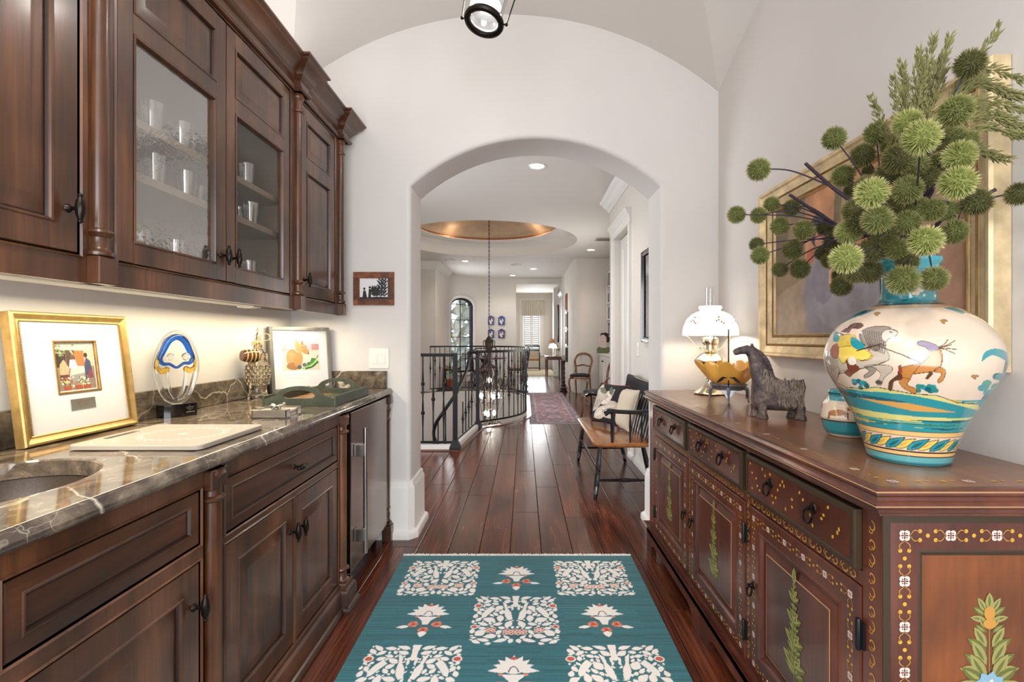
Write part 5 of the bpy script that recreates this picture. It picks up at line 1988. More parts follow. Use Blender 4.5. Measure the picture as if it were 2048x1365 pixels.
# serving tray
st_ = thing('serving_tray', (-1.03, 2.53, CT), 'weathered green wooden serving tray with arched handles and a striped wood floor', 'tray')
x0, x1, y0, y1 = -1.2, -0.862, 2.29, 2.775
zb = CT + 0.0006
mb = MB()
mb.box(x0 + 0.002, x1 - 0.002, y0 + 0.002, y1 - 0.002, zb, zb + 0.009)
mb.build('tray_floor', 'trayfloor', st_)
for a, b in ((x0, x0 + 0.012), (x1 - 0.012, x1)):
    mb = MB()
    mb.box(a, b, y0, y1, zb, zb + 0.047, 0.0015)
    mb.build('side_wall', 'green', st_)
xm = (x0 + x1) / 2
for yy in (y0, y1 - 0.014):
    mb = MB(frame((xm, yy, zb), (1, 0, 0), (0, 0, 1), (0, 1, 0)))
    hw = (x1 - x0) / 2 - 0.0125
    top = [(hw, 0.047), (0.115, 0.047)] + [(0.105 * math.cos(t), 0.047 + 0.045 * math.sin(t)) for t in np.linspace(0.12, PI - 0.12, 15)] + [(-0.115, 0.047), (-hw, 0.047)]
    hole = [(0.075 * math.cos(t), 0.044 + 0.03 * math.sin(t)) for t in np.linspace(0, PI, 13)]
    lo_ = [(-hw, 0), (hw, 0)]
    # left piece, right piece and the arch between, as one ring round the hole
    outer_ = [(hw, 0.0)] + top + [(-hw, 0.0)]
    m_ = len(outer_)
    # split ring at the bottom: bridge the hole outline and the outline
    hole_full = hole + [(-0.06, 0.036), (0.06, 0.036)]
    def res(poly, n_):
        P_ = [Vector(p) for p in poly] + [Vector(poly[0])]
        L_ = [0]
        for a_, b_ in zip(P_, P_[1:]): L_.append(L_[-1] + (b_ - a_).length)
        out_ = []
        for i_ in range(n_):
            s_ = L_[-1] * i_ / n_
            for j_ in range(len(P_) - 1):
                if L_[j_ + 1] >= s_:
                    f_ = (s_ - L_[j_]) / max(L_[j_ + 1] - L_[j_], 1e-9)
                    out_.append(tuple(P_[j_].lerp(P_[j_ + 1], f_)))
                    break
        return out_
    n2 = 60
    ang = [2 * PI * i_ / n2 for i_ in range(n2)]
    def ray(poly, a_):
        c_ = Vector((0, 0.05))
        d_ = Vector((math.cos(a_), math.sin(a_)))
        best = None
        for p_, q_ in zip(poly, poly[1:] + poly[:1]):
            p_, q_ = Vector(p_), Vector(q_)
            e_ = q_ - p_
            den = d_.x * e_.y - d_.y * e_.x
            if abs(den) < 1e-12: continue
            t1 = ((p_.x - c_.x) * e_.y - (p_.y - c_.y) * e_.x) / den
            t2 = ((p_.x - c_.x) * d_.y - (p_.y - c_.y) * d_.x) / den
            if t1 > 0 and -1e-6 <= t2 <= 1 + 1e-6 and (best is None or t1 > best): best = t1
        best = best or 0.001
        return (c_.x + d_.x * best, c_.y + d_.y * best)
    O_ = [ray(outer_, a_) for a_ in ang]
    H_ = [ray(hole_full, a_) for a_ in ang]
    mb.strip([[(x, y, 0) for x, y in O_], [(x, y, 0.014) for x, y in O_], [(x, y, 0.014) for x, y in H_], [(x, y, 0) for x, y in H_], [(x, y, 0) for x, y in O_]], True)
    mb.build('end_wall', 'green', st_, smooth=30)
for i, (p, m_) in enumerate(((0.06, 'trayfloor'), (0.15, 'green'), (0.24, 'trayfloor'))):
    mb = MB()
    mb.box(x0 + p, x0 + p + 0.05, y0 + 0.015, y1 - 0.015, zb + 0.0092, zb + 0.0102)
    mb.build('floor_stripe', m_, st_)

# silhouette picture and switch plate on the arch wall
sp = thing('silhouette_picture', (-0.943, YA, 1.461), 'small silhouette picture of two children and corn in a carved orange wood frame', 'picture')
fr = frame((-1.071, YA - 0.001, 1.461), (1, 0, 0), (0, 0, 1), (0, -1, 0))
W_, H_ = 0.255, 0.208
M['combed'] = wood('combed_orange_wood', '#5e3014', '#8a4b20', '#a8632d', 0, 30, 1.2, 0.5, 0, 0.3, 0.5)
mb = MB(fr)
mb.rings(0, W_, 0, H_, [(0, 0.0005), (0, 0.016), (0.002, 0.018), (0.037, 0.016), (0.039, 0.012), (0.039, 0.006)], cap=False)
f_ = mb.build('frame', 'combed', sp, smooth=0)
mb = MB(fr)
for i in range(46):
    x = 0.006 + (W_ - 0.012) * i / 45
    for a, b in ((0.003, 0.036), (H_ - 0.036, H_ - 0.003)):
        if a < x < W_ - 0.003 and 0.03 < x < W_ - 0.03:
            mb.box(x - 0.0012, x + 0.0012, a, b, 0.0165, 0.0182)
for i in range(30):
    y = 0.036 + (H_ - 0.072) * i / 29
    for a, b in ((0.003, 0.036), (W_ - 0.036, W_ - 0.003)):
        mb.box(a, b, y - 0.0012, y + 0.0012, 0.0165, 0.0182)
mb.build('groove_row', 'cabdark', f_, smooth=0)
iw, ih = W_ - 0.076, H_ - 0.076
cv = Canvas(iw, ih, 900, '#e3dee0')
k = lambda x, y: (x * iw, y * ih)
B = '#131213'
cv.poly([k(0, 0), k(1, 0), k(1, .1), k(.6, .12), k(.3, .08), k(0, .1)], B)
cv.poly([k(.1, .08), k(.26, .08), k(.22, .36), k(.2, .42), k(.13, .42)], B)
cv.ell(.165 * iw, .5 * ih, .04 * iw, .06 * ih, B)
cv.poly([k(.3, .08), k(.4, .08), k(.4, .3), k(.44, .48), k(.32, .48)], B)
cv.ell(.355 * iw, .56 * ih, .04 * iw, .06 * ih, B)
cv.stroke([k(.4, .42), k(.5, .44)], .006, B)
for sx_ in (.52, .6, .74, .86):
    hgt = .5 if sx_ < .65 else .95
    cv.stroke([k(sx_, .08), k(sx_ + .02, hgt)], .004, B)
    for i in range(8):
        y = .15 + (hgt - .15) * i / 8
        cv.leaf(*k(sx_, y), .035, .005, .7 + .3 * (i % 3), B)
        cv.leaf(*k(sx_, y), .035, .005, PI - .7 - .3 * (i % 2), B)
flatgrid('silhouette', cv, ((-1.071 + 0.038, YA - 0.008, 1.461 + 0.038), (1, 0, 0), (0, 0, 1), (0, -1, 0)), iw, ih, 'print', sp)

sw = thing('light_switch', (-0.913, YA, 1.06), 'white double rocker light switch on the arch wall beside the grey frame', 'switch')
fr = frame((-0.977, YA - 0.0008, 1.061), (1, 0, 0), (0, 0, 1), (0, -1, 0))
mb = MB(fr)
mb.rings(0, 0.127, 0, 0.13, [(0, 0), (0, 0.003), (0.003, 0.006), (0.006, 0.0065)])
mb.build('plate', 'white', sw)
for x in (0.023, 0.071):
    mb = MB(fr)
    mb.strip([[(x, 0.033, 0.0065), (x + 0.033, 0.033, 0.0065), (x + 0.033, 0.097, 0.0065), (x, 0.097, 0.0065)], [(x + .001, 0.034, 0.012), (x + 0.032, 0.034, 0.012), (x + 0.032, 0.096, 0.0075), (x + .001, 0.096, 0.0075)]], True, False, True)
    mb.build('rocker', 'trim', sw, smooth=0)
# ------------------------------------------------------------------ right side: painted sideboard
SX, SY0, SY1, STOP = 0.755, 1.055, 3.0, 0.94
sb = thing('painted_sideboard', (0.99, 2.03, 0), 'long dark wooden sideboard painted with yellow scrolls and flowers along the right wall', 'sideboard')
fS = frame((SX, 0, 0), (0, -1, 0), (0, 0, 1), (-1, 0, 0))      # u = -y
fE = frame((0, SY0, 0), (1, 0, 0), (0, 0, 1), (0, -1, 0))      # near end
XBK = XR - 0.004
mb = MB()
mb.box(SX + 0.025, XBK, SY0 + 0.025, SY1 - 0.02, 0.10, 0.878)
mb.build('carcass', 'side', sb)
# top: board with molded edge
TOPE = [(0.0, 0.94), (0.016, 0.94), (0.022, 0.935), (0.022, 0.927), (0.016, 0.922), (0.018, 0.915), (0.026, 0.908), (0.026, 0.902), (0.014, 0.895), (0.010, 0.887), (0.002, 0.883), (0.002, 0.878), (-0.02, 0.878)]
pth = [(XBK, SY1 - 0.008), (SX - 0.008, SY1 - 0.008), (SX - 0.008, SY0 - 0.005), (XBK, SY0 - 0.005)]
mb = MB()
mb.sweep(pth, TOPE, caps=True)
te = mb.build('top_molding', 'side', sb, smooth=25)
mb = MB()
mb.box(SX - 0.010, XBK, SY0 - 0.007, SY1 - 0.006, 0.90, 0.9402)
tb = mb.build('top_board', 'sidetop', sb)
mb = MB()
mb.sweep(pth, [(0.0225, 0.9352), (0.0235, 0.9335), (0.0225, 0.9318)], caps=False)
mb.sweep(pth, [(0.0265, 0.9062), (0.0272, 0.905), (0.0265, 0.9035)], caps=False)
mb.build('painted_line', 'sideline', te)
# corner posts, face frame
DRW = [(1.118, 1.668), (1.702, 2.262), (2.30, 2.868)]
ZD0, ZD1, ZO0, ZO1 = 0.735, 0.868, 0.155, 0.695
mb = MB(fS)
cells = []
ys = sorted({SY0, SY1} | {q for a, b in DRW for q in (a - 0.004, b + 0.004)})
zs = [0.10, ZO0 - 0.004, ZO1 + 0.004, ZD0 - 0.004, ZD1 + 0.004, 0.878]
for a, b in zip(ys, ys[1:]):
    for c_, d_ in zip(zs, zs[1:]):
        my, mz = (a + b) / 2, (c_ + d_) / 2
        if any(p - 0.004 < my < q + 0.004 for p, q in DRW) and (ZO0 - 0.004 < mz < ZO1 + 0.004 or ZD0 - 0.004 < mz < ZD1 + 0.004): continue
        mb.box(-b, -a, c_, d_, -0.024, 0)
ff = mb.build('face_frame', 'side', sb, smooth=0)


class Orn:
    """painted ornament: thin flat shapes on a frame, one material slot per colour"""
    KEYS = ['orn_gold', 'orn_ochre', 'orn_white', 'orn_rose', 'orn_leaf', 'orn_leaf2', 'orn_blue', 'cabdark']

    def __init__(s, fr, lift=0.0006):
        s.mb = MB(fr)
        s.w = lift
        s.r = random.Random(4)

    def c(s, key): s.mb.k = s.KEYS.index(key)

    def dot(s, u, v, r, key='orn_gold', n=8, st=1.0):
        s.c(key)
        s.mb.flat([(u + r * math.cos(2 * PI * i / n), v + r * st * math.sin(2 * PI * i / n)) for i in range(n)], s.w)

    def leaf(s, u, v, L, w_, a, key='orn_leaf'):
        s.c(key)
        s.i = (getattr(s, 'i', 0) + 1) % 48
        w0 = s.w
        s.w += s.i * 1.6e-5
        s.mb.flat(leafpoly(u, v, L, w_, a), s.w)
        if key in ('orn_leaf', 'orn_leaf2'):
            s.c('orn_leaf2' if key == 'orn_leaf' else 'orn_leaf')
            s.mb.flat(leafpoly(u + L * .15 * math.cos(a), v + L * .15 * math.sin(a), L * .7, w_ * .3, a), s.w + 0.8e-5)
        s.w = w0

    def flower(s, u, v, r, key='orn_white'):
        for i in range(4):
            a = PI / 4 + i * PI / 2
            s.dot(u + r * .55 * math.cos(a), v + r * .55 * math.sin(a), r * .52, key)
        s.w += 0.0002
        s.dot(u, v, r * .25, 'orn_rose', 6)
        for i in range(4):
            a = PI / 4 + i * PI / 2
            s.dot(u + r * .5 * math.cos(a), v + r * .5 * math.sin(a), r * .13, 'cabdark', 5)
        s.w -= 0.0002

    def stroke(s, pts, wd, key='orn_ochre'):
        s.c(key)
        P_ = [Vector(p) for p in pts]
        L_, R_ = [], []
        for i, p in enumerate(P_):
            d = (P_[min(i + 1, len(P_) - 1)] - P_[max(i - 1, 0)])
            d.normalize()
            n_ = Vector((-d.y, d.x)) * wd * (0.5 if 0 < i < len(P_) - 1 else 0.2)
            L_.append(tuple(p + n_)); R_.append(tuple(p - n_))
        for i in range(len(P_) - 1):
            s.mb.flat([L_[i], R_[i], R_[i + 1], L_[i + 1]], s.w)

    def curl(s, u, v, r, a0=0.0, sgn=1, key='orn_ochre', wd=0.0036):
        pts = []
        for i in range(13):
            t = i / 12
            a = a0 + sgn * t * 4.6
            rr = r * (1 - 0.72 * t)
            pts.append((u + rr * math.cos(a), v + rr * math.sin(a)))
        s.stroke(pts, wd, key)

    def scroll_band(s, u0, v0, u1, v1, step, r, key='orn_ochre'):
        d = Vector((u1 - u0, v1 - v0))
        n_ = max(1, int(d.length / step))
        base = math.atan2(d.y, d.x)
        for i in range(n_):
            p = Vector((u0, v0)) + d * ((i + .5) / n_)
            s.curl(p.x, p.y, r, base + (PI if i % 2 else 0), 1 if i % 2 else -1, key)
            s.curl(p.x - d.x / n_ * .25, p.y - d.y / n_ * .25, r * .55, base + PI / 2, 1, 'orn_gold', 0.002)

    def garland(s, u0, v0, u1, v1, fr_, pitch, ends=True):
        """flower ... dots and tendrils ... flower"""
        d = Vector((u1 - u0, v1 - v0))
        n_ = max(1, round(d.length / pitch))
        e = d.normalized()
        q = Vector((-e.y, e.x))
        st = d / n_
        for i in range(n_ + 1):
            p = Vector((u0, v0)) + st * i
            if ends or 0 < i < n_: s.flower(p.x, p.y, fr_)
            if i == n_: break
            for sg in (-1, 1):
                for t0, t1 in ((0.0, .33), (1.0, .67)):
                    a = p + st * t0 + e * (fr_ * .9 if t0 == 0 else -fr_ * .9)
                    b = p + st * t1 + q * sg * fr_ * .75
                    mid = (a + b) / 2 + q * sg * fr_ * .55
                    s.stroke([tuple(a), tuple(a.lerp(mid, .6) + q * sg * fr_ * .15), tuple(mid), tuple(b)], fr_ * .16, 'orn_ochre')
                    s.dot(b.x, b.y, fr_ * .36)
            c_ = p + st * .5
            s.dot(c_.x, c_.y, fr_ * .36)

    def spray(s, u, v, h, wd, blue=True):
        """leafy spray with a thistle at the top and a blue flower low down"""
        s.stroke([(u, v), (u, v + h * .95)], wd * .05, 'orn_leaf2')
        n_ = 13
        for i in range(n_):
            t = (i + .5) / n_
            k = wd * (1.0 - .6 * t) * (0.8 + .25 * math.sin(i * 2.0))
            for sg in (-1, 1):
                for da in (0, .55):
                    s.leaf(u, v + h * (.04 + .82 * t), k * (1 - da * .35), k * .21, PI / 2 - sg * (1.25 - .45 * t - da), 'orn_leaf' if (i + sg + int(da * 2)) % 3 else 'orn_leaf2')
        s.leaf(u, v + h * .86, h * .14, h * .035, PI / 2, 'orn_leaf2')
        s.dot(u, v + h * .78, wd * .16, 'orn_ochre', 10, 1.6)

    def build(s, name, parent):
        return s.mb.build(name, s.KEYS, parent, smooth=0, recalc=False)


oF = Orn(fS)
for a, b in DRW:
    oF.scroll_band(-b + 0.01, (ZD0 + ZO1) / 2, -a - 0.01, (ZD0 + ZO1) / 2, 0.033, 0.0135)
for yv in (1.086, 1.685, 2.281, 2.935):
    oF.scroll_band(-yv, 0.17, -yv, 0.86, 0.036, 0.0135)
oF.build('scroll_ornament', ff)

# near end panel with garland border and flower spray
mb = MB(fE)
EX0, EX1 = SX + 0.001, XBK
mb.rings(EX0, EX1, 0.10, 0.878, [(0, -0.02), (0, 0.0), (0.002, 0.001), (0.074, 0.001)], cap=False)
mb.k = 0
ep = mb.build('end_frame', 'side', sb)
mb = MB(fE)
mb.rings(EX0 + 0.074, EX1 - 0.074, 0.174, 0.804, [(0, 0.001), (0.004, 0.002), (0.012, -0.003), (0.013, -0.004)], cap=False)
mb.build('end_bead', 'sidedark', sb)
mb = MB(fE)
mb.quad((EX0 + 0.085, 0.18, -0.0038), (EX1 - 0.085, 0.18, -0.0038), (EX1 - 0.085, 0.795, -0.0038), (EX0 + 0.085, 0.795, -0.0038))
mb.build('end_panel', 'sidepanel', sb, smooth=0, label='amber wood end panel painted with a leafy spray')
mb = MB(fE)
mb.box(EX0 + 0.0, EX0 + 0.016, 0.10, 0.878, 0.0012, 0.0024)
mb.box(EX0 + 0.016, EX1, 0.862, 0.878, 0.0012, 0.0024)
mb.build('end_edge_line', 'sidedark', sb)
oE = Orn(fE, 0.0018)
oE.garland(EX0 + 0.046, 0.835, EX1 - 0.03, 0.835, 0.0125, 0.093)
oE.garland(EX0 + 0.046, 0.835, EX0 + 0.046, 0.16, 0.0125, 0.093, False)
uc = (EX0 + EX1) / 2 - 0.004
UP = 0.072
oE.w = -0.003
bv = 0.47
oE.stroke([(uc, 0.28 + UP), (uc, 0.62 + UP)], 0.004, 'orn_leaf2')
for dy, L_, n_ in ((0.60, .035, 3), (0.565, .03, 2), (0.525, .05, 2), (0.488, .058, 3), (0.455, .065, 3), (0.38, .06, 3), (0.33, .06, 3)):
    for j in range(n_):
        for sg in (-1, 1):
            oE.leaf(uc + sg * 0.006, dy + UP - j * 0.009, L_, L_ * .2, PI / 2 - sg * (0.55 + .42 * j), 'orn_leaf' if j % 2 else 'orn_leaf2')
oE.leaf(uc, 0.605 + UP, .036, .009, PI / 2, 'orn_leaf2')
oE.w = -0.0018
oE.dot(uc, 0.597 + UP, .012, 'orn_ochre', 10, 1.3)
oE.w = -0.0017
oE.dot(uc, 0.575 + UP, .014, 'orn_ochre', 10, .8)
for i in range(9):
    a = 2 * PI * i / 9
    oE.leaf(uc, 0.44 + UP, .036, .0125, a, 'orn_blue')
oE.w = -0.0008
for i in range(6):
    oE.leaf(uc, 0.44 + UP, .02, .006, 2 * PI * i / 6 + .3, 'orn_white')
oE.build('painted_ornament', ep)

# drawers with ring pulls, doors with sprays
def ring_pull(parent, fr, u, v, w0, big=1.0):
    mb = MB(fr)
    o = fr
    mb.lathe([(0.017 * big, w0), (0.015 * big, w0 + 0.003), (0.006, w0 + 0.005), (0.005, w0 + 0.012), (0.008, w0 + 0.016), (0.001, w0 + 0.02)], (u, v + 0.012, 0), 12)
    n_ = 16
    mb.tube([(u + 0.019 * big * math.cos(2 * PI * i / n_), v - 0.006 + 0.019 * big * math.sin(2 * PI * i / n_), w0 + 0.013 - 0.004 * math.sin(2 * PI * i / n_)) for i in range(n_)], 0.0032, 6, True)
    return mb.build('ring_pull', 'bronze', parent)


for k_, (a, b) in enumerate(DRW):
    mb = MB(fS)
    mb.rings(-b, -a, ZD0, ZD1, [(0, -0.02), (0, 0.012), (0.004, 0.016), (0.010, 0.017), (0.018, 0.0145)])
    dw = mb.build('drawer', 'side', sb, smooth=25)
    mb = MB(fS)
    mb.rings(-b - 0.0005, -a + 0.0005, ZD0 - 0.0005, ZD1 + 0.0005, [(0, -0.003), (0.0, 0.0125), (0.004, 0.0165), (0.011, 0.0176), (0.016, 0.0158)], cap=False)
    mb.build('drawer_edge', 'sidedark', dw, smooth=25)
    o_ = Orn(fS, 0.0152)
    for i in range(30):
        u_, v_ = -b + 0.025 + (b - a - 0.05) * ((i % 12 + .5 + .3 * math.sin(i * 5.1)) / 12), ZD0 + 0.022 + (ZD1 - ZD0 - 0.044) * (((i * 7) % 5 + .5 + .3 * math.sin(i * 3.3)) / 5)
        o_.leaf(u_ - .005, v_, 0.0115, 0.0042, (i % 3) * 0.8, 'orn_gold')
    o_.build('painted_dots', dw)
    L_ = b - a
    for t_ in (0.30, 0.70):
        ring_pull(dw, fS, -a - L_ * t_, (ZD0 + ZD1) / 2 + 0.002, 0.0145)
    mb = MB(fS)
    FW = 0.066
    mb.rings(-b, -a, ZO0, ZO1, [(0, -0.02), (0, 0.0), (0.003, 0.004), (FW, 0.004), (FW + 0.004, 0.007), (FW + 0.012, 0.004), (FW + 0.016, -0.006), (FW + 0.022, -0.007), (FW + 0.05, 0.001), (FW + 0.052, 0.002)])
    do_ = mb.build('door', 'side', sb, smooth=20)
    mb = MB(fS)
    mb.rings(-b + FW + 0.047, -a - FW - 0.047, ZO0 + FW + 0.047, ZO1 - FW - 0.047, [(0, 0.0015), (0.0015, 0.0028), (0.003, 0.0026)], cap=False)
    mb.build('panel_line', 'sideline', do_, smooth=0)
    o_ = Orn(fS, 0.0046)
    f_ = FW / 2
    for qi, q in enumerate((((-b + f_, ZO0 + f_), (-a - f_, ZO0 + f_)), ((-b + f_, ZO1 - f_), (-a - f_, ZO1 - f_)), ((-b + f_, ZO0 + f_), (-b + f_, ZO1 - f_)), ((-a - f_, ZO0 + f_), (-a - f_, ZO1 - f_)))):
        o_.garland(*q[0], *q[1], 0.0095, 0.088, qi < 2)
    o_.w = 0.0027
    um = -(a + b) / 2
    o_.spray(um, ZO0 + FW + 0.07, 0.32, 0.066)
    o_.build('painted_ornament', do_)
    hy = b - 0.022 if k_ > 0 else a + 0.025
    hy = (b - 0.03) if k_ != 2 else (a + 0.03)
    ring_pull(do_, fS, -hy, 0.43, 0.004, 0.8)
    for z in (0.26, 0.59):
        mb = MB(fS)
        he = a if k_ != 2 else b
        mb.lathe([(0.005, -0.035), (0.0062, -0.03), (0.0062, 0.03), (0.005, 0.035)], (-he, 0, 0), 8, ((1, 0, 0), (0, 0, 1), (0, 1, 0)))
        mb.v = [(x, y, zz + z) for x, y, zz in mb.v]
        mb.v = [(x - 0.008, y, zz) for x, y, zz in mb.v]
        mb.box(-he - 0.014, -he + 0.014, z - 0.03, z + 0.03, 0.0, 0.0055)
        mb.build('hinge', 'iron', do_)

# bracket base
mb = MB()
bp = [(XBK, SY1), (SX - 0.018, SY1), (SX - 0.018, SY0 - 0.016), (XBK, SY0 - 0.016)]
mb.sweep(bp, [(0.0, 0.10), (0.0, 0.135), (-0.0, 0.14), (0.006, 0.147), (0.016, 0.152), (0.02, 0.153)], caps=False)
mb.build('base_molding', 'side', sb, smooth=25)


def apron(fr, u0, u1, foot, th):
    pts = [(u0, 0), (u0 + foot, 0), (u0 + foot, 0.028), (u0 + foot + .02, 0.05), (u0 + foot + 0.05, 0.062)]
    pts += [(u1 - foot - 0.05, 0.062), (u1 - foot - .02, 0.05), (u1 - foot, 0.028), (u1 - foot, 0), (u1, 0), (u1, 0.138), (u0, 0.138)]
    mb = MB(fr)
    mb.prism(pts, -th, 0)
    return mb


apron(frame((SX - 0.018, 0, 0), (0, -1, 0), (0, 0, 1), (-1, 0, 0)), -SY1, -2.1, 0.10, 0.03).build('bracket_base', 'side', sb, smooth=0)
apron(frame((SX - 0.018, 0, 0), (0, -1, 0), (0, 0, 1), (-1, 0, 0)), -2.1, -SY0 + 0.016, 0.10, 0.03).build('bracket_base', 'side', sb, smooth=0)
apron(frame((0, SY0 - 0.016, 0), (1, 0, 0), (0, 0, 1), (0, -1, 0)), SX - 0.0175, XBK, 0.08, 0.03).build('bracket_base', 'side', sb, smooth=0)

# painted border on the top
oT = Orn(frame((0, 0, 0.9404), (1, 0, 0), (0, 1, 0), (0, 0, 1)), 0.0004)
for i in range(8):
    u_ = 0.80 + 0.055 * i
    if i % 3 == 0: oT.flower(u_, SY0 + 0.03, 0.011)
    else:
        oT.leaf(u_ - .008, SY0 + 0.03, .016, .0045, 0, 'orn_gold')
        oT.dot(u_ + .022, SY0 + 0.033, .004)
for i in range(26):
    v_ = SY0 + 0.06 + 0.072 * i
    if i % 3 == 1: oT.flower(SX + 0.03, v_, 0.010)
    else:
        oT.leaf(SX + 0.03, v_ - .008, .016, .0045, PI / 2, 'orn_ochre')
        oT.dot(SX + 0.034, v_ + .026, .004, 'orn_ochre')
oT.build('painted_border', tb)

# ---- big majolica vase
VX, VY, VZ = 0.99, 1.29, STOP + 0.0012
va = thing('majolica_vase', (VX, VY, VZ), 'large glazed vase painted with a horse rider chasing a stag, holding the green branches', 'vase')
VP = catmull([(0.084, 0.0), (0.089, 0.006), (0.090, 0.012), (0.103, 0.06), (0.124, 0.115), (0.150, 0.165), (0.174, 0.21), (0.186, 0.245), (0.185, 0.28), (0.171, 0.318), (0.145, 0.352), (0.112, 0.378), (0.080, 0.394), (0.063, 0.404), (0.060, 0.42), (0.060, 0.47), (0.064, 0.49), (0.071, 0.503), (0.072, 0.512)], 14)
VP = [(p[0], p[1]) for p in VP]
pr_r = np.array([p[0] for p in VP])
pr_z = np.array([p[1] for p in VP])
Hn, Wn = 380, 800
zz = np.linspace(0, 0.512, Hn)
rr = np.interp(zz, pr_z, pr_r)
SPAN = 2 * PI
cvW, cvH = 2.0, 0.512       # canvas: u 0..2 (full turn; 1 = towards the camera), v = height
cv = Canvas(2.0, 0.512, 1, '#e4cbb4')
cv.W, cv.H = Wn, Hn
cv.a = np.empty((Hn, Wn, 3))
cv.a[:] = S('#d9c3ad')


class VC:
    """draws in (theta, z) on the vase; x 0..1456 / y 0..1365 are sketch units of the painted scene"""
    def uv(s, x, y):
        z = min(max((1225 - y) * 0.00037, -0.01), 0.42)
        r = np.interp(z, pr_z, pr_r)
        z2 = z
        t = max(-0.995, min(0.995, (x - 752) / 600 * 0.186 / max(r, 0.05)))
        th = math.asin(t)
        return th, z2

    def px(s, x, y):
        th, z = s.uv(x, y)
        return ((th / (2 * PI) + 0.5) * (Wn - 1), z / 0.512 * (Hn - 1))

    def poly(s, pts, c, alpha=1.0):
        soft = len(pts) > 4 and len(pts) != 20
        if soft: pts = [(p[0], p[1]) for p in catmull([(x, y, 0) for x, y in pts], 4, True)]
        cv.poly([s.px(*p) for p in pts], c, alpha)
        if soft and c not in (TE, TD, YE, OC, BR_, '#cfc77a'): s.line(pts + pts[:1], 3.2, BR_)

    def ell(s, x, y, rx, ry, c, rot=0.0):
        s.poly([(x + rx * math.cos(t) * math.cos(rot) - ry * math.sin(t) * math.sin(rot), y + rx * math.cos(t) * math.sin(rot) + ry * math.sin(t) * math.cos(rot)) for t in np.linspace(0, 2 * PI, 21)[:-1]], c)

    def line(s, pts, w, c):
        for (ax, ay), (bx, by) in zip(pts, pts[1:]):
            d = math.hypot(bx - ax, by - ay) or 1
            nx, ny = -(by - ay) / d * w / 2, (bx - ax) / d * w / 2
            s.poly([(ax + nx, ay + ny), (bx + nx, by + ny), (bx - nx, by - ny), (ax - nx, ay - ny)], c)


def band(z0, z1, c):
    a, b = int(z0 / 0.512 * (Hn - 1)), int(z1 / 0.512 * (Hn - 1)) + 1
    cv.a[a:b] = S(c)


V_ = VC()
rv = random.Random(9)
TE, TD, YE, OC, BR_ = '#1f8a94', '#0f5a66', '#d9bf5a', '#d19a4e', '#3f2a20'
band(0.0, 0.022, '#5fa9ae')
band(0.004, 0.009, '#2d7f8c')
band(0.023, 0.026, BR_)
band(0.026, 0.034, '#e0b878')
band(0.034, 0.0365, BR_)
# rope band
def mm(u, z): return (u / 628.0 * Wn, z / 512.0 * (Hn - 1))


def lens(u, z, L, w, a, c, ln=False):
    pts = [mm(*p) for p in Canvas.leafpts(None, u, z, L, w, a)]
    cv.poly(pts, c)
    if ln: cv.stroke(pts + pts[:1], 1.3, BR_)


for i in range(-1, 15):
    u = i * 628 / 14
    lens(u + 20, 41, 48, 8.5, .62, YE, True)
    lens(u - 2, 40, 52, 9.5, .62, TE, True)
    lens(u + 6, 44, 30, 3.2, .66, TD)
    lens(u + 27, 46, 24, 2.2, .66, OC)
band(0.075, 0.077, BR_)
band(0.077, 0.087, '#dfb572')
band(0.087, 0.089, BR_)
band(0.089, 0.118, TE)
band(0.118, 0.168, '#7fae8c')
for i in range(150):
    z = rv.uniform(0.09, 0.170)
    x = rv.uniform(0, Wn)
    L_ = rv.uniform(28, 130)
    c_ = rv.choice((TE, TE, TD, '#3d9f96', YE, '#c9c06a', OC, '#77b0a0', '#2a8f7a'))
    cv.ell(x, z / 0.512 * (Hn - 1), L_, rv.uniform(0.9, 3.3), c_, rv.uniform(-.015, .015))
for i in range(22):
    z = rv.uniform(0.095, 0.165)
    x = rv.uniform(0, Wn)
    cv.stroke([(x + j * 12, z / 0.512 * (Hn - 1) + rv.uniform(-.6, .6)) for j in range(8)], 0.9, BR_)
for i in range(5):
    x0_ = rv.uniform(100, 450)
    for j in range(7):
        cv.ell(x0_ + j * 7, rv.uniform(0.1, 0.155) / 0.512 * (Hn - 1) * 0 + (0.105 + 0.012 * i) / 0.512 * (Hn - 1), 3.5, 1.8, TD)
        cv.ell(x0_ + j * 7, (0.105 + 0.012 * i) / 0.512 * (Hn - 1), 2.4, 1.0, '#9fbf8a')
# ground hills
V_.poly([(150, 740), (300, 735), (420, 725), (560, 705), (760, 730), (900, 740), (1020, 780), (1160, 800), (1280, 860), (1280, 900), (150, 900)], '#cfc77a')
V_.poly([(250, 750), (480, 740), (760, 745), (1000, 790), (1180, 850), (1180, 890), (250, 860)], TE)
V_.poly([(300, 760), (520, 770), (740, 790), (600, 800), (330, 790)], TD)
V_.poly([(420, 790), (760, 800), (1040, 850), (780, 850)], OC)
for x in (440, 870):
    for j in range(11):
        V_.ell(x + rv.uniform(-62, 62), 705 + rv.uniform(-42, 15), 19, 16, rv.choice((TE, TD, '#277f78')))
V_.line([(240, 740), (480, 722), (560, 705), (780, 735), (920, 740), (1040, 785), (1160, 800)], 5, BR_)
# tree on the right
V_.poly([(1330, 500), (1390, 560), (1360, 720), (1290, 800), (1180, 830), (1200, 740), (1290, 660), (1310, 560)], TD)
for j in range(26):
    V_.ell(1240 + rv.uniform(-60, 110), rv.uniform(600, 820), 30, 22, rv.choice((TE, TD, '#3c8f7f')))
V_.poly([(1170, 525), (1190, 470), (1260, 450), (1340, 480), (1370, 560), (1310, 520), (1240, 490), (1200, 505)], TE)
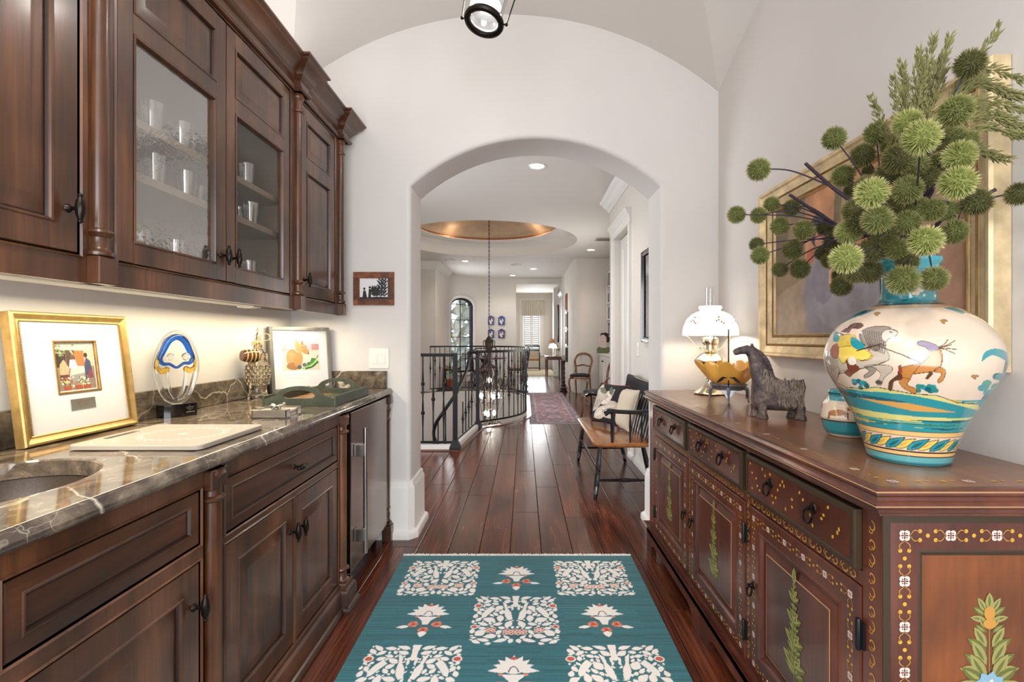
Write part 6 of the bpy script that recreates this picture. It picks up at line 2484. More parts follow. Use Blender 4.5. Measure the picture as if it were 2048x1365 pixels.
# shoulder swags
V_.poly([(250, 290), (330, 210), (440, 180), (560, 180), (470, 220), (380, 250), (300, 280)], TE)
for j in range(12):
    V_.ell(300 + j * 20, 262 - j * 7, 12, 9, TD)
V_.poly([(970, 190), (1010, 180), (1090, 215), (1080, 235), (1020, 210)], TE)
for x, y in ((560, 225), (965, 285), (1135, 620)):
    V_.poly([(x - 22, y - 6), (x, y - 14), (x + 22, y - 4), (x, y + 2), (x + 6, y + 12), (x - 6, y + 10)], '#b07a2a')
# horse
HG, HD = '#b9ab9a', '#4b4138'
V_.poly([(205, 540), (250, 480), (330, 500), (450, 520), (520, 470), (470, 400), (450, 360), (500, 320), (590, 310), (650, 325), (690, 345), (680, 375), (640, 390), (610, 420), (630, 470), (640, 520), (560, 560), (440, 590), (330, 610), (290, 640), (230, 620)], HG)
V_.poly([(455, 400), (450, 350), (510, 315), (600, 308), (650, 322), (610, 350), (620, 400), (600, 430), (560, 470), (500, 440)], '#8d8174')
for j in range(11):
    V_.line([(470 + j * 15, 330 + j * 2), (490 + j * 13, 390 + j * 4), (520 + j * 9, 450 + j * 4)], 5, HD)
V_.poly([(625, 330), (690, 345), (680, 372), (640, 388), (615, 410), (590, 370)], '#c8bcae')
V_.line([(640, 345), (660, 350)], 7, HD)
V_.poly([(520, 560), (640, 560), (660, 590), (610, 640), (590, 690), (560, 680), (590, 620), (560, 590), (500, 590)], HG)
V_.poly([(480, 570), (560, 580), (540, 620), (490, 650), (480, 632), (515, 600)], '#8f8475')
V_.poly([(215, 560), (300, 590), (290, 660), (270, 700), (330, 720), (360, 745), (320, 745), (250, 715), (235, 650)], HG)
V_.ell(575, 672, 22, 16, HD)
V_.ell(240, 545, 60, 75, '#a79a8a')
V_.line([(205, 480), (190, 560), (215, 650), (245, 720)], 6, HD)
V_.line([(250, 480), (330, 500), (450, 520)], 5, HD)
V_.line([(290, 640), (440, 595), (560, 560), (640, 525)], 5, HD)
V_.line([(450, 360), (470, 420), (520, 470)], 5, HD)
# rider
V_.poly([(290, 380), (400, 360), (430, 400), (450, 450), (540, 500), (500, 530), (400, 540), (330, 550), (290, 480)], '#d2b23e')
V_.poly([(290, 460), (430, 440), (530, 490), (480, 530), (380, 520), (330, 560)], '#e0c355')
V_.poly([(245, 350), (270, 340), (300, 380), (290, 410), (250, 405)], TE)
V_.poly([(390, 380), (430, 390), (480, 430), (480, 460), (430, 460), (390, 430)], TE)
V_.ell(402, 335, 34, 30, '#e3c2a4')
V_.poly([(350, 330), (380, 290), (440, 282), (470, 300), (440, 322), (390, 320), (370, 350)], '#5c3b36')
V_.poly([(300, 345), (350, 310), (365, 350), (330, 345)], '#5c3b36')
V_.line([(240, 322), (330, 362)], 8, BR_)
V_.line([(430, 470), (590, 425)], 8, BR_)
V_.line([(560, 430), (720, 490), (830, 540)], 7, BR_)
V_.poly([(360, 540), (420, 560), (450, 590), (400, 630), (380, 650), (340, 620), (370, 600)], '#7a3f2c')
V_.ell(400, 540, 30, 28, '#dbd6cc')
V_.poly([(250, 440), (290, 430), (300, 500), (270, 530), (230, 490)], '#a05c4e')
# stag
ST, SD = '#b97a3a', '#5a3a22'
V_.poly([(700, 580), (740, 560), (830, 540), (870, 500), (880, 450), (930, 440), (950, 500), (940, 560), (900, 590), (830, 600), (780, 610), (760, 650), (700, 640)], ST)
V_.poly([(810, 410), (850, 405), (920, 430), (930, 455), (880, 465), (850, 440), (815, 430)], '#8f8298')
V_.poly([(930, 560), (965, 580), (960, 630), (935, 660), (925, 645), (945, 600), (900, 590)], ST)
V_.poly([(880, 585), (900, 600), (870, 640), (852, 635)], SD)
V_.poly([(700, 640), (760, 640), (750, 680), (800, 700), (800, 730), (770, 725), (715, 690)], ST)
V_.poly([(700, 590), (720, 640), (670, 660), (655, 720), (635, 715), (645, 660), (690, 620)], SD)
V_.poly([(695, 560), (715, 550), (720, 600), (700, 610)], '#8a3f2c')
for dx, dy in ((100, -45), (80, -20), (110, 10), (60, -50), (95, 35)):
    V_.line([(925, 445), (925 + dx * .5, 445 + dy * .35), (925 + dx, 445 + dy)], 6, SD)
V_.line([(830, 540), (780, 610)], 4, SD)
V_.line([(740, 560), (830, 540), (872, 500)], 4, SD)
V_.line([(950, 500), (940, 560), (900, 590), (790, 608)], 4, SD)
# neck and rim
band(0.385, 0.394, '#caa987')
band(0.394, 0.398, BR_)
band(0.398, 0.484, '#2b7880')
for i in range(90):
    cv.ell(rv.uniform(0, Wn), rv.uniform(0.40, 0.48) / 0.512 * (Hn - 1), rv.uniform(6, 22), rv.uniform(1.5, 4), rv.choice((TE, TD, '#bcae94', '#2a7d86', '#cdb89c')), rv.uniform(-.1, .1))
band(0.484, 0.512, '#2f93a0')
th0 = math.atan2(-VY, -VX)          # direction of the camera
th = th0 + (np.arange(Wn) / (Wn - 1) - 0.5) * 2 * PI
T_, Z_ = np.meshgrid(th, zz)
R_ = np.repeat(rr[:, None], Wn, 1)
pos = np.stack([VX + R_ * np.cos(T_), VY + R_ * np.sin(T_), VZ + Z_], -1)
gridmesh('painted_body', pos, cv.a, 'majolica', va)
mb = MB()
mb.lathe_open([(0.072, 0.512), (0.067, 0.515), (0.06, 0.512), (0.055, 0.47), (0.054, 0.42)], (VX, VY, VZ), 32)
M['teal'] = P('teal_glaze', '#2f93a0', 0.1, coat=0.6)
mb.build('rim', 'teal', va)

# small jar half hidden behind it
ja = thing('small_majolica_jar', (1.03, 1.60, STOP), 'small glazed jar painted with an orange animal, half hidden behind the big vase', 'jar')
jz = np.linspace(0, 0.135, 60)
jr_ = np.interp(jz, [0, 0.004, 0.02, 0.06, 0.1, 0.12, 0.128, 0.135], [0.048, 0.052, 0.062, 0.072, 0.066, 0.05, 0.046, 0.05])
JW = 120
jc = np.empty((60, JW, 3))
jc[:] = S('#e0cdb6')
jc[4:22] = S('#2a8f9a')
jc[22:24] = S(BR_)
jc[50:] = S('#2f8f9a')
c2 = Canvas(1, 1, 1, '#e0cdb6')
c2.W, c2.H, c2.a = JW, 60, jc
for i in range(4):
    x = 12 + 30 * i
    c2.ell(x, 34, 8, 4, '#a8652d', 0.2)
    c2.poly([(x - 7, 34), (x - 4, 34), (x - 6, 25), (x - 8, 25)], '#7a4522')
    c2.poly([(x + 4, 36), (x + 8, 36), (x + 9, 26), (x + 7, 26)], '#7a4522')
    c2.ell(x + 10, 40, 3, 3, '#a8652d')
t2 = np.linspace(0, 2 * PI, JW)
T2, Z2 = np.meshgrid(t2, jz)
R2 = np.repeat(jr_[:, None], JW, 1)
gridmesh('painted_body', np.stack([1.03 + R2 * np.cos(T2), 1.60 + R2 * np.sin(T2), STOP + 0.0012 + Z2], -1), jc, 'majolica', ja)
mb = MB()
mb.lathe([(0.001, 0.137), (0.05, 0.137), (0.046, 0.146), (0.012, 0.15), (0.012, 0.158), (0.001, 0.162)], (1.03, 1.60, STOP + 0.0012), 20)
mb.build('lid', 'teal', ja)

# ---- oil lamp
ol = thing('oil_lamp', (1.043, 2.8, STOP), 'brass oil lamp with a lit white glass dome shade and tall clear chimney', 'lamp')
lc = (1.043, 2.8, STOP + 0.0012)
mb = MB()
mb.lathe([(0.001, 0), (0.086, 0), (0.09, 0.006), (0.084, 0.012), (0.074, 0.018), (0.066, 0.026), (0.05, 0.034), (0.036, 0.05), (0.024, 0.068), (0.02, 0.082), (0.024, 0.088), (0.02, 0.094), (0.026, 0.108), (0.048, 0.128), (0.072, 0.152), (0.086, 0.178), (0.09, 0.184), (0.086, 0.192), (0.08, 0.196), (0.066, 0.212), (0.048, 0.224), (0.03, 0.232), (0.001, 0.233)], lc, 32)
mb.build('brass_body', 'brass', ol)
mb = MB()
mb.lathe([(0.024, 0.232), (0.03, 0.24), (0.036, 0.244), (0.034, 0.272), (0.042, 0.278), (0.046, 0.29), (0.044, 0.31), (0.03, 0.318), (0.001, 0.32)], lc, 24)
bu = mb.build('burner', 'brass', ol)
mb = MB()
mb.tube([(lc[0] - 0.034, lc[1], lc[2] + 0.258), (lc[0] - 0.055, lc[1] - .01, lc[2] + 0.258)], 0.0025, 6)
mb.lathe([(0.001, -0.004), (0.009, -0.003), (0.009, 0.003), (0.001, 0.004)], (lc[0] - 0.058, lc[1] - .01, lc[2] + 0.258), 12, ((0, 1, 0), (0, 0, 1), (1, 0, 0)))
mb.build('wick_knob', 'brass', bu)
for a in (0.3, 2.4, 4.5):
    mb = MB()
    d_ = Vector((math.cos(a), math.sin(a), 0))
    c_ = Vector(lc)
    mb.tube(bez(c_ + d_ * 0.034 + Vector((0, 0, 0.244)), c_ + d_ * 0.08 + Vector((0, 0, 0.235)), c_ + d_ * 0.1 + Vector((0, 0, 0.3)), c_ + d_ * 0.142 + Vector((0, 0, 0.327)), 10), 0.003, 6)
    mb.build('shade_arm', 'brass', ol)
mb = MB()
mb.lathe_open([(0.148, 0.327), (0.15, 0.331), (0.1485, 0.355), (0.142, 0.385), (0.126, 0.42), (0.1, 0.445), (0.072, 0.46), (0.055, 0.464), (0.055, 0.472), (0.061, 0.477), (0.063, 0.484), (0.06, 0.492), (0.055, 0.492), (0.05, 0.47), (0.07, 0.455), (0.098, 0.44), (0.123, 0.416), (0.139, 0.383), (0.1455, 0.355), (0.147, 0.33)], lc, 40)
shd = mb.build('glass_shade', 'milk', ol, smooth=60)
mb = MB()
for i in range(6):
    a = i * PI / 3 + 0.5
    for j, (da, z, r_2, m_) in enumerate(((0, 0.41, .1325, 0), (.09, 0.40, .138, 1), (-.1, 0.405, .135, 1), (.02, 0.425, .1235, 1), (.16, 0.392, .142, 0))):
        t_ = a + da
        mb.k = m_
        rot = Matrix.Rotation(t_, 3, 'Z')
        mb.ball((lc[0] + r_2 * math.cos(t_), lc[1] + r_2 * math.sin(t_), lc[2] + z), (0.0016, 0.0055, 0.0045), 6, 4, rot)
mb.build('painted_flowers', ['orn_ochre', 'orn_leaf2'], shd)
mb = MB()
mb.lathe_open([(0.028, 0.318), (0.036, 0.36), (0.03, 0.42), (0.026, 0.46), (0.0255, 0.597), (0.0268, 0.6)], lc, 24)
mb.build('chimney', 'lglass', ol, smooth=60)

# ---- bride's basket
bk = thing('glass_basket_bowl', (0.99, 2.42, STOP), 'amber ruffled glass bowl in a silver footed stand with a tall leaf-trimmed handle', 'bowl')
kc = (0.99, 2.42, STOP + 0.0012)
mb = MB()
mb.lathe([(0.062, 0.062), (0.07, 0.066), (0.078, 0.082), (0.085, 0.086), (0.086, 0.092), (0.08, 0.095), (0.06, 0.092), (0.055, 0.07)], kc, 28)
sd_ = mb.build('stand_ring', 'silver', bk)
for i in range(4):
    a = math.atan2(-2.42, -0.99) + i * PI / 2
    d_ = Vector((math.cos(a), math.sin(a), 0))
    c_ = Vector(kc)
    mb = MB()
    mb.tube(bez(c_ + d_ * 0.07 + Vector((0, 0, 0.075)), c_ + d_ * 0.1 + Vector((0, 0, 0.06)), c_ + d_ * 0.075 + Vector((0, 0, 0.02)), c_ + d_ * 0.092 + Vector((0, 0, 0.004)), 8), [0.011, 0.010, 0.008, 0.006, 0.005, 0.0045, 0.004, 0.004, 0.005], 8)
    q_ = Vector((-d_.y, d_.x, 0))
    mb.fr = frame(c_ + d_ * 0.079, q_, (0, 0, 1), d_)
    mb.prism([(-.034, .066), (.034, .066), (.02, .05), (.008, .03), (0, .022), (-.008, .03), (-.02, .05)], -0.003, 0.003)
    mb.build('leg', 'silver', bk)
# bowl: ruffled
nA, nR = 72, 10
loops = []
for j in range(nR + 1):
    t_ = j / nR
    lp = []
    for i in range(nA):
        a = 2 * PI * i / nA
        rf = t_ ** 2.2
        r_2 = 0.048 + 0.085 * t_ ** .8 + 0.013 * rf * math.cos(9 * a) + 0.009 * rf * math.cos(4 * a + 1)
        z_ = 0.088 + 0.094 * t_ ** 1.6 + 0.012 * rf * math.sin(9 * a + 0.6) + 0.011 * rf * math.sin(2 * a + 0.5) + 0.006 * rf * math.sin(5 * a)
        lp.append((kc[0] + r_2 * math.cos(a), kc[1] + r_2 * math.sin(a), kc[2] + z_))
    loops.append(lp)
inner = [[(kc[0] + (x - kc[0]) * 0.965, kc[1] + (y - kc[1]) * 0.965, z + 0.003) for x, y, z in lp] for lp in loops[::-1]]
mb = MB()
mb.strip(loops + inner, True, True, True)
mb.build('glass_bowl', 'yellowg', bk, smooth=60)
hd_ = Vector((0.99, 2.42, 0)).normalized()
mb = MB()
for sg in (-1, 1):
    p = [Vector(kc) + hd_ * (sg * 0.085) + Vector((0, 0, 0.085)), Vector(kc) + hd_ * (sg * 0.10) + Vector((0, 0, 0.2)), Vector(kc) + hd_ * (sg * 0.075) + Vector((0, 0, 0.31)), Vector(kc) + Vector((0, 0, 0.352))]
    mb.tube(catmull(p, 6), 0.0032, 6)
mb.build('handle', 'iron', bk)
for sg in (-1, 1):
    mb = MB()
    q_ = Vector((-hd_.y, hd_.x, 0)) * sg
    b_ = Vector(kc) - hd_ * 0.0945 + Vector((0, 0, 0.13))
    tip = b_ + q_ * 0.052 + Vector((0, 0, -0.024)) - hd_ * 0.034
    mb.tube([tuple(b_), tuple(b_ + q_ * 0.018 - hd_ * 0.02 + Vector((0, 0, -0.004)))], 0.002, 6)
    st0 = b_ + q_ * 0.016 - hd_ * 0.02
    mb.fr = frame(st0, (tip - st0).normalized(), Vector((0, 0, 1)), -hd_)
    mb.prism([(0, 0), (.008, .007), (.016, .009), (.026, .008), (.038, .004), (.046, 0), (.038, -.005), (.026, -.008), (.014, -.008), (.006, -.005)], -0.001, 0.001)
    mb.build('handle_leaf', 'iron', bk)

# ---- clay horse
ho = thing('clay_horse', (0.985, 1.955, STOP), 'dark rough glazed clay horse sculpture with four stubby legs standing between bowl and vase', 'sculpture')
hc = Vector((0.985, 1.955, STOP + 0.0012))
fh = frame(hc, (0.90, -0.22, 0), (0.24, 0.97, 0), (0, 0, 1))      # u along the body (tail at +), v across
def slab_loops(st, flat=0.55):
    lps = []
    for u, z0_, z1_, hw_ in st:
        lp = []
        for i in range(14):
            a = 2 * PI * i / 14
            ca, sa = math.cos(a), math.sin(a)
            lp.append((u, hw_ * math.copysign(abs(ca) ** flat, ca), (z0_ + z1_) / 2 + (z1_ - z0_) / 2 * math.copysign(abs(sa) ** flat, sa)))
        lps.append(lp)
    return lps
mb = MB(fh)
mb.strip(slab_loops([(-0.093, 0.05, 0.12, 0.022), (-0.088, 0.036, 0.17, 0.034), (-0.06, 0.032, 0.19, 0.042), (-0.03, 0.03, 0.178, 0.044), (0.0, 0.03, 0.158, 0.045), (0.035, 0.03, 0.145, 0.045), (0.07, 0.032, 0.148, 0.044), (0.09, 0.036, 0.148, 0.038), (0.097, 0.05, 0.13, 0.026)]), True, True, True)
# neck and head as one continuous clay form
nk = [((-0.045, 0, 0.14), 0.048, 0.040), ((-0.066, 0, 0.19), 0.038, 0.034), ((-0.08, 0, 0.225), 0.029, 0.029), ((-0.094, 0, 0.252), 0.023, 0.024), ((-0.115, 0, 0.266), 0.019, 0.02), ((-0.14, 0, 0.262), 0.0145, 0.017), ((-0.158, 0, 0.256), 0.013, 0.017), ((-0.166, 0, 0.252), 0.009, 0.012)]
lps = []
for i, (c_, ra, rb) in enumerate(nk):
    d_ = Vector(nk[min(i + 1, len(nk) - 1)][0]) - Vector(nk[max(i - 1, 0)][0])
    d_.normalize()
    up_ = Vector((0, 1, 0)).cross(d_)
    lps.append([tuple(Vector(c_) + up_ * ra * math.cos(2 * PI * k / 12) + Vector((0, 1, 0)) * rb * math.sin(2 * PI * k / 12)) for k in range(12)])
mb.strip(lps, True, True, True)
for sg in (-1, 1):
    mb.lathe([(0.008, 0.0), (0.007, 0.012), (0.001, 0.03)], (-0.094, sg * 0.014, 0.262), 8)
mb.build('body', 'horse', ho, smooth=60)
for u_ in (-0.07, 0.075):
    for v_ in (-0.028, 0.028):
        mb = MB(fh)
        mb.lathe([(0.024, 0.001), (0.022, 0.006), (0.017, 0.022), (0.019, 0.045), (0.012, 0.06)], (u_ + (0.012 if v_ < 0 else -0.005), v_, 0), 10)
        mb.build('leg', 'horse', ho)
mb = MB(fh)
g = random.Random(8)
for i in range(620):
    t_ = g.random()
    u_ = -0.07 + 0.165 * t_
    zt_ = 0.192 if u_ < -0.045 else (0.178 if u_ < -0.02 else 0.15)
    z_ = g.uniform(0.055, zt_ - 0.004)
    if z_ < 0.10 - 0.7 * (u_ + 0.01) and u_ < 0.0: continue
    sg = -1 if g.random() < 0.85 else 1
    hw_ = 0.0445
    if u_ < -0.05: hw_ = 0.041
    if z_ > 0.13: hw_ *= 0.94
    mb.tube([(u_, sg * hw_ * 0.97, z_ + 0.008), (u_ + g.uniform(-.002, .003), sg * (hw_ + 0.0035), z_ - 0.004), (u_ + g.uniform(-.002, .004), sg * (hw_ + 0.001), z_ - 0.014)], [0.0012, 0.0018, 0.0006], 4)
mb.build('shaggy_coat', 'horsec', ho, smooth=60, kind='stuff')
mb = MB(fh)
for i in range(26):
    t_ = i / 25
    p = Vector((-0.088, 0, 0.272)).lerp(Vector((-0.012, 0, 0.168)), t_) + Vector((0.012 * math.sin(PI * t_), 0, 0.012 * math.sin(PI * t_)))
    mb.tube([tuple(p + Vector((-.008, 0, -.008))), tuple(p + Vector((.003, g.uniform(-.004, .004), .003))), tuple(p + Vector((.006, g.uniform(-.008, .008), -.006)))], [0.005, 0.004, 0.001], 5)
mb.build('mane', 'horse', ho)
mb = MB(fh)
mb.tube([(0.088, 0, 0.14), (0.1, 0, 0.146), (0.108, 0, 0.12), (0.104, 0, 0.08)], [0.008, 0.009, 0.007, 0.003], 8)
mb.build('tail', 'horse', ho)

# ---- framed oil painting on the right wall
op = thing('gilt_framed_painting', (XR, 1.88, 1.165), 'large gilt framed oil painting of a figure in a grey dress, behind the green branches', 'painting')
fP = frame((XR - 0.002, 2.505, 1.165), (0, -1, 0), (0, 0, 1), (-1, 0, 0))
PW_, PH_ = 1.25, 0.80
mb = MB(fP)
mb.rings(0, PW_, 0, PH_, [(0, 0), (0, 0.045), (0.006, 0.052), (0.016, 0.05), (0.022, 0.042), (0.05, 0.034), (0.056, 0.037), (0.062, 0.034), (0.09, 0.024), (0.094, 0.027), (0.104, 0.024), (0.106, 0.012)], cap=False)
f_ = mb.build('frame', 'goldp', op, smooth=25)
mb = MB(fP)
mb.rings(0.0515, PW_ - 0.0515, 0.0515, PH_ - 0.0515, [(0, 0.0345), (0.005, 0.0385), (0.0105, 0.0345)], cap=False)
mb.rings(0.091, PW_ - 0.091, 0.091, PH_ - 0.091, [(0, 0.0245), (0.004, 0.0285), (0.0125, 0.0245)], cap=False)
mb.build('gilt_bead', 'goldd', f_, smooth=25)
iw, ih = PW_ - 0.21, PH_ - 0.21
cv = Canvas(iw, ih, 190, '#c98f63')
k = lambda x, y: (x * iw, y * ih)
cv.poly([k(0, 0), k(1, 0), k(1, .5), k(.55, .45), k(0, .4)], '#a08a72')
cv.poly([k(0, .3), k(.24, .42), k(.24, 1), k(0, 1)], '#8a7458')
cv.poly([k(.0, .5), k(.12, .5), k(.1, 1), k(0, 1)], '#6a5a44')
cv.poly([k(.42, .5), k(.56, .5), k(.54, 1), k(.44, 1)], '#7d6b4c')
cv.poly([k(.47, .5), k(.5, .5), k(.5, 1), k(.48, 1)], '#9c8a66')
cv.poly([k(.26, .02), k(.22, .3), k(.27, .5), k(.34, .62), k(.5, .56), k(.62, .48), k(.74, .3), k(.7, .12), k(.55, .03), k(.38, 0)], '#8d8790')
cv.ell(*k(.5, .22), .2 * iw, .2 * ih, '#979199')
cv.ell(*k(.36, .36), .07 * iw, .16 * ih, '#847d88', .3)
cv.ell(*k(.33, .72), .055 * iw, .12 * ih, '#3a3b42', .2)
cv.ell(*k(.345, .66), .035 * iw, .07 * ih, '#c98a6c')
cv.poly([k(.40, .3), k(.43, .3), k(.45, .52), k(.41, .55)], '#d8a888')
cv.poly([k(.24, .52), k(.3, .5), k(.31, .62), k(.26, .6)], '#c0663f')
cv.poly([k(.75, 0), k(1, 0), k(1, 1), k(.8, 1)], '#b98e74')
cv.mottled(.22, 12, 6)
cv.mottled(.12, 40, 7)
flatgrid('canvas', cv, (fP[0] + fP[1] * 0.105 + fP[2] * 0.105 + fP[3] * 0.014, fP[1], fP[2], fP[3]), iw, ih, 'oil', op)

# ------------------------------------------------------------------ branches with burr balls in the vase
BALLS = {1: (0.637, 1.357, 1.71, 0.034), 2: (0.688, 1.62, 1.652, 0.0316), 3: (0.76, 1.62, 1.65, 0.0294), 4: (0.765, 1.62, 1.52, 0.0324), 5: (0.763, 1.64, 1.56, 0.0262), 6: (0.829, 1.62, 1.615, 0.0327), 7: (0.802, 1.62, 1.686, 0.0279), 8: (0.867, 1.62, 1.674, 0.0307), 9: (0.83, 1.547, 1.525, 0.034), 10: (0.829, 1.62, 1.475, 0.0278), 11: (0.859, 1.555, 1.468, 0.034), 12: (0.842, 1.506, 1.578, 0.034), 13: (0.839, 1.352, 1.792, 0.034), 14: (0.907, 1.422, 1.714, 0.034), 15: (0.949, 1.349, 1.804, 0.034), 16: (0.926, 1.367, 1.752, 0.0348), 17: (0.975, 1.62, 1.61, 0.0301), 18: (0.968, 1.62, 1.527, 0.0271), 19: (0.803, 1.237, 1.515, 0.034), 20: (0.677, 1.052, 1.419, 0.034), 21: (0.945, 1.49, 1.407, 0.034), 22: (0.712, 1.024, 1.549, 0.034), 23: (0.785, 1.112, 1.515, 0.034), 24: (0.871, 1.135, 1.739, 0.034), 25: (0.779, 0.98, 1.645, 0.0359), 26: (0.833, 1.114, 1.651, 0.0356), 27: (0.862, 0.998, 1.705, 0.034), 28: (0.997, 1.119, 1.866, 0.034), 29: (0.916, 1.052, 1.635, 0.034), 30: (0.849, 0.98, 1.556, 0.035), 31: (1.054, 1.165, 1.569, 0.0352), 32: (1.13, 1.142, 1.581, 0.029), 33: (0.858, 1.12, 1.584, 0.0341), 34: (0.873, 1.14, 1.515, 0.0302), 35: (0.825, 1.027, 1.451, 0.034), 36: (1.031, 1.2, 1.507, 0.0334), 37: (0.866, 1.16, 1.458, 0.0289), 38: (0.84, 1.2, 1.465, 0.035), 39: (0.858, 1.24, 1.416, 0.0315), 40: (0.834, 1.1, 1.379, 0.0357), 41: (0.95, 1.16, 1.389, 0.0325), 42: (0.906, 1.12, 1.612, 0.0254), 43: (1.014, 1.18, 1.725, 0.0289), 44: (0.99, 1.56, 1.449, 0.0316), 45: (1.02, 1.56, 1.715, 0.024), 46: (1.07, 1.556, 1.772, 0.02), 47: (0.853, 1.17, 1.637, 0.0325), 48: (0.943, 1.14, 1.65, 0.0263), 49: (0.876, 1.12, 1.639, 0.0297), 50: (0.791, 1.2, 1.559, 0.0294), 51: (0.793, 1.16, 1.605, 0.0272), 52: (0.938, 1.15, 1.546, 0.0302), 53: (0.912, 1.16, 1.553, 0.029), 54: (0.86, 1.18, 1.561, 0.0327), 55: (1.017, 1.2, 1.558, 0.0275), 56: (0.805, 1.2, 1.531, 0.033), 57: (0.843, 1.17, 1.493, 0.0325), 58: (0.889, 1.16, 1.429, 0.0274), 59: (0.927, 1.5, 1.54, 0.0311), 60: (0.918, 1.5, 1.485, 0.0278), 61: (0.829, 1.25, 1.415, 0.0305), 62: (1.02, 1.15, 1.704, 0.0261), 63: (0.961, 1.15, 1.739, 0.0299), 64: (1.09, 1.487, 1.827, 0.0329)}
TONE = {'bright': (19, 22, 25, 30, 35, 24, 29, 20), 'deep': (5, 8, 10, 11, 16, 17, 18, 21, 26, 31, 32, 38, 39, 44, 45, 46, 42, 9, 28, 47, 50, 51, 54, 56, 57, 58, 59, 60, 61)}
MOUTH = Vector((VX, VY, VZ + 0.44))


def burr_mesh(seed):
    g = random.Random(seed)
    mb = MB()
    mb.ball((0, 0, 0), 0.70, 10, 7)
    n_ = 620
    for i in range(n_):
        z = 1 - 2 * (i + 0.5) / n_
        a = i * 2.39996 + g.uniform(-.1, .1)
        s_ = math.sqrt(1 - z * z)
        d = Vector((s_ * math.cos(a), s_ * math.sin(a), z))
        t1 = d.orthogonal().normalized()
        t2 = d.cross(t1)
        tip = d * g.uniform(0.93, 1.08) + t1 * g.uniform(-.13, .13) + t2 * g.uniform(-.13, .13)
        b = d * 0.62
        w_ = 0.042
        ix = [mb.pt(*(b + t1 * w_)), mb.pt(*(b - t1 * w_ * .5 + t2 * w_ * .87)), mb.pt(*(b - t1 * w_ * .5 - t2 * w_ * .87)), mb.pt(*tip)]
        mb.face(ix[0], ix[1], ix[3]); mb.face(ix[1], ix[2], ix[3]); mb.face(ix[2], ix[0], ix[3])
    return mb


bm_ = {}
for nm in ('bright', 'mid', 'deep'):
    o_ = burr_mesh(len(nm)).build('burr_ball', 'burr_' + nm, smooth=0, recalc=False, origin=(0, 0, 0))
    bm_[nm] = o_.data
    bpy.data.objects.remove(o_)
gb = random.Random(21)


def branch(label, ids, hub, cut=None):
    root = thing('burr_branch', tuple(MOUTH), label, 'branch', 'burr branches in the majolica vase')
    mb = MB()
    hub = Vector(hub)
    top = Vector((MOUTH.x + (hub.x - MOUTH.x) * .12, MOUTH.y + (hub.y - MOUTH.y) * .12, VZ + 0.52))
    base = Vector((MOUTH.x - (hub.x - MOUTH.x) * .08, MOUTH.y - (hub.y - MOUTH.y) * .08, VZ + 0.36))
    pts = [tuple(base), tuple(MOUTH), tuple(top), tuple(top.lerp(hub, .55) + Vector((0, 0, .02))), tuple(hub)]
    if cut: pts.append(cut)
    p_ = catmull(pts, 5)
    mb.tube(p_, [0.0062 - 0.002 * i / len(p_) for i in range(len(p_))], 7)
    mb.build('stem', 'stem', root)
    for i in ids:
        x, y, z, r = BALLS[i]
        c = Vector((x, y, z))
        s0 = Vector(p_[int(len(p_) * (0.55 if (c - hub).length > 0.25 else 0.8))])
        mid = s0.lerp(c, .5) + Vector((gb.uniform(-.012, .012), gb.uniform(-.012, .012), gb.uniform(.005, .03)))
        tw = MB()
        q_ = catmull([tuple(s0), tuple(mid), tuple(c)], 6)
        tw.tube(q_, [0.0026 - 0.0011 * j / len(q_) for j in range(len(q_))], 5)
        tw.build('twig', 'stem', root)
        nm = 'bright' if i in TONE['bright'] else ('deep' if i in TONE['deep'] else 'mid')
        b = bpy.data.objects.new('burr_ball', bm_[nm])
        COL.objects.link(b)
        b.parent = root
        b.location = c - MOUTH
        b.rotation_euler = (gb.uniform(0, 6), gb.uniform(0, 6), gb.uniform(0, 6))
        b.scale = (r, r, r)


branch('burr branch ending in a cut stub, its lone ball floating highest at the far left', [1], (0.835, 1.36, 1.665), (0.757, 1.345, 1.722))
branch('burr branch reaching lowest left across the gilt frame, with pairs of hanging balls', [4, 5, 6, 9, 10, 11], (0.95, 1.47, 1.56))
branch('burr branch ending in a thick diagonal stub, its small balls farthest left', [2, 3, 7, 8, 12], (0.91, 1.46, 1.585), (0.765, 1.44, 1.665))
branch('burr branch carrying three balls along the upper left edge of the painting', [13, 14, 15, 16, 45, 46], (0.95, 1.37, 1.64))
branch('burr branch whose balls hang in a vertical column left of the vase neck', [17, 18, 19, 20, 21, 44, 59, 60, 61], (0.90, 1.33, 1.53))
branch('burr branch with the balls massed at the middle, just above the vase rim', [22, 23, 33, 37, 38, 39, 50, 51, 54, 56, 57], (0.92, 1.24, 1.57))
branch('burr branch with the topmost ball, rising among the grass plumes', [24, 26, 27, 28, 43, 47, 63, 64], (0.95, 1.2, 1.68))
branch('burr branch with the biggest pale ball, upper centre of the bunch', [25, 29, 30, 42, 48, 49, 53, 52], (0.95, 1.16, 1.6))
branch('burr branch bending right with one lone ball beyond the painting', [31, 32, 36, 34, 55, 62], (1.06, 1.21, 1.57), (1.105, 1.17, 1.60))
branch('burr branch with low balls resting in front of the vase neck', [35, 40, 41, 58], (0.95, 1.18, 1.485))

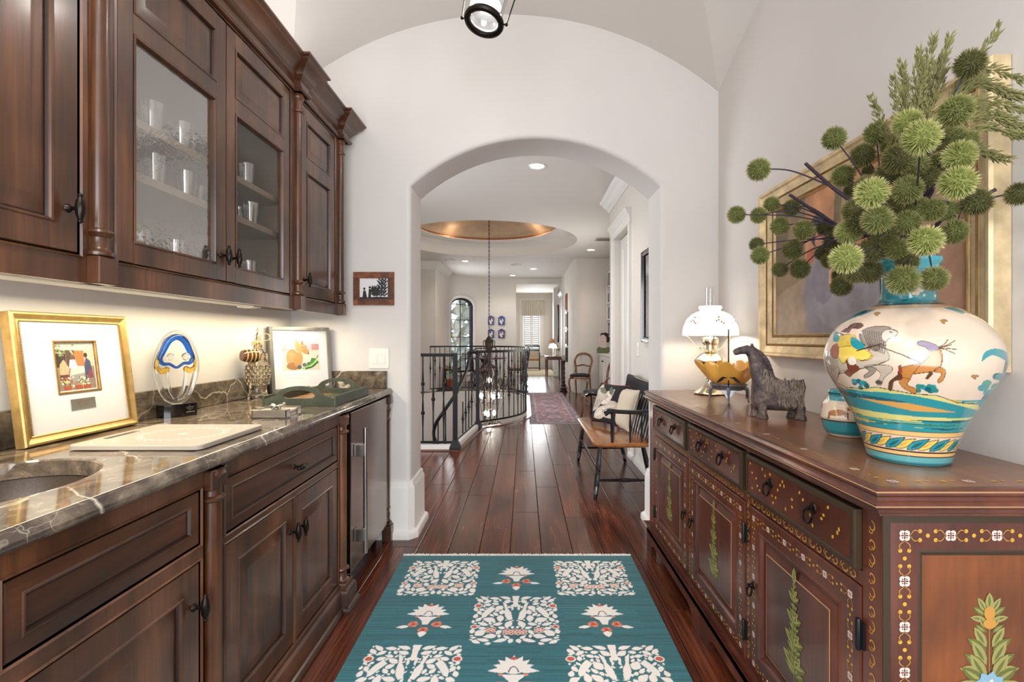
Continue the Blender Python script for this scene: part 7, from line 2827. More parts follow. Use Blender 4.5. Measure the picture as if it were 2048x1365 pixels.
TIPS = [(1.055, 1.12, 1.933), (0.978, 1.2, 1.957), (1.017, 1.2, 1.96), (0.909, 1.2, 1.896), (0.889, 1.2, 1.861), (0.84, 1.2, 1.817), (1.12, 1.12, 1.832), (1.106, 1.12, 1.797), (1.11, 1.12, 1.765), (1.11, 1.12, 1.729), (1.106, 1.12, 1.708), (1.064, 1.12, 1.657), (1.003, 1.2, 1.913), (0.948, 1.2, 1.928), (0.985, 1.21, 1.90), (1.03, 1.17, 1.86), (0.93, 1.22, 1.86), (0.96, 1.2, 1.90), (1.0, 1.19, 1.88), (1.1, 1.14, 1.81), (1.09, 1.13, 1.75)]
PL_LAB = {1: 'grass plume standing tallest and straightest at the bunch top', 5: 'grass plume leaning farthest left out of the bunch', 6: 'grass plume arching highest to the right past the frame', 11: 'grass plume drooping lowest on the right side'}
for i, tp in enumerate(TIPS):
    tp = Vector(tp)
    root = thing('grass_plume', tuple(MOUTH), PL_LAB.get(i, 'feathery dry grass plume, %s from the left in the fan above the burrs' % ORD[sorted(range(len(TIPS)), key=lambda q: TIPS[q][0] / TIPS[q][1]).index(i)]), 'grass stem', 'grass plumes in the majolica vase')
    mid = Vector((VX + (tp.x - VX) * .35, VY + (tp.y - VY) * .35, VZ + 0.52 + (tp.z - VZ - 0.52) * .62))
    if tp.z < 1.86 and tp.x > 1.05: mid = Vector((1.03, 1.19, tp.z - 0.01 + 0.03))
    p_ = catmull([tuple(MOUTH - Vector((0, 0, .05))), tuple(MOUTH + Vector((0, 0, .07))), tuple(mid), tuple(tp)], 10)
    mb = MB()
    mb.tube(p_, [0.0022 - 0.0016 * j / len(p_) for j in range(len(p_))], 5)
    mb.build('stalk', 'plume', root)
    mb = MB()
    g = random.Random(100 + i)
    n_ = len(p_)
    for k_ in range(230):
        t_ = g.uniform(.55, 1.0)
        j = min(int(t_ * (n_ - 1)), n_ - 2)
        p = Vector(p_[j]).lerp(Vector(p_[j + 1]), t_ * (n_ - 1) - j)
        d = (Vector(p_[j + 1]) - Vector(p_[j])).normalized()
        q_ = Vector((g.uniform(-1, 1), g.uniform(-1, 1), g.uniform(-1, 1)))
        q_ = (q_ - d * q_.dot(d)).normalized()
        sp = 0.03 * (1.15 - t_)
        c = p + q_ * g.uniform(0, sp) + d * g.uniform(0, .02)
        L_ = g.uniform(.010, .02)
        e_ = (d + q_ * 0.45).normalized()
        s_ = e_.cross(q_).normalized() * 0.0021
        a_ = [mb.pt(*x) for x in (c, c + e_ * L_ * .5 + s_, c + e_ * L_, c + e_ * L_ * .5 - s_)]
        mb.face(*a_)
        mb.face(mb.pt(*c), mb.pt(*(c + e_ * L_ * .5 + q_ * .0021)), mb.pt(*(c + e_ * L_)), mb.pt(*(c + e_ * L_ * .5 - q_ * .0021)))
    mb.build('seed_head', 'plume', root, smooth=0, recalc=False, kind='stuff')
# ------------------------------------------------------------------ rug
RX0, RX1, RY0, RY1 = -0.688, 0.612, 0.95, 2.862
rg = thing('teal_rug', (-0.04, 1.9, 0), 'teal woven rug with white leafy bird squares and coral flowers on the wooden floor', 'rug')
RW, RH = RX1 - RX0, RY1 - RY0
RES = 340
cv = Canvas(RW, RH, RES, '#24676f')
r_ = np.random.RandomState(4)
st_ = r_.randn(cv.H, 1) * 0.10 + np.repeat(r_.randn(cv.H, 12), cv.W // 12 + 1, 1)[:, :cv.W] * 0.09 + r_.randn(cv.H, cv.W) * 0.05
cv.a *= np.clip(1 + st_ * 1.7, 0.45, 2.2)[:, :, None]
WHT, COR, CO2 = '#f4ede6', '#cf5438', '#e58c6c'
rgn = random.Random(12)


def bird_square(cx, cy, s, red):
    """square motif of mirrored foliage, birds, fruit; own canvas of leaves kept apart by ground colour"""
    n_ = int(s * RES)
    occ = Canvas(1.0, 1.0, n_, (0, 0, 0))
    def put(pts, c, grow=1.0):
        for m in (1, -1):
            q = [(0.5 + m * x, y) for x, y in pts]
            occ.poly(q, (1, 1, 1))
            cv.poly([(cx + (x - .5) * s, cy + (y - .5) * s) for x, y in q], c)
    def gapleaf(x, y, L, w, a, c=WHT):
        base = Canvas.leafpts(None, x, y, L, w, a)
        for m in (1, -1):
            q = [(0.5 + m * p, v) for p, v in base]
            if max(abs(p - .5) for p, v in q) > .5 or min(v for p, v in q) < 0 or max(v for p, v in q) > 1 or min(p for p, v in base) < .004: return False
            ms = occ.mask(q)
            if ms is None or occ.a[ms[0]][ms[1]].max(initial=0) > .5: return False
        big = Canvas.leafpts(None, x - .004 * math.cos(a), y - .004 * math.sin(a), L + .008, w + .0065, a)
        for m in (1, -1):
            occ.poly([(0.5 + m * p, v) for p, v in big], (1, 1, 1))
        for m in (1, -1):
            cv.poly([(cx + m * p * s, cy + (v - .5) * s) for p, v in base], c)
        return True
    # trunk, birds, fruit
    put([(0, .74), (.035, .76), (.03, .86), (.045, 1), (0, 1)], WHT)
    put([(.03, .48), (.075, .46), (.115, .53), (.13, .62), (.125, .7), (.16, .86), (.105, .8), (.09, .7), (.05, .62)], WHT)
    put([(.235, .70), (.29, .76), (.35, .68), (.395, .58), (.385, .50), (.345, .52), (.30, .6)], WHT)
    put([(.02, .7), (.045, .66), (.06, .78), (.035, .8)], WHT)
    f0, f1 = (COR, CO2) if red else (CO2, '#f0b79c')
    for x, y, a in ((.445, .77, .042), (.455, .33, .034)):
        put([(x + a * math.cos(t) * 1.25, y + a * 1.2 * math.sin(t)) for t in np.linspace(0, 2 * PI, 13)[:-1]], WHT)
        put([(x + a * .75 * math.cos(t) * 1.25, y + a * .8 * math.sin(t)) for t in np.linspace(0, 2 * PI, 13)[:-1]], f0)
    for x0, y0, n2 in ((0.0, .2, 3), (.25, .235, 2)):
        for i in range(n2 + 1):
            for j in range(2):
                x, y = x0 + .038 * i - (.02 if x0 else 0), y0 + .05 * j + (.0 if i % 2 else .012)
                put([(x + .022 * math.cos(t), y + .027 * math.sin(t)) for t in np.linspace(0, 2 * PI, 9)[:-1]], WHT)
                put([(x + .016 * math.cos(t), y + .02 * math.sin(t)) for t in np.linspace(0, 2 * PI, 9)[:-1]], f0 if (i + j) % 2 else f1)
    # vines and fixed leaves, then leaves wherever there is room
    for x, y, L, w, a in ((.06, .93, .15, .032, .35), (.2, .93, .13, .03, .15), (.34, .9, .14, .03, .75), (.3, .9, .12, .03, -.7), (.12, .9, .1, .028, -1.0), (.47, .93, .12, .03, -2.3), (.42, .88, .1, .025, -1.2),
                          (.08, .1, .16, .03, -.3), (.27, .07, .15, .03, .25), (.42, .1, .12, .03, .8), (.47, .2, .1, .03, 1.6), (.05, .04, .12, .025, .1), (.3, .36, .14, .03, .4), (.14, .4, .12, .03, -.3),
                          (.4, .42, .1, .028, .5), (.47, .5, .1, .03, 1.8), (.16, .3, .1, .028, .9), (.44, .66, .1, .028, -2.0), (.2, .55, .1, .026, .9), (.2, .8, .1, .026, .3)):
        gapleaf(x, y, L, w, a)
    for i in range(2600):
        L = (.15, .13, .11, .09, .07, .055, .04)[min(6, i // 380)]
        gapleaf(rgn.uniform(.01, .49), rgn.uniform(.01, .99), L, L * rgn.uniform(.24, .36), rgn.uniform(0, 2 * PI))


def palmette(cx, cy, s):
    P_ = lambda pts, c: cv.poly([(cx + x * s, cy + y * s) for x, y in pts], c)
    for i in range(9):
        a = PI / 2 + (i - 4) * 0.42
        L = .21 if i not in (0, 8) else .25
        cv.leaf(cx, cy + .10 * s, L * s, .042 * s, a, WHT)
    cv.ell(cx, cy + .13 * s, .12 * s, .1 * s, WHT)
    P_([(-.12, .02), (.12, .02), (.05, -.06), (.03, -.14), (-.03, -.14), (-.05, -.06)], WHT)
    cv.stroke([(cx - .05 * s, cy + .05 * s), (cx - .03 * s, cy + .12 * s), (cx, cy + .14 * s), (cx + .03 * s, cy + .12 * s), (cx + .05 * s, cy + .05 * s)], .012 * s, '#3a4a4c')
    cv.ell(cx, cy + .26 * s, .03 * s, .024 * s, COR)
    for x in (-.12, .12):
        cv.ell(cx + x * s, cy + .02 * s, .022 * s, .018 * s, CO2)
    for x, y in ((-.13, -.13), (.13, -.13), (0, -.24)):
        for i in range(6):
            cv.ell(cx + (x + .035 * math.cos(i * PI / 3)) * s, cy + (y + .035 * math.sin(i * PI / 3)) * s, .026 * s, .024 * s, CO2 if i % 2 else '#cf6a50')
        cv.ell(cx + x * s, cy + y * s, .03 * s, .026 * s, COR)
        cv.ell(cx + x * s, cy + y * s, .011 * s, .01 * s, '#2a3a3c')
    for m in (-1, 1):
        cv.leaf(cx + m * .17 * s, cy - .17 * s, .14 * s, .028 * s, PI / 2 - m * 1.75, WHT)
    P_([(-.05, -.29), (0, -.26), (.05, -.29), (.03, -.34), (0, -.37), (-.03, -.34)], WHT)


PT = 0.392
for row in range(5):
    y = RH - 0.062 - PT * 0.985 * (row + .5)
    for c_ in range(3):
        x = 0.061 + PT * (c_ + .5)
        if (row + c_) % 2 == 0: bird_square(x, y, PT * .985, row % 2 == 1 or row == 2)
        else: palmette(x + (0.0), y + .005, PT)
fz_ = 0.0075
o_ = np.array((RX0, RY0, fz_))
flatgrid('rug_pile', cv, (o_, (1, 0, 0), (0, 1, 0), None), RW, RH, 'rug', rg)
mb = MB()
mb.box(RX0, RX1, RY0, RY1, 0.0008, fz_ - 0.0004)
M['rugedge'] = P('rug_edge', '#1a4048', 0.95)
mb.build('rug_edge', 'rugedge', rg, smooth=0)
mb = MB()
g = random.Random(3)
x = RX0
while x < RX1:
    mb.tube([(x, RY1, 0.005), (x + g.uniform(-.004, .004), RY1 + .014, 0.006 + g.uniform(0, .004)), (x + g.uniform(-.008, .008), RY1 + g.uniform(.02, .032), 0.0045)], [0.0036, 0.0042, 0.003], 5)
    x += 0.0062
M['fringe'] = P('white_fringe', '#e8e3db', .95)
mb.build('fringe', 'fringe', rg, kind='stuff')

# runner in the hall
rn = thing('hall_runner', (0.48, 9.4, 0), 'faded red patterned runner rug along the hall floor', 'rug')
cv = Canvas(0.8, 4.2, 75, '#75505a')
for b_, c_ in ((0, '#3f3f57'), (.03, '#8d7480'), (.05, '#563c4a'), (.12, '#9a828a'), (.135, '#7a4a55')):
    cv.poly([(b_, b_), (.8 - b_, b_), (.8 - b_, 4.2 - b_), (b_, 4.2 - b_)], c_)
for i in range(1500):
    x, y = g.uniform(.02, .78), g.uniform(.02, 4.18)
    cv.ell(x, y, g.uniform(.006, .022), g.uniform(.008, .03), g.choice(('#a98d92', '#4b4560', '#8a5560', '#b7a3a0', '#5d3d4a')), g.uniform(0, 3))
for i in range(12):
    cv.ell(.4, .3 + .33 * i, .11, .12, ('#4d4763', '#a3858a')[i % 2])
    cv.ell(.4, .3 + .33 * i, .06, .07, '#7e5660')
flatgrid('rug_pile', cv, ((0.082, 7.35, 0.008), (1, 0, 0), (0, 1, 0), None), 0.8, 4.2, 'rug', rn)
mb = MB()
mb.box(0.082, 0.882, 7.35, 11.55, 0.0006, 0.0076)
mb.build('rug_edge', 'cream', rn, smooth=0)

# ------------------------------------------------------------------ hanging lantern
LX, LY, LZ = -0.163, 2.02, 2.525
la = thing('glass_lantern', (LX, LY, LZ), 'dark bronze hanging lantern with a clear glass cylinder and a lit bulb', 'lantern')
tm = Matrix.Translation(Vector((LX, LY, LZ))) @ Matrix.Rotation(math.radians(11), 4, 'Y') @ Matrix.Rotation(math.radians(-9), 4, 'X') @ Matrix.Scale(0.83, 4)


def tilt(mb):
    mb.v = [tuple(tm @ Vector(p)) for p in mb.v]
    return mb


mb = MB()
mb.lathe_open([(0.072, 0), (0.082, -0.005), (0.094, -0.002), (0.099, 0.008), (0.096, 0.02), (0.09, 0.028), (0.076, 0.03), (0.07, 0.022), (0.068, 0.008), (0.072, 0)], n=48)
tilt(mb).build('bottom_ring', 'bronze', la)
mb = MB()
mb.lathe_open([(0.082, 0.03), (0.092, 0.2), (0.1, 0.34)], n=40)
tilt(mb).build('glass_cylinder', 'lglass', la)
mb = MB()
mb.lathe_open([(0.098, 0.335), (0.106, 0.34), (0.106, 0.36), (0.09, 0.375), (0.04, 0.41), (0.02, 0.42), (0.001, 0.425)], n=40)
tilt(mb).build('top_cap', 'bronze', la)
mb = MB()
mb.lathe_open([(0.035, 0.335), (0.066, 0.27), (0.071, 0.2), (0.069, 0.11), (0.066, 0.105), (0.067, 0.2), (0.062, 0.268), (0.033, 0.332)], n=32)
tilt(mb).build('inner_shade', 'frost', la)
mb = MB()
mb.lathe([(0.018, 0.3), (0.03, 0.2), (0.026, 0.19), (0.012, 0.185)], n=20)
tilt(mb).build('socket', 'steel', la)
mb = MB()
mb.ball((0, 0, 0.165), (0.014, 0.014, 0.022), 12, 8)
tilt(mb).build('bulb', 'bulb', la)
for a in (-0.05, PI - 0.05):
    mb = MB()
    c_, s_ = math.cos(a), math.sin(a)
    mb.ball((0.11 * c_, 0.11 * s_, 0.012), 0.0085, 10, 8)
    mb.tube([(0.095 * c_, 0.095 * s_, 0.012), (0.11 * c_, 0.11 * s_, 0.012)], 0.004, 6)
    mb.tube([(0.111 * c_, 0.111 * s_, 0.014), (0.128 * c_, 0.128 * s_, 0.2), (0.136 * c_, 0.136 * s_, 0.36), (0.104 * c_, 0.104 * s_, 0.355)], 0.0032, 6)
    tilt(mb).build('side_rod', 'bronze', la)
mb = MB()
top = tm @ Vector((0, 0, 0.42))
mb.tube([tuple(top), (top.x, top.y, 3.2)], 0.007, 8)
mb.lathe([(0.06, 3.205), (0.055, 3.225), (0.012, 3.235)], (top.x, top.y, 0), 20)
mb.tube([(top.x, top.y, 3.2), (top.x, top.y, 3.282)], 0.006, 8)
mb.build('hanging_rod', 'bronze', la)

# ------------------------------------------------------------------ deacon's bench with two cushions
be = thing('spindle_bench', (0.8, 4.5, 0), 'black spindle back bench with a honey wood seat against the hall wall', 'bench')
BY0, BY1, BX0, BX1, SZ = 3.86, 5.17, 0.545, 1.0, 0.44
so = rrect(BX0, BX1, BY0, BY1, 0.09, 5)
si = rrect(BX0 + .012, BX1 - .012, BY0 + .012, BY1 - .012, 0.08, 5)
mb = MB()
mb.strip([[(x, y, SZ - .034) for x, y in si], [(x, y, SZ - .02) for x, y in so], [(x, y, SZ - .006) for x, y in so], [(x, y, SZ) for x, y in si]], True, True, True)
mb.build('seat', 'seatwood', be)


def turned_leg(mb, top, bot, r=0.019):
    top, bot = Vector(top), Vector(bot)
    ts = [0, .08, .3, .45, .47, .48, .50, .56, .75, .9, .91, .93, 1.0]
    rs = [.8, .95, 1.15, 1.15, 1.05, 1.18, 1.05, 1.15, 1.1, .95, 1.02, .9, .75]
    mb.tube([tuple(top.lerp(bot, t)) for t in ts], [r * k for k in rs], 10)


for x, y, bx_, by_ in ((BX0 + .06, BY0 + .1, .556, 3.9), (BX0 + .06, BY1 - .1, .552, 5.1), (BX1 - .06, BY0 + .1, 1.03, 3.92), (BX1 - .06, BY1 - .1, 1.03, 5.08)):
    mb = MB()
    turned_leg(mb, (x, y, SZ - .036), (bx_, by_, 0.001))
    mb.build('leg', 'blackp', be)
mb = MB()
mb.box(.578, .592, 3.93, 5.07, 0.2, 0.235, .003)
mb.build('front_stretcher', 'blackp', be)
for y0_, y1_ in ((3.92, 3.93), (5.09, 5.08)):
    mb = MB()
    mb.tube([(.572, y0_, .14), (.75, y0_, .14), (.8, y0_, .14), (.85, y0_, .14), (1.02, y1_, .14)], [.009, .012, .016, .012, .009], 8)
    mb.build('side_stretcher', 'blackp', be)
# back: crest rail with a shaped top, posts, arrow spindles
frB = frame((1.0, 0, 0), (0, -1, 0), (0.0, 0, 1), (-1, 0, 0))
lean = 0.16
cr = [(-BY1 + .02, .76), (-BY1 + .02, .865), (-BY1 + .06, .893)]
for t in np.linspace(0.08, .92, 13):
    cr.append((-BY1 + (BY1 - BY0) * t, .893 if not .28 < t < .72 else .878))
cr += [(-BY0 - .06, .893), (-BY0 - .02, .865), (-BY0 - .02, .76)]
mb = MB()
mb.fr = frame((1.0 - .0 + lean * .0, 0, 0), (0, -1, 0), (lean, 0, 1), (-1, 0, 0))
mb.fr = frame((1.0 - lean * SZ, 0, 0), (0, -1, 0), (lean, 0, 1), (-1, 0, 0))
mb.prism(cr, -.009, .009)
mb.build('crest_rail', 'blackp', be, smooth=0)
xb = lambda z: 1.0 + lean * (z - SZ) - .03
n_ = 15
for i in range(n_):
    y = BY0 + .045 + (BY1 - BY0 - .09) * i / (n_ - 1)
    mb = MB()
    if i in (0, n_ - 1):
        mb.tube([(xb(SZ) - 0, y, SZ), (xb(.6) + .01, y, .6), (xb(.78) + .03, y, .78), (xb(.84) + .03, y, .84)], [.014, .016, .013, .01], 8)
        mb.build('back_post', 'blackp', be)
    else:
        mb.tube([(xb(SZ) + .01 * 0, y, SZ), (xb(.56) + .01, y, .56), (xb(.64) + .016, y, .64), (xb(.70) + .022, y, .70), (xb(.77) + .028, y, .77)], [.006, .007, .016, .011, .007], 8, flat=.45)
        mb.build('spindle', 'blackp', be)
for y in (BY0 + .045, BY1 - .045):
    mb = MB()
    p_ = catmull([(1.015, y, .685), (.88, y, .675), (.74, y, .68), (.67, y, .685), (.625, y, .665)], 5)
    mb.tube(p_, [.017 + .011 * max(0, (i - 11) / 9) for i in range(len(p_))], 10, flat=1.5)
    mb.build('arm', 'blackp', be)
    for x, r in ((.69, .014), (.83, .008), (.92, .008)):
        mb = MB()
        mb.tube([(x - .0, y, SZ), (x, y, .5), (x, y, .56), (x, y, .6), (x, y, .668)], [r * .8, r, r * 1.25, r, r * .7], 8)
        mb.build('arm_spindle', 'blackp', be)


def cushion(name, c, u, v, wv, W, T, label, mat, design=None):
    """soft square pillow: centre, edge directions u, v, normal wv"""
    t_ = thing(name, (c[0], c[1], SZ + .0), label, 'cushion')
    n_ = 60
    c, u, v, wv = Vector(c), Vector(u).normalized(), Vector(v).normalized(), Vector(wv).normalized()
    a = np.linspace(-1, 1, n_)
    A, B = np.meshgrid(a, a)
    thick = T / 2 * ((1 - A ** 4) * (1 - B ** 4)) ** .55
    sh = 1 - .05 * (1 - (A ** 2 + B ** 2) / 2) * 0 - .045 * np.abs(A * B) * 0
    PX = A * W / 2 * (1 - .07 * (1 - B ** 2) * np.abs(A) ** 3)
    PY = B * W / 2 * (1 - .07 * (1 - A ** 2) * np.abs(B) ** 3)
    base = np.array(c)[None, None] + PX[..., None] * np.array(u) + PY[..., None] * np.array(v)
    for sg, nm in ((1, 'front_cover'), (-1, 'back_cover')):
        if design is not None and sg == 1:
            cols = design.a[::-1] if False else design.a
        else:
            cols = np.empty((n_, n_, 3))
            cols[:] = S(mat)
        pos = base + sg * thick[..., None] * np.array(wv)
        if sg == -1: pos, cols = pos[:, ::-1], cols[:, ::-1]
        gridmesh(nm, pos, np.ascontiguousarray(cols), 'tapestry', t_)
    mb = MB()
    e = [base[0, i] for i in range(n_)] + [base[i, -1] for i in range(1, n_)] + [base[-1, i] for i in range(n_ - 2, -1, -1)] + [base[i, 0] for i in range(n_ - 2, 0, -1)]
    mb.tube([tuple(p) for p in e], .0062, 6, True)
    mb.build('piping', 'redpipe' if design is not None else 'cream', t_)
    return t_


cv = Canvas(1, 1, 59, '#1e1c22')
for x, y, L, w, a, c_ in ((.1, .25, .5, .1, 1.0, '#b5a99a'), (.2, .1, .6, .11, .55, '#cfc4b4'), (.35, .5, .45, .1, 1.9, '#c7b8a6'), (.4, .45, .45, .11, .9, '#d6c9ba'), (.55, .4, .4, .1, .2, '#bfb2a2'), (.45, .4, .4, .1, -.6, '#cbbfae'), (.3, .4, .35, .09, 2.7, '#9c948a'),
                        (.05, .7, .3, .05, .5, '#4f5b4a'), (.05, .55, .5, .09, .2, '#a89c8e'), (.1, .8, .45, .09, -.5, '#b9ad9e'), (.7, .7, .25, .05, 2.2, '#5c644e'), (.2, .85, .3, .05, -.4, '#6b6f58')):
    cv.leaf(x, y, L * 1.15, w * 1.35, a, c_)
    cv.leaf(x + L * .1 * math.cos(a), y + L * .1 * math.sin(a), L * .8, w * .35, a, tuple(min(1, k * 1.2) for k in S(c_)))
cushion('magnolia_cushion', (.80, 4.66, SZ + .20), (.55, -.86, .0), (.28, .12, 1), (-.8, -.5, .28), .385, .14, 'square tapestry cushion with pale magnolia flowers on black and red piping, on the bench', '#4a3430', cv)
cushion('cream_cushion', (.90, 4.46, SZ + .19), (.25, -.97, 0), (.26, 0, 1), (-.95, -.2, .25), .36, .10, 'plain cream cushion behind the magnolia cushion on the bench', '#cabda9')

# ------------------------------------------------------------------ balloon back chairs
bcx = thing('balloon_back_chair', (1.25, 11.05, 0), 'walnut balloon back chair with a black needlepoint seat against the cream wall', 'chair', 'balloon back chairs in the hall')
bcx.rotation_euler = (0, 0, 0)
MWb = wm(bcx)


def L_(mb):          # local coordinates of a chair that faces -y
    mb.v = [tuple(MWb @ Vector(p)) for p in mb.v]
    return mb


mb = MB()
so = [(.22 * math.cos(t) * (1.08 if math.sin(t) < 0 else .92), .21 * math.sin(t)) for t in np.linspace(0, 2 * PI, 25)[:-1]]
sq = [(math.copysign(abs(x / .22) ** .7, x) * .22, math.copysign(abs(y / .21) ** .7, y) * .21) for x, y in so]
mb.strip([[(x, y, .37) for x, y in sq], [(x * 1.01, y * 1.01, .395) for x, y in sq], [(x * .99, y * .99, .42) for x, y in sq]], True, True, True)
L_(mb).build('seat_rail', 'walnut', bcx)
mb = MB()
mb.strip([[(x * .97, y * .97, .421) for x, y in sq], [(x, y, .44) for x, y in sq], [(x * .9, y * .9, .468) for x, y in sq], [(x * .5, y * .5, .482) for x, y in sq]], True, True, True)
L_(mb).build('seat_cushion', 'fabricblack', bcx)
mb = MB()
for i in range(26):
    a, r = g.uniform(0, 6.28), g.uniform(0, .13)
    mb.ball((r * math.cos(a), r * math.sin(a), .478 - r * .12), (.014, .014, .005), 6, 4)
L_(mb).build('needlepoint_flowers', ['plastic'], bcx, kind='stuff')
for sx_ in (-1, 1):
    mb = MB()
    mb.tube(catmull([(sx_ * .19, -.18, .38), (sx_ * .205, -.2, .29), (sx_ * .185, -.19, .15), (sx_ * .195, -.205, .03), (sx_ * .2, -.22, .001)], 5), [.026 - .0007 * i for i in range(21)], 8)
    L_(mb).build('front_leg', 'walnut', bcx)
    mb = MB()
    mb.tube(catmull([(sx_ * .165, .18, .40), (sx_ * .165, .195, .25), (sx_ * .17, .235, .1), (sx_ * .175, .265, .001)], 5), .017, 8)
    L_(mb).build('rear_leg', 'walnut', bcx)
    mb = MB()
    mb.tube(catmull([(sx_ * .19, -.05, .43), (sx_ * .19, .08, .455), (sx_ * .175, .16, .53), (sx_ * .165, .19, .6)], 5), [.010 + .0004 * i for i in range(16)], 8)
    L_(mb).build('hip_brace', 'walnut', bcx)
mb = MB()
hp = catmull([(-.16, .18, .40), (-.15, .19, .52), (-.18, .215, .66), (-.195, .235, .76), (-.15, .25, .86), (-.07, .26, .905), (0, .262, .912), (.07, .26, .905), (.15, .25, .86), (.195, .235, .76), (.18, .215, .66), (.15, .19, .52), (.16, .18, .40)], 5)
mb.tube(hp, [.019 + .008 * math.sin(PI * i / len(hp)) for i in range(len(hp))], 8, flat=.75)
L_(mb).build('hoop_back', 'walnut', bcx)
mb = MB()
mb.tube(catmull([(-.175, .21, .63), (-.09, .21, .645), (0, .21, .665), (.09, .21, .645), (.175, .21, .63)], 5), .016, 8)
L_(mb).build('cross_splat', 'walnut', bcx)
dup(bcx, (1.12, 7.55, 0), math.radians(-78), 'walnut balloon back chair standing just behind the black bench', 'balloon back chairs in the hall')
bcx.rotation_euler = (0, 0, math.radians(-22))
# ------------------------------------------------------------------ wrought iron railings
def baluster(mb, x, y, z0, z1, kn=(.5,), r=.0075):
    pts, rs = [(x, y, z0)], [r]
    L = z1 - z0
    for k_ in sorted(kn):
        for d, m in ((-.17, 1.0), (-.035, 1.75), (-.025, 1.2), (-.018, 2.6), (0, 3.0), (.018, 2.6), (.025, 1.2), (.035, 1.75), (.17, 1.0)):
            z = z0 + L * k_ + d * L
            if z0 < z < z1 and z > pts[-1][2]:
                pts.append((x, y, z)); rs.append(r * m)
    pts.append((x, y, z1)); rs.append(r)
    mb.tube(pts, rs, 6)


RT, RB_ = 1.085, 0.085
gr = thing('landing_railing', (-1.5, 5.63, 0), 'black iron railing with knotted balusters and a square newel at the stair landing', 'railing')
mb = MB()
mb.box(-2.5, -0.8, 5.605, 5.655, RT - .035, RT, .006)
mb.build('top_rail', 'iron', gr)
mb = MB()
mb.box(-2.5, -0.8, 5.618, 5.642, RB_ - .012, RB_ + .012)
mb.build('bottom_rail', 'iron', gr)
for i in range(13):
    mb = MB()
    baluster(mb, -0.905 - .117 * i, 5.63, RB_, RT - .036, (.5,) if i % 2 else (.34, .68))
    mb.build('baluster', 'iron', gr)


def newel(parent, x, y):
    mb = MB()
    mb.box(x - .025, x + .025, y - .025, y + .025, 0.1, RT + .005, .004)
    mb.strip([[(x + s * a, y + s2 * a, z) for s, s2 in ((-1, -1), (1, -1), (1, 1), (-1, 1))] for a, z in ((.058, 0.013), (.058, .035), (.03, .105), (.026, .11))], True, True, True)
    mb.build('newel_post', 'iron', parent)


newel(gr, -.775, 5.63)

cr_ = thing('curved_railing', (-.3, 8, 0), 'black iron railing curving round the near side of the stairwell', 'railing')
newel(cr_, -.645, 6.97)
arc = [(-.645, 6.97)] + arcpts(-1.25, 8.2, 1.285, -52, 0, 18) + [(0.035, y) for y in (8.7, 9.2, 9.7, 10.2, 10.7)]
P3 = [Vector((x, y, 0)) for x, y in arc]


def rail_sweep(mb, arc, z0, z1, w):
    mb.sweep(arc, [(-w, z0), (-w, z1), (w, z1), (w, z0), (-w, z0)], caps=True)


mb = MB()
rail_sweep(mb, arc, RT - .035, RT, .024)
mb.build('top_rail', 'iron', cr_)
mb = MB()
rail_sweep(mb, arc, RB_ - .012, RB_ + .012, .011)
mb.build('bottom_rail', 'iron', cr_)


def along(arc, step):
    out, acc = [], step
    for a, b in zip(arc, arc[1:]):
        a, b = Vector(a), Vector(b)
        L = (b - a).length
        while acc < L:
            out.append(tuple(a.lerp(b, acc / L)))
            acc += step
        acc -= L
    return out


for i, (x, y) in enumerate(along(arc, .125)):
    mb = MB()
    baluster(mb, x, y, RB_, RT - .036, (.5,) if i % 2 else (.34, .68))
    mb.build('baluster', 'iron', cr_)

fr_ = thing('far_railing', (-1.2, 11.9, 0), 'black iron railing curving round the far side of the stairwell before the dining table', 'railing')
arc2 = arcpts(-1.25, 10.7, 1.285, 2, 136, 34)
mb = MB()
rail_sweep(mb, arc2, RT - .035, RT, .02)
mb.build('top_rail', 'iron', fr_)
mb = MB()
rail_sweep(mb, arc2, RB_ - .012, RB_ + .012, .011)
mb.build('bottom_rail', 'iron', fr_)
for i, (x, y) in enumerate(along(arc2, .125)):
    mb = MB()
    baluster(mb, x, y, RB_, RT - .036, (.5,) if i % 2 else (.34, .68))
    mb.build('baluster', 'iron', fr_)

hr = thing('stair_handrail', (-1.0, 6.3, 0), 'black iron stair handrail sloping down and curling below the landing', 'railing')
hp = catmull([(-.645, 6.94, 1.06), (-.76, 6.93, 1.06), (-.762, 6.9, 1.0), (-.765, 6.8, .88), (-.79, 6.55, .74), (-.84, 6.25, .58), (-.95, 6.05, .40), (-1.08, 6.1, .2), (-1.13, 6.3, 0.0), (-1.08, 6.6, -.2), (-1.0, 7.0, -.5)], 6)
mb = MB()
mb.tube(hp, .021, 8)
mb.build('handrail', 'iron', hr)
mb = MB()
mb.tube([(-.66, 6.9, .09), (-.77, 5.72, .09)], .009, 6)
mb.build('bottom_rail', 'iron', hr)
for t_ in (.18, .34, .5, .64):
    i = min(range(20, len(hp)), key=lambda k: abs(hp[k][1] - (6.9 - 1.2 * t_)) + (0 if k < 38 else 9))
    x = -.66 - .11 * t_
    mb = MB()
    baluster(mb, x - .02, 6.9 - 1.2 * t_, .09, max(hp[i][2], .3) - .015, (.45,))
    mb.build('baluster', 'iron', hr)
for k_ in range(36, len(hp) - 2, 4):
    mb = MB()
    x, y, z = hp[k_]
    baluster(mb, x, y, z - .9, z - .02, (.5,))
    mb.build('baluster', 'iron', hr)

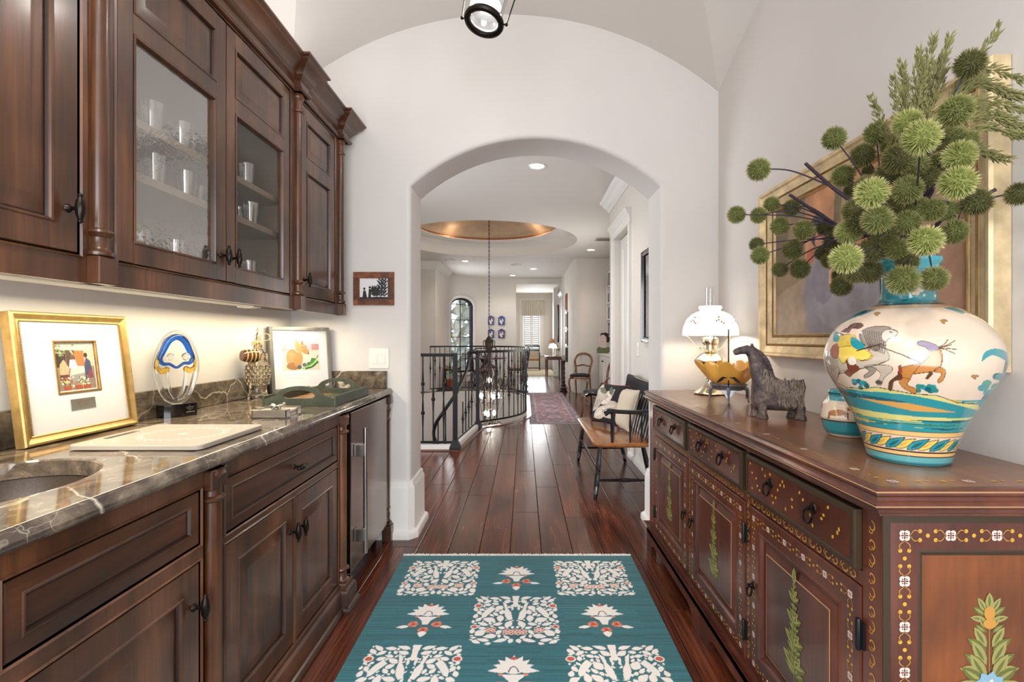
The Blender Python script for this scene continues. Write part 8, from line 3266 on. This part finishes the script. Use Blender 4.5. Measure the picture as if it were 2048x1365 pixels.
# ------------------------------------------------------------------ chandelier in the stairwell
HX_, HY_ = -0.66, 9.45
ch = thing('chandelier', (HX_, HY_, -.45), 'scrolled iron chandelier with crystal drops and lit candles hanging in the stairwell', 'chandelier')
mb = MB()
z = 3.83
k_ = 0
first = None
mbc = MB()
while z > 1.30:
    a = k_ % 2
    n2 = 8
    mbc.tube([(HX_ + (.011 * math.cos(t) if a else 0), HY_ + (0 if a else .011 * math.cos(t)), z + .026 * math.sin(t)) for t in np.linspace(0, 2 * PI, n2 + 1)[:-1]], .0042, 4, True)
    z -= .04
    k_ += 1
mbc.build('chain', 'iron', ch, kind='stuff')
CI = P('antique_iron', '#4f453c', 0.4, 0.6)
M['chiron'] = CI
mb = MB()
mb.lathe([(.02, 1.30), (.05, 1.26), (.085, 1.2), (.07, 1.15), (.085, 1.1), (.06, 1.05), (.03, .98), (.045, .9), (.03, .8), (.02, .6), (.035, .5), (.02, .4), (.02, .05), (.045, 0), (.02, -.05), (.02, -.3), (.04, -.34), (.001, -.4)], (HX_, HY_, 0), 14)
mb.build('central_stem', 'chiron', ch)
for i in range(6):
    a = i * PI / 3 + .26
    d = Vector((math.cos(a), math.sin(a), 0))
    c_ = Vector((HX_, HY_, 0))
    Q = lambda r, z: tuple(c_ + d * r + Vector((0, 0, z)))
    mb = MB()
    mb.tube(catmull([Q(.03, .78), Q(.1, .72), Q(.17, .62), Q(.15, .48), Q(.2, .36), Q(.3, .34), Q(.36, .43), Q(.33, .52), Q(.27, .5), Q(.27, .43)], 5), .011, 6)
    mb.tube(catmull([Q(.04, 1.08), Q(.1, 1.12), Q(.11, 1.2), Q(.07, 1.22)], 5), .008, 6)
    mb.tube([Q(.34, .38), Q(.26, .0), Q(.16, -.34)], .0055, 5)
    mb.tube(catmull([Q(.04, -.34), Q(.12, -.36), Q(.2, -.33), Q(.23, -.38), Q(.19, -.41), Q(.16, -.385)], 5), .008, 6)
    ar = mb.build('scroll_arm', 'chiron', ch)
    mb = MB()
    for j in range(5):
        mb.ball(Q(.34 - .015 * j, .30 - .05 * j), (.008, .008, .014), 6, 5)
    for rr_, zz_ in ((.2, .3), (.15, .26), (.24, .12), (.12, -.1), (.2, -.12)):
        mb.ball(Q(rr_, zz_), (.010, .010, .02), 6, 5)
    mb.build('crystal_drops', 'crystal', ar, kind='stuff')
for i, (r, z, n2) in enumerate(((.02, .47, 1), (.17, .17, 5), (.1, -.16, 3))):
    for j in range(n2):
        a = j * 2 * PI / n2 + .5 + i
        x, y = HX_ + r * math.cos(a), HY_ + r * math.sin(a) - (.05 if n2 == 1 else 0)
        mb = MB()
        mb.tube(catmull([(HX_, HY_, z - .12), (HX_ + (x - HX_) * .7, HY_ + (y - HY_) * .7, z - .16), (x, y, z - .09)], 5), .006, 6)
        mb.lathe([(.022, z - .09), (.026, z - .08), (.011, z - .078), (.011, z - .03)], (x, y, 0), 10)
        cd = mb.build('candle_arm', 'chiron', ch)
        mb = MB()
        mb.ball((x, y, z), (.03, .03, .05), 10, 8)
        mb.build('candle_bulb', 'bulb', cd)
        lamp('chandelier_bulb', 'POINT', (x, y, z), 2.2, WARM, size=.02)

# ------------------------------------------------------------------ dining corner beyond the well
dt = thing('dining_table', (-1.05, 13.35, 0), 'dark round dining table behind the far railing', 'table')
mb = MB()
mb.lathe([(.001, .72), (.58, .72), (.6, .73), (.6, .745), (.58, .755), (.001, .755)], (-1.05, 13.35, 0), 36)
mb.build('table_top', 'mahog', dt)
mb = MB()
mb.lathe([(.3, .001), (.3, .03), (.09, .08), (.06, .2), (.11, .4), (.06, .6), (.14, .72)], (-1.05, 13.35, 0), 20)
mb.build('pedestal', 'mahog', dt)
ce = thing('table_centerpiece', (-1.05, 13.35, .756), 'small pale vase of flowers standing on the dining table', 'vase')
mb = MB()
mb.lathe([(.04, .757), (.07, .8), (.06, .86), (.03, .9), (.04, .93)], (-1.05, 13.35, 0), 16)
mb.build('vase_body', 'plastic', ce)
mb = MB()
for i in range(14):
    mb.ball((-1.05 + g.uniform(-.09, .09), 13.35 + g.uniform(-.09, .09), g.uniform(.95, 1.06)), .025, 6, 5)
mb.build('flowers', 'orn_white', ce, kind='stuff')
M['seattan'] = P('tan_striped_seat', '#a8795a', .85, noise=.3, nscale=40)
dc = thing('dining_chair', (-1.93, 13.2, 0), 'scrolled dark iron dining chair at the left of the table, by the arched window', 'chair', 'dining chairs around the round table')
MWb = wm(dc)
mb = MB()
mb.box(-.22, .22, -.22, .22, .42, .45, .01)
L_(mb).build('seat_frame', 'iron', dc)
mb = MB()
mb.box(-.21, .21, -.21, .21, .451, .505, .02)
L_(mb).build('seat_cushion', 'seattan', dc)
for sx_ in (-1, 1):
    for sy_ in (-1, 1):
        mb = MB()
        mb.tube(catmull([(sx_ * .2, sy_ * .2, .43), (sx_ * .22, sy_ * .22, .25), (sx_ * .19, sy_ * .19, .1), (sx_ * .23, sy_ * .23, .001)], 4), .014, 6)
        L_(mb).build('leg', 'iron', dc)
    mb = MB()
    mb.tube(catmull([(sx_ * .2, .21, .43), (sx_ * .19, .24, .65), (sx_ * .22, .27, .85), (sx_ * .16, .29, .99), (0, .3, 1.02)], 5), .013, 6)
    L_(mb).build('back_post', 'iron', dc)
    mb = MB()
    mb.tube(catmull([(sx_ * .02, .23, .5), (sx_ * .09, .25, .62), (sx_ * .05, .26, .72), (sx_ * .11, .27, .84), (sx_ * .05, .28, .93), (sx_ * .02, .28, .86), (sx_ * .06, .27, .8)], 5), .01, 6)
    L_(mb).build('back_scroll', 'iron', dc)
for x, y, a, lb in ((-.17, 13.2, -80, 'scrolled dark iron dining chair at the right of the table'), (-1.05, 12.48, 180, 'scrolled dark iron dining chair nearest the far railing'), (-1.0, 14.25, 0, 'scrolled dark iron dining chair on the far side of the table')):
    dup(dc, (x, y, 0), math.radians(a), lb, 'dining chairs around the round table')
dc.rotation_euler = (0, 0, math.radians(80))
pp = thing('potted_plant', (-1.82, 12.48, 0), 'green leafy plant in a terracotta pot by the landing wall', 'plant')
mb = MB()
mb.lathe([(.09, .014), (.12, .2), (.135, .21), (.135, .24), (.115, .24), (.1, .21)], (-1.82, 12.48, 0), 18)
mb.build('pot', 'clay', pp)
mb = MB()
for i in range(90):
    a, t_ = g.uniform(0, 6.28), g.uniform(.3, .95)
    r = g.uniform(.02, .17)
    p = Vector((-1.82 + r * math.cos(a), 12.48 + r * math.sin(a), .2 + .42 * t_))
    d = Vector((math.cos(a), math.sin(a), g.uniform(-.2, .8))).normalized() * .08
    s_ = Vector((-math.sin(a), math.cos(a), 0)) * .028
    mb.quad(tuple(p), tuple(p + d * .5 + s_), tuple(p + d), tuple(p + d * .5 - s_))
mb.build('foliage', 'leaf', pp, smooth=0, recalc=False, kind='stuff')
# four blue plaques on the dining wall
for i, (t_, z, lb) in enumerate(((.629, 1.80, 'upper left'), (.785, 1.80, 'upper right'), (.629, 1.40, 'lower left'), (.785, 1.40, 'lower right'))):
    x, y = bow_at(t_)
    pq = thing('blue_plaque', (x, y, z), 'small blue and white ceramic plaque, %s of the four on the dining wall' % lb, 'plaque', 'four ceramic plaques')
    mb = MB(frame((x, y - .022, z), (1, .18, 0), (0, 0, 1), (0, -1, 0)))
    ol_ = [(-.1, -.13), (.1, -.13), (.1, .09), (.115, .1), (.07, .115), (.04, .145), (0, .155), (-.04, .145), (-.07, .115), (-.115, .1), (-.1, .09)]
    mb.prism(ol_, -.003, .012)
    M['plq%d' % i] = P('plaque_glaze_%d' % i, ('#4b4a74', '#263f7d', '#27486f', '#3f2f63')[i], .3)
    mb.build('tile', 'plq%d' % i, pq, smooth=0)
    mb = MB(frame((x, y - .0345, z), (1, .18, 0), (0, 0, 1), (0, -1, 0)))
    for px_, pz_, r in ((-.03, -.02, .035), (.035, .0, .028), (.0, -.07, .03), (.03, .05, .02), (-.05, .05, .015)):
        mb.flat([(px_ + r * math.cos(q), pz_ + r * 1.3 * math.sin(q)) for q in np.linspace(0, 2 * PI, 9)[:-1]], 0)
    mb.build('painted_figure', 'engr', pq, smooth=0, recalc=False)

# valance, far armchair
vl = thing('pleated_valance', (.45, 20.4, 2.3), 'pleated cream valance hanging over the shuttered window', 'valance')
mb = MB()
n2 = 90
top_, bot_ = [], []
for i in range(n2 + 1):
    x = -.08 + .92 * i / n2
    top_.append((x, 20.40 - .022 * math.cos(i * 2 * PI / 7.5), 2.82))
    bot_.append((x, 20.39 - .032 * math.cos(i * 2 * PI / 7.5), 2.2))
mb.strip([top_, bot_], False)
mb.build('pleats', 'shade', vl, smooth=50, recalc=False)
mb = MB()
mb.box(-.09, .85, 20.37, 20.47, 2.82, 2.85, .004)
mb.build('header_board', 'shade', vl)
ac = thing('slim_armchair', (.33, 19.6, 0), 'slim dark framed armchair with a tan seat before the shuttered window', 'chair')
MWb = wm(ac)
mb = MB()
mb.box(-.26, .26, -.25, .24, .40, .49, .02)
L_(mb).build('seat_cushion', 'seattan', ac)
for sx_ in (-1, 1):
    mb = MB()
    mb.box(sx_ * .28 - .018, sx_ * .28 + .018, -.26, -.22, .001, .68, .004)
    L_(mb).build('front_leg', 'blackp', ac)
    mb = MB()
    mb.box(sx_ * .28 - .018, sx_ * .28 + .018, .22, .26, .001, 1.0, .004)
    L_(mb).build('rear_leg', 'blackp', ac)
    mb = MB()
    mb.box(sx_ * .28 - .02, sx_ * .28 + .02, -.27, .22, .68, .71, .006)
    L_(mb).build('arm', 'blackp', ac)
for z in (.8, .97):
    mb = MB()
    mb.box(-.262, .262, .225, .255, z - .05, z + .03, .004)
    L_(mb).build('back_rail', 'blackp', ac)
mb = MB()
mb.box(-.26, .26, .2, .222, .55, .76, .01)
L_(mb).build('back_pad', 'cream', ac)
mb = MB()
mb.box(-.262, .262, -.245, -.225, .1, .13)
L_(mb).build('stretcher', 'blackp', ac)

# console table, lamp, mirror, candle stand, pictures along the right wall
co = thing('console_table', (.87, 15.0, 0), 'slim red mahogany console table with tapered legs against the right wall', 'table')
mb = MB()
mb.box(.62, 1.12, 14.3, 15.35, .715, .74, .006)
mb.build('table_top', 'mahog', co)
mb = MB()
mb.box(.65, 1.1, 14.33, 15.32, .64, .7145)
mb.build('apron', 'mahog', co)
for x in (.67, 1.08):
    for y in (14.35, 15.3):
        mb = MB()
        mb.strip([[(x + s * a, y + s2 * a, z) for s, s2 in ((-1, -1), (1, -1), (1, 1), (-1, 1))] for a, z in ((.024, .66), (.014, .001))], True, True, True)
        mb.build('leg', 'mahog', co, smooth=0)
tl = thing('table_lamp', (.92, 14.6, .741), 'brass table lamp with pink and frosted flower shades on the console table', 'lamp')
mb = MB()
mb.lathe([(.07, .742), (.07, .755), (.03, .77), (.015, .82), (.022, .9), (.012, .95)], (.92, 14.6, 0), 14)
mb.tube(catmull([(.92, 14.6, .94), (.92, 14.6, 1.15), (.88, 14.58, 1.27), (.82, 14.56, 1.29), (.8, 14.55, 1.24)], 5), .008, 6)
mb.tube(catmull([(.92, 14.6, .92), (.86, 14.58, .98), (.8, 14.56, 1.06)], 5), .007, 6)
mb.build('stem', 'brass', tl)
for (x, y, z, m_) in ((.81, 14.55, 1.2, 'seattan'), (.8, 14.56, 1.05, 'milk'), (.88, 14.5, 1.04, 'milk')):
    mb = MB()
    mb.lathe_open([(.09, -.07), (.075, -.01), (.05, .04), (.02, .06), (.001, .062)], (x, y, z), 14)
    mb.build('lamp_shade', m_, tl)
mb = MB()
for i in range(14):
    mb.ball((.97 + g.uniform(-.07, .07), 14.62 + g.uniform(-.06, .06), g.uniform(.9, 1.12)), g.uniform(.02, .035), 6, 5)
mb.build('leaf_cluster', 'orn_leaf2', tl, kind='stuff')
cs = thing('candle_stand', (.93, 11.75, 0), 'tall dark turned floor candlestick with a grey candle beside the cream wall', 'candlestick')
mb = MB()
mb.lathe([(.09, .001), (.095, .03), (.07, .05), (.085, .09), (.05, .13), (.06, .17), (.03, .2), (.045, .25), (.025, .3), (.045, .34), (.028, .39), (.04, .44), (.025, .5), (.04, .54), (.03, .6), (.035, .68), (.06, .72), (.062, .735), (.03, .74)], (.93, 11.75, 0), 20)
mb.build('turned_shaft', 'cabdark', cs)
mb = MB()
mb.lathe([(.034, .741), (.034, .86), (.004, .862), (.003, .88)], (.93, 11.75, 0), 14)
mb.lathe_open([(.05, .79), (.055, .8), (.05, .81), (.036, .8)], (.93, 11.75, 0), 14)
mb.build('candle', 'plastic', cs)
om = thing('oval_mirror', (HX, 16.2, 1.2), 'narrow dark oval mirror in a carved frame on the far right wall', 'mirror')
mb = MB(frame((HX - .003, 15.5 + .9, 1.75), (0, -1, 0), (0, 0, 1), (-1, 0, 0)))
mb.strip([[(a * .3 * math.cos(t), b * .62 * math.sin(t), w_) for t in np.linspace(0, 2 * PI, 33)[:-1]] for a, b, w_ in ((1, 1, 0), (1, 1, .05), (.85, .9, .06), (.75, .85, .02))], True)
mb.build('frame', 'mahog', om)
mb = MB(frame((HX - .003, 15.5 + .9, 1.75), (0, -1, 0), (0, 0, 1), (-1, 0, 0)))
mb.flat([(.24 * math.cos(t), .54 * math.sin(t)) for t in np.linspace(0, 2 * PI, 33)[:-1]], .02)
mb.build('mirror_glass', 'mirror', om, smooth=0)
for i, (y, z0_, z1_, m_, lb) in enumerate(((13.4, 2.0, 2.45, 'walnut', 'dark wooden square frame, topmost in the column of hall pictures'), (13.3, 1.52, 1.96, 'blackp', 'black framed picture, second from top in the hall column'), (13.3, 1.06, 1.48, 'blackp', 'black framed picture, third from top in the hall column'), (13.3, .64, 1.02, 'iron', 'dark framed picture, lowest in the hall column'))):
    fp = thing('hall_picture', (HX, y, z0_), lb, 'picture', 'pictures in a column on the hall wall')
    F_ = frame((HX - .002, y + .22, z0_), (0, -1, 0), (0, 0, 1), (-1, 0, 0))
    mb = MB(F_)
    mb.rings(0, .44, 0, z1_ - z0_, [(0, 0), (0, .03), (.005, .034), (.04, .03), (.042, .015)], cap=False)
    mb.build('frame', m_, fp, smooth=0)
    mb = MB(F_)
    mb.quad((.04, .04, .015), (.4, .04, .015), (.4, z1_ - z0_ - .04, .015), (.04, z1_ - z0_ - .04, .015))
    mb.build('picture_print', ('clay', 'cream', 'plastic', 'cabdark')[i], fp, smooth=0)
hm = thing('hall_mirror', (HX, 4.4, 1.2), 'tall black framed mirror on the hall wall above the bench', 'mirror')
F_ = frame((HX - .002, 4.785, 1.215), (0, -1, 0), (0, 0, 1), (-1, 0, 0))
mb = MB(F_)
mb.rings(0, .7, 0, .86, [(0, 0), (0, .02), (.004, .03), (.03, .024), (.05, .03), (.055, .012)], cap=False)
mb.build('frame', 'blackp', hm)
mb = MB(F_)
mb.quad((.055, .055, .012), (.645, .055, .012), (.645, .805, .012), (.055, .805, .012))
mb.build('mirror_glass', 'mirror', hm, smooth=0)
hs = thing('hall_switch', (HX, 5.02, 1.14), 'white light switch plate on the hall wall beside the door', 'switch')
F_ = frame((HX - .001, 5.075, 1.075), (0, -1, 0), (0, 0, 1), (-1, 0, 0))
mb = MB(F_)
mb.rings(0, .115, 0, .135, [(0, 0), (0, .004), (.003, .007)])
mb.build('plate', 'white', hs)
for x in (.02, .064):
    mb = MB(F_)
    mb.box(x, x + .03, .035, .1, .0072, .011, .001)
    mb.build('rocker', 'trim', hs)

# built-in cabinet with bookshelves in the alcove, and the painted bust board
wc = thing('white_cabinet', (1.85, 9.5, 0), 'white built-in base cabinet in the alcove past the hall door', 'cabinet')
mb = MB()
mb.box(1.735, 2.115, 7.3, 11.46, .1, .89)
mb.build('carcass', 'trim', wc)
mb = MB()
mb.box(1.69, 2.115, 7.28, 11.47, .891, .925, .006)
mb.build('counter_top', 'trim', wc)
mb = MB()
mb.box(1.77, 2.115, 7.3, 11.46, .001, .1)
mb.build('toe_kick', 'trim', wc)
fW = frame((1.734, 0, 0), (0, -1, 0), (0, 0, 1), (-1, 0, 0))
for i in range(7):
    y1_ = 11.44 - i * .58
    mb = MB(fW)
    mb.rings(-y1_, -y1_ + .56, .12, .87, [(0, -.01), (0, .018), (.06, .018), (.066, .01), (.09, .01)])
    d_ = mb.build('door', 'trim', wc)
    mb = MB(fW)
    mb.ball((-y1_ + (.5 if i % 2 == 0 else .06), .76, .03), .014, 8, 6)
    mb.build('knob', 'iron', d_)
bsf = thing('bookcase', (1.86, 10, .93), 'white built-in bookshelves of books standing on the alcove cabinet', 'bookcase')
mb = MB()
mb.box(2.07, 2.115, 7.3, 11.46, .93, 2.75)
for y in (7.3, 8.35, 9.4, 10.42, 11.38):
    mb.box(1.88, 2.07, y, y + .06, .93, 2.75)
mb.build('case', 'trim', bsf)
for z in (.95, 1.32, 1.69, 2.06, 2.43, 2.74):
    mb = MB()
    mb.box(1.88, 2.07, 7.36, 11.38, z - .025, z, .003)
    mb.build('shelf', 'trim', bsf)
bkc = ('mahog', 'grayframe', 'walnut', 'cabdark', 'cream', 'rugedge')
lv = ('lowest', 'second', 'third', 'fourth')
M['bookred'] = P('book_red', '#6d2f2b', .6)
for zi, z in enumerate((1.3205, 1.6905, 2.0605, 2.4305)):
    y = 11.30
    for j in range(7):
        w_, h_ = g.uniform(.03, .05), g.uniform(.2, .28)
        mb = MB()
        mb.box(1.895, 2.05, y - w_, y, z, z + h_, .003)
        tag(mb.build('book', bkc[(j + zi) % 6], smooth=0), 'book, %s from the far end of the %s open shelf in the white bookcase' % (ORD[j], lv[zi]), 'book', 'books on the %s bookcase shelf' % lv[zi])
        y -= w_ + .002
bu_ = thing('portrait_bust', (1.775, 11.15, .926), 'painted cut-out bust of a dark haired woman in green on the white cabinet', 'sculpture')
M['dress'] = P('muted_green_paint', '#67704c', .6)
fB = frame((1.775, 11.15, .927), (1, 0, 0), (0, 0, 1), (0, -1, 0))
for nm, m_, pts, w0, w1_ in (('green_dress', 'dress', [(-.15, 0), (.15, 0), (.15, .1), (.1, .15), (.06, .12), (-.05, .12), (-.1, .15), (-.15, .1)], -.02, .02),
                             ('neck_face', 'orn_white', [(-.06, .1), (.06, .1), (.045, .22), (.09, .27), (.09, .38), (.03, .43), (-.07, .41), (-.095, .33), (-.105, .29), (-.09, .25), (-.07, .21), (-.03, .2)], -.018, .018),
                             ('hair', 'cabdark', [(-.08, .4), (-.05, .45), (.05, .46), (.12, .42), (.14, .33), (.12, .25), (.06, .24), (.06, .36), (0, .42)], -.03, .03)):
    mb = MB(fB)
    mb.prism(pts, w0, w1_)
    bp_ = mb.build(nm, m_, bu_, smooth=0)
mb = MB(fB)
for x, z in ((-.055, .335), (.01, .335)):
    mb.flat([(x + .012 * math.cos(t), z + .006 * math.sin(t)) for t in np.linspace(0, 2 * PI, 9)[:-1]], .0186)
mb.flat([(-.06, .262), (-.03, .258), (-.015, .264), (-.035, .27)], .0186)
mb.build('painted_features', 'bookred', bu_, smooth=0, recalc=False)

# ceiling fittings
names = ('nearest the arch', 'above the white bookcase', 'left of the hanging chain beyond the tray', 'above the dining wall plaques', 'farthest right near the bay')
for (x, y), lb in zip(((0.14, 5.35), (1.39, 10.4), (-1.4, 11.9), (-0.33, 14.6), (0.25, 13.2)), names):
    rl = thing('recessed_light', (x, y, HZ), 'round recessed ceiling light %s' % lb, 'light', 'recessed lights in the hall ceiling')
    mb = MB()
    mb.lathe_open([(.095, -.0005), (.092, -.008), (.075, -.006), (.068, -.001)], (x, y, HZ), 28)
    mb.build('trim_ring', 'trim', rl)
    mb = MB()
    mb.lathe([(.001, -.002), (.07, -.002)], (x, y, HZ), 28)
    mb.build('lens', 'can', rl)
for x, y, lb in ((-1.75, 11.75, 'near the landing wall'), (-.2, 12.5, 'between the tray and the dining wall')):
    cs_ = thing('ceiling_speaker', (x, y, HZ), 'flat round white ceiling speaker %s' % lb, 'speaker')
    mb = MB()
    mb.lathe([(.13, -.0005), (.128, -.008), (.11, -.009), (.001, -.006)], (x, y, HZ), 28)
    mb.build('grille', 'plastic', cs_)
cvn = thing('ceiling_vent', (1.5, 9.3, HZ), 'grey slatted vent in the hall ceiling at the right', 'vent')
mb = MB()
mb.box(1.33, 1.75, 9.15, 9.4, HZ - .012, HZ - .0005, .003)
mb.build('vent_frame', 'plastic', cvn)
for i in range(6):
    mb = MB()
    mb.box(1.36, 1.72, 9.18 + .035 * i, 9.2 + .035 * i, HZ - .018, HZ - .0125)
    mb.build('slat', 'plasticedge', cvn)
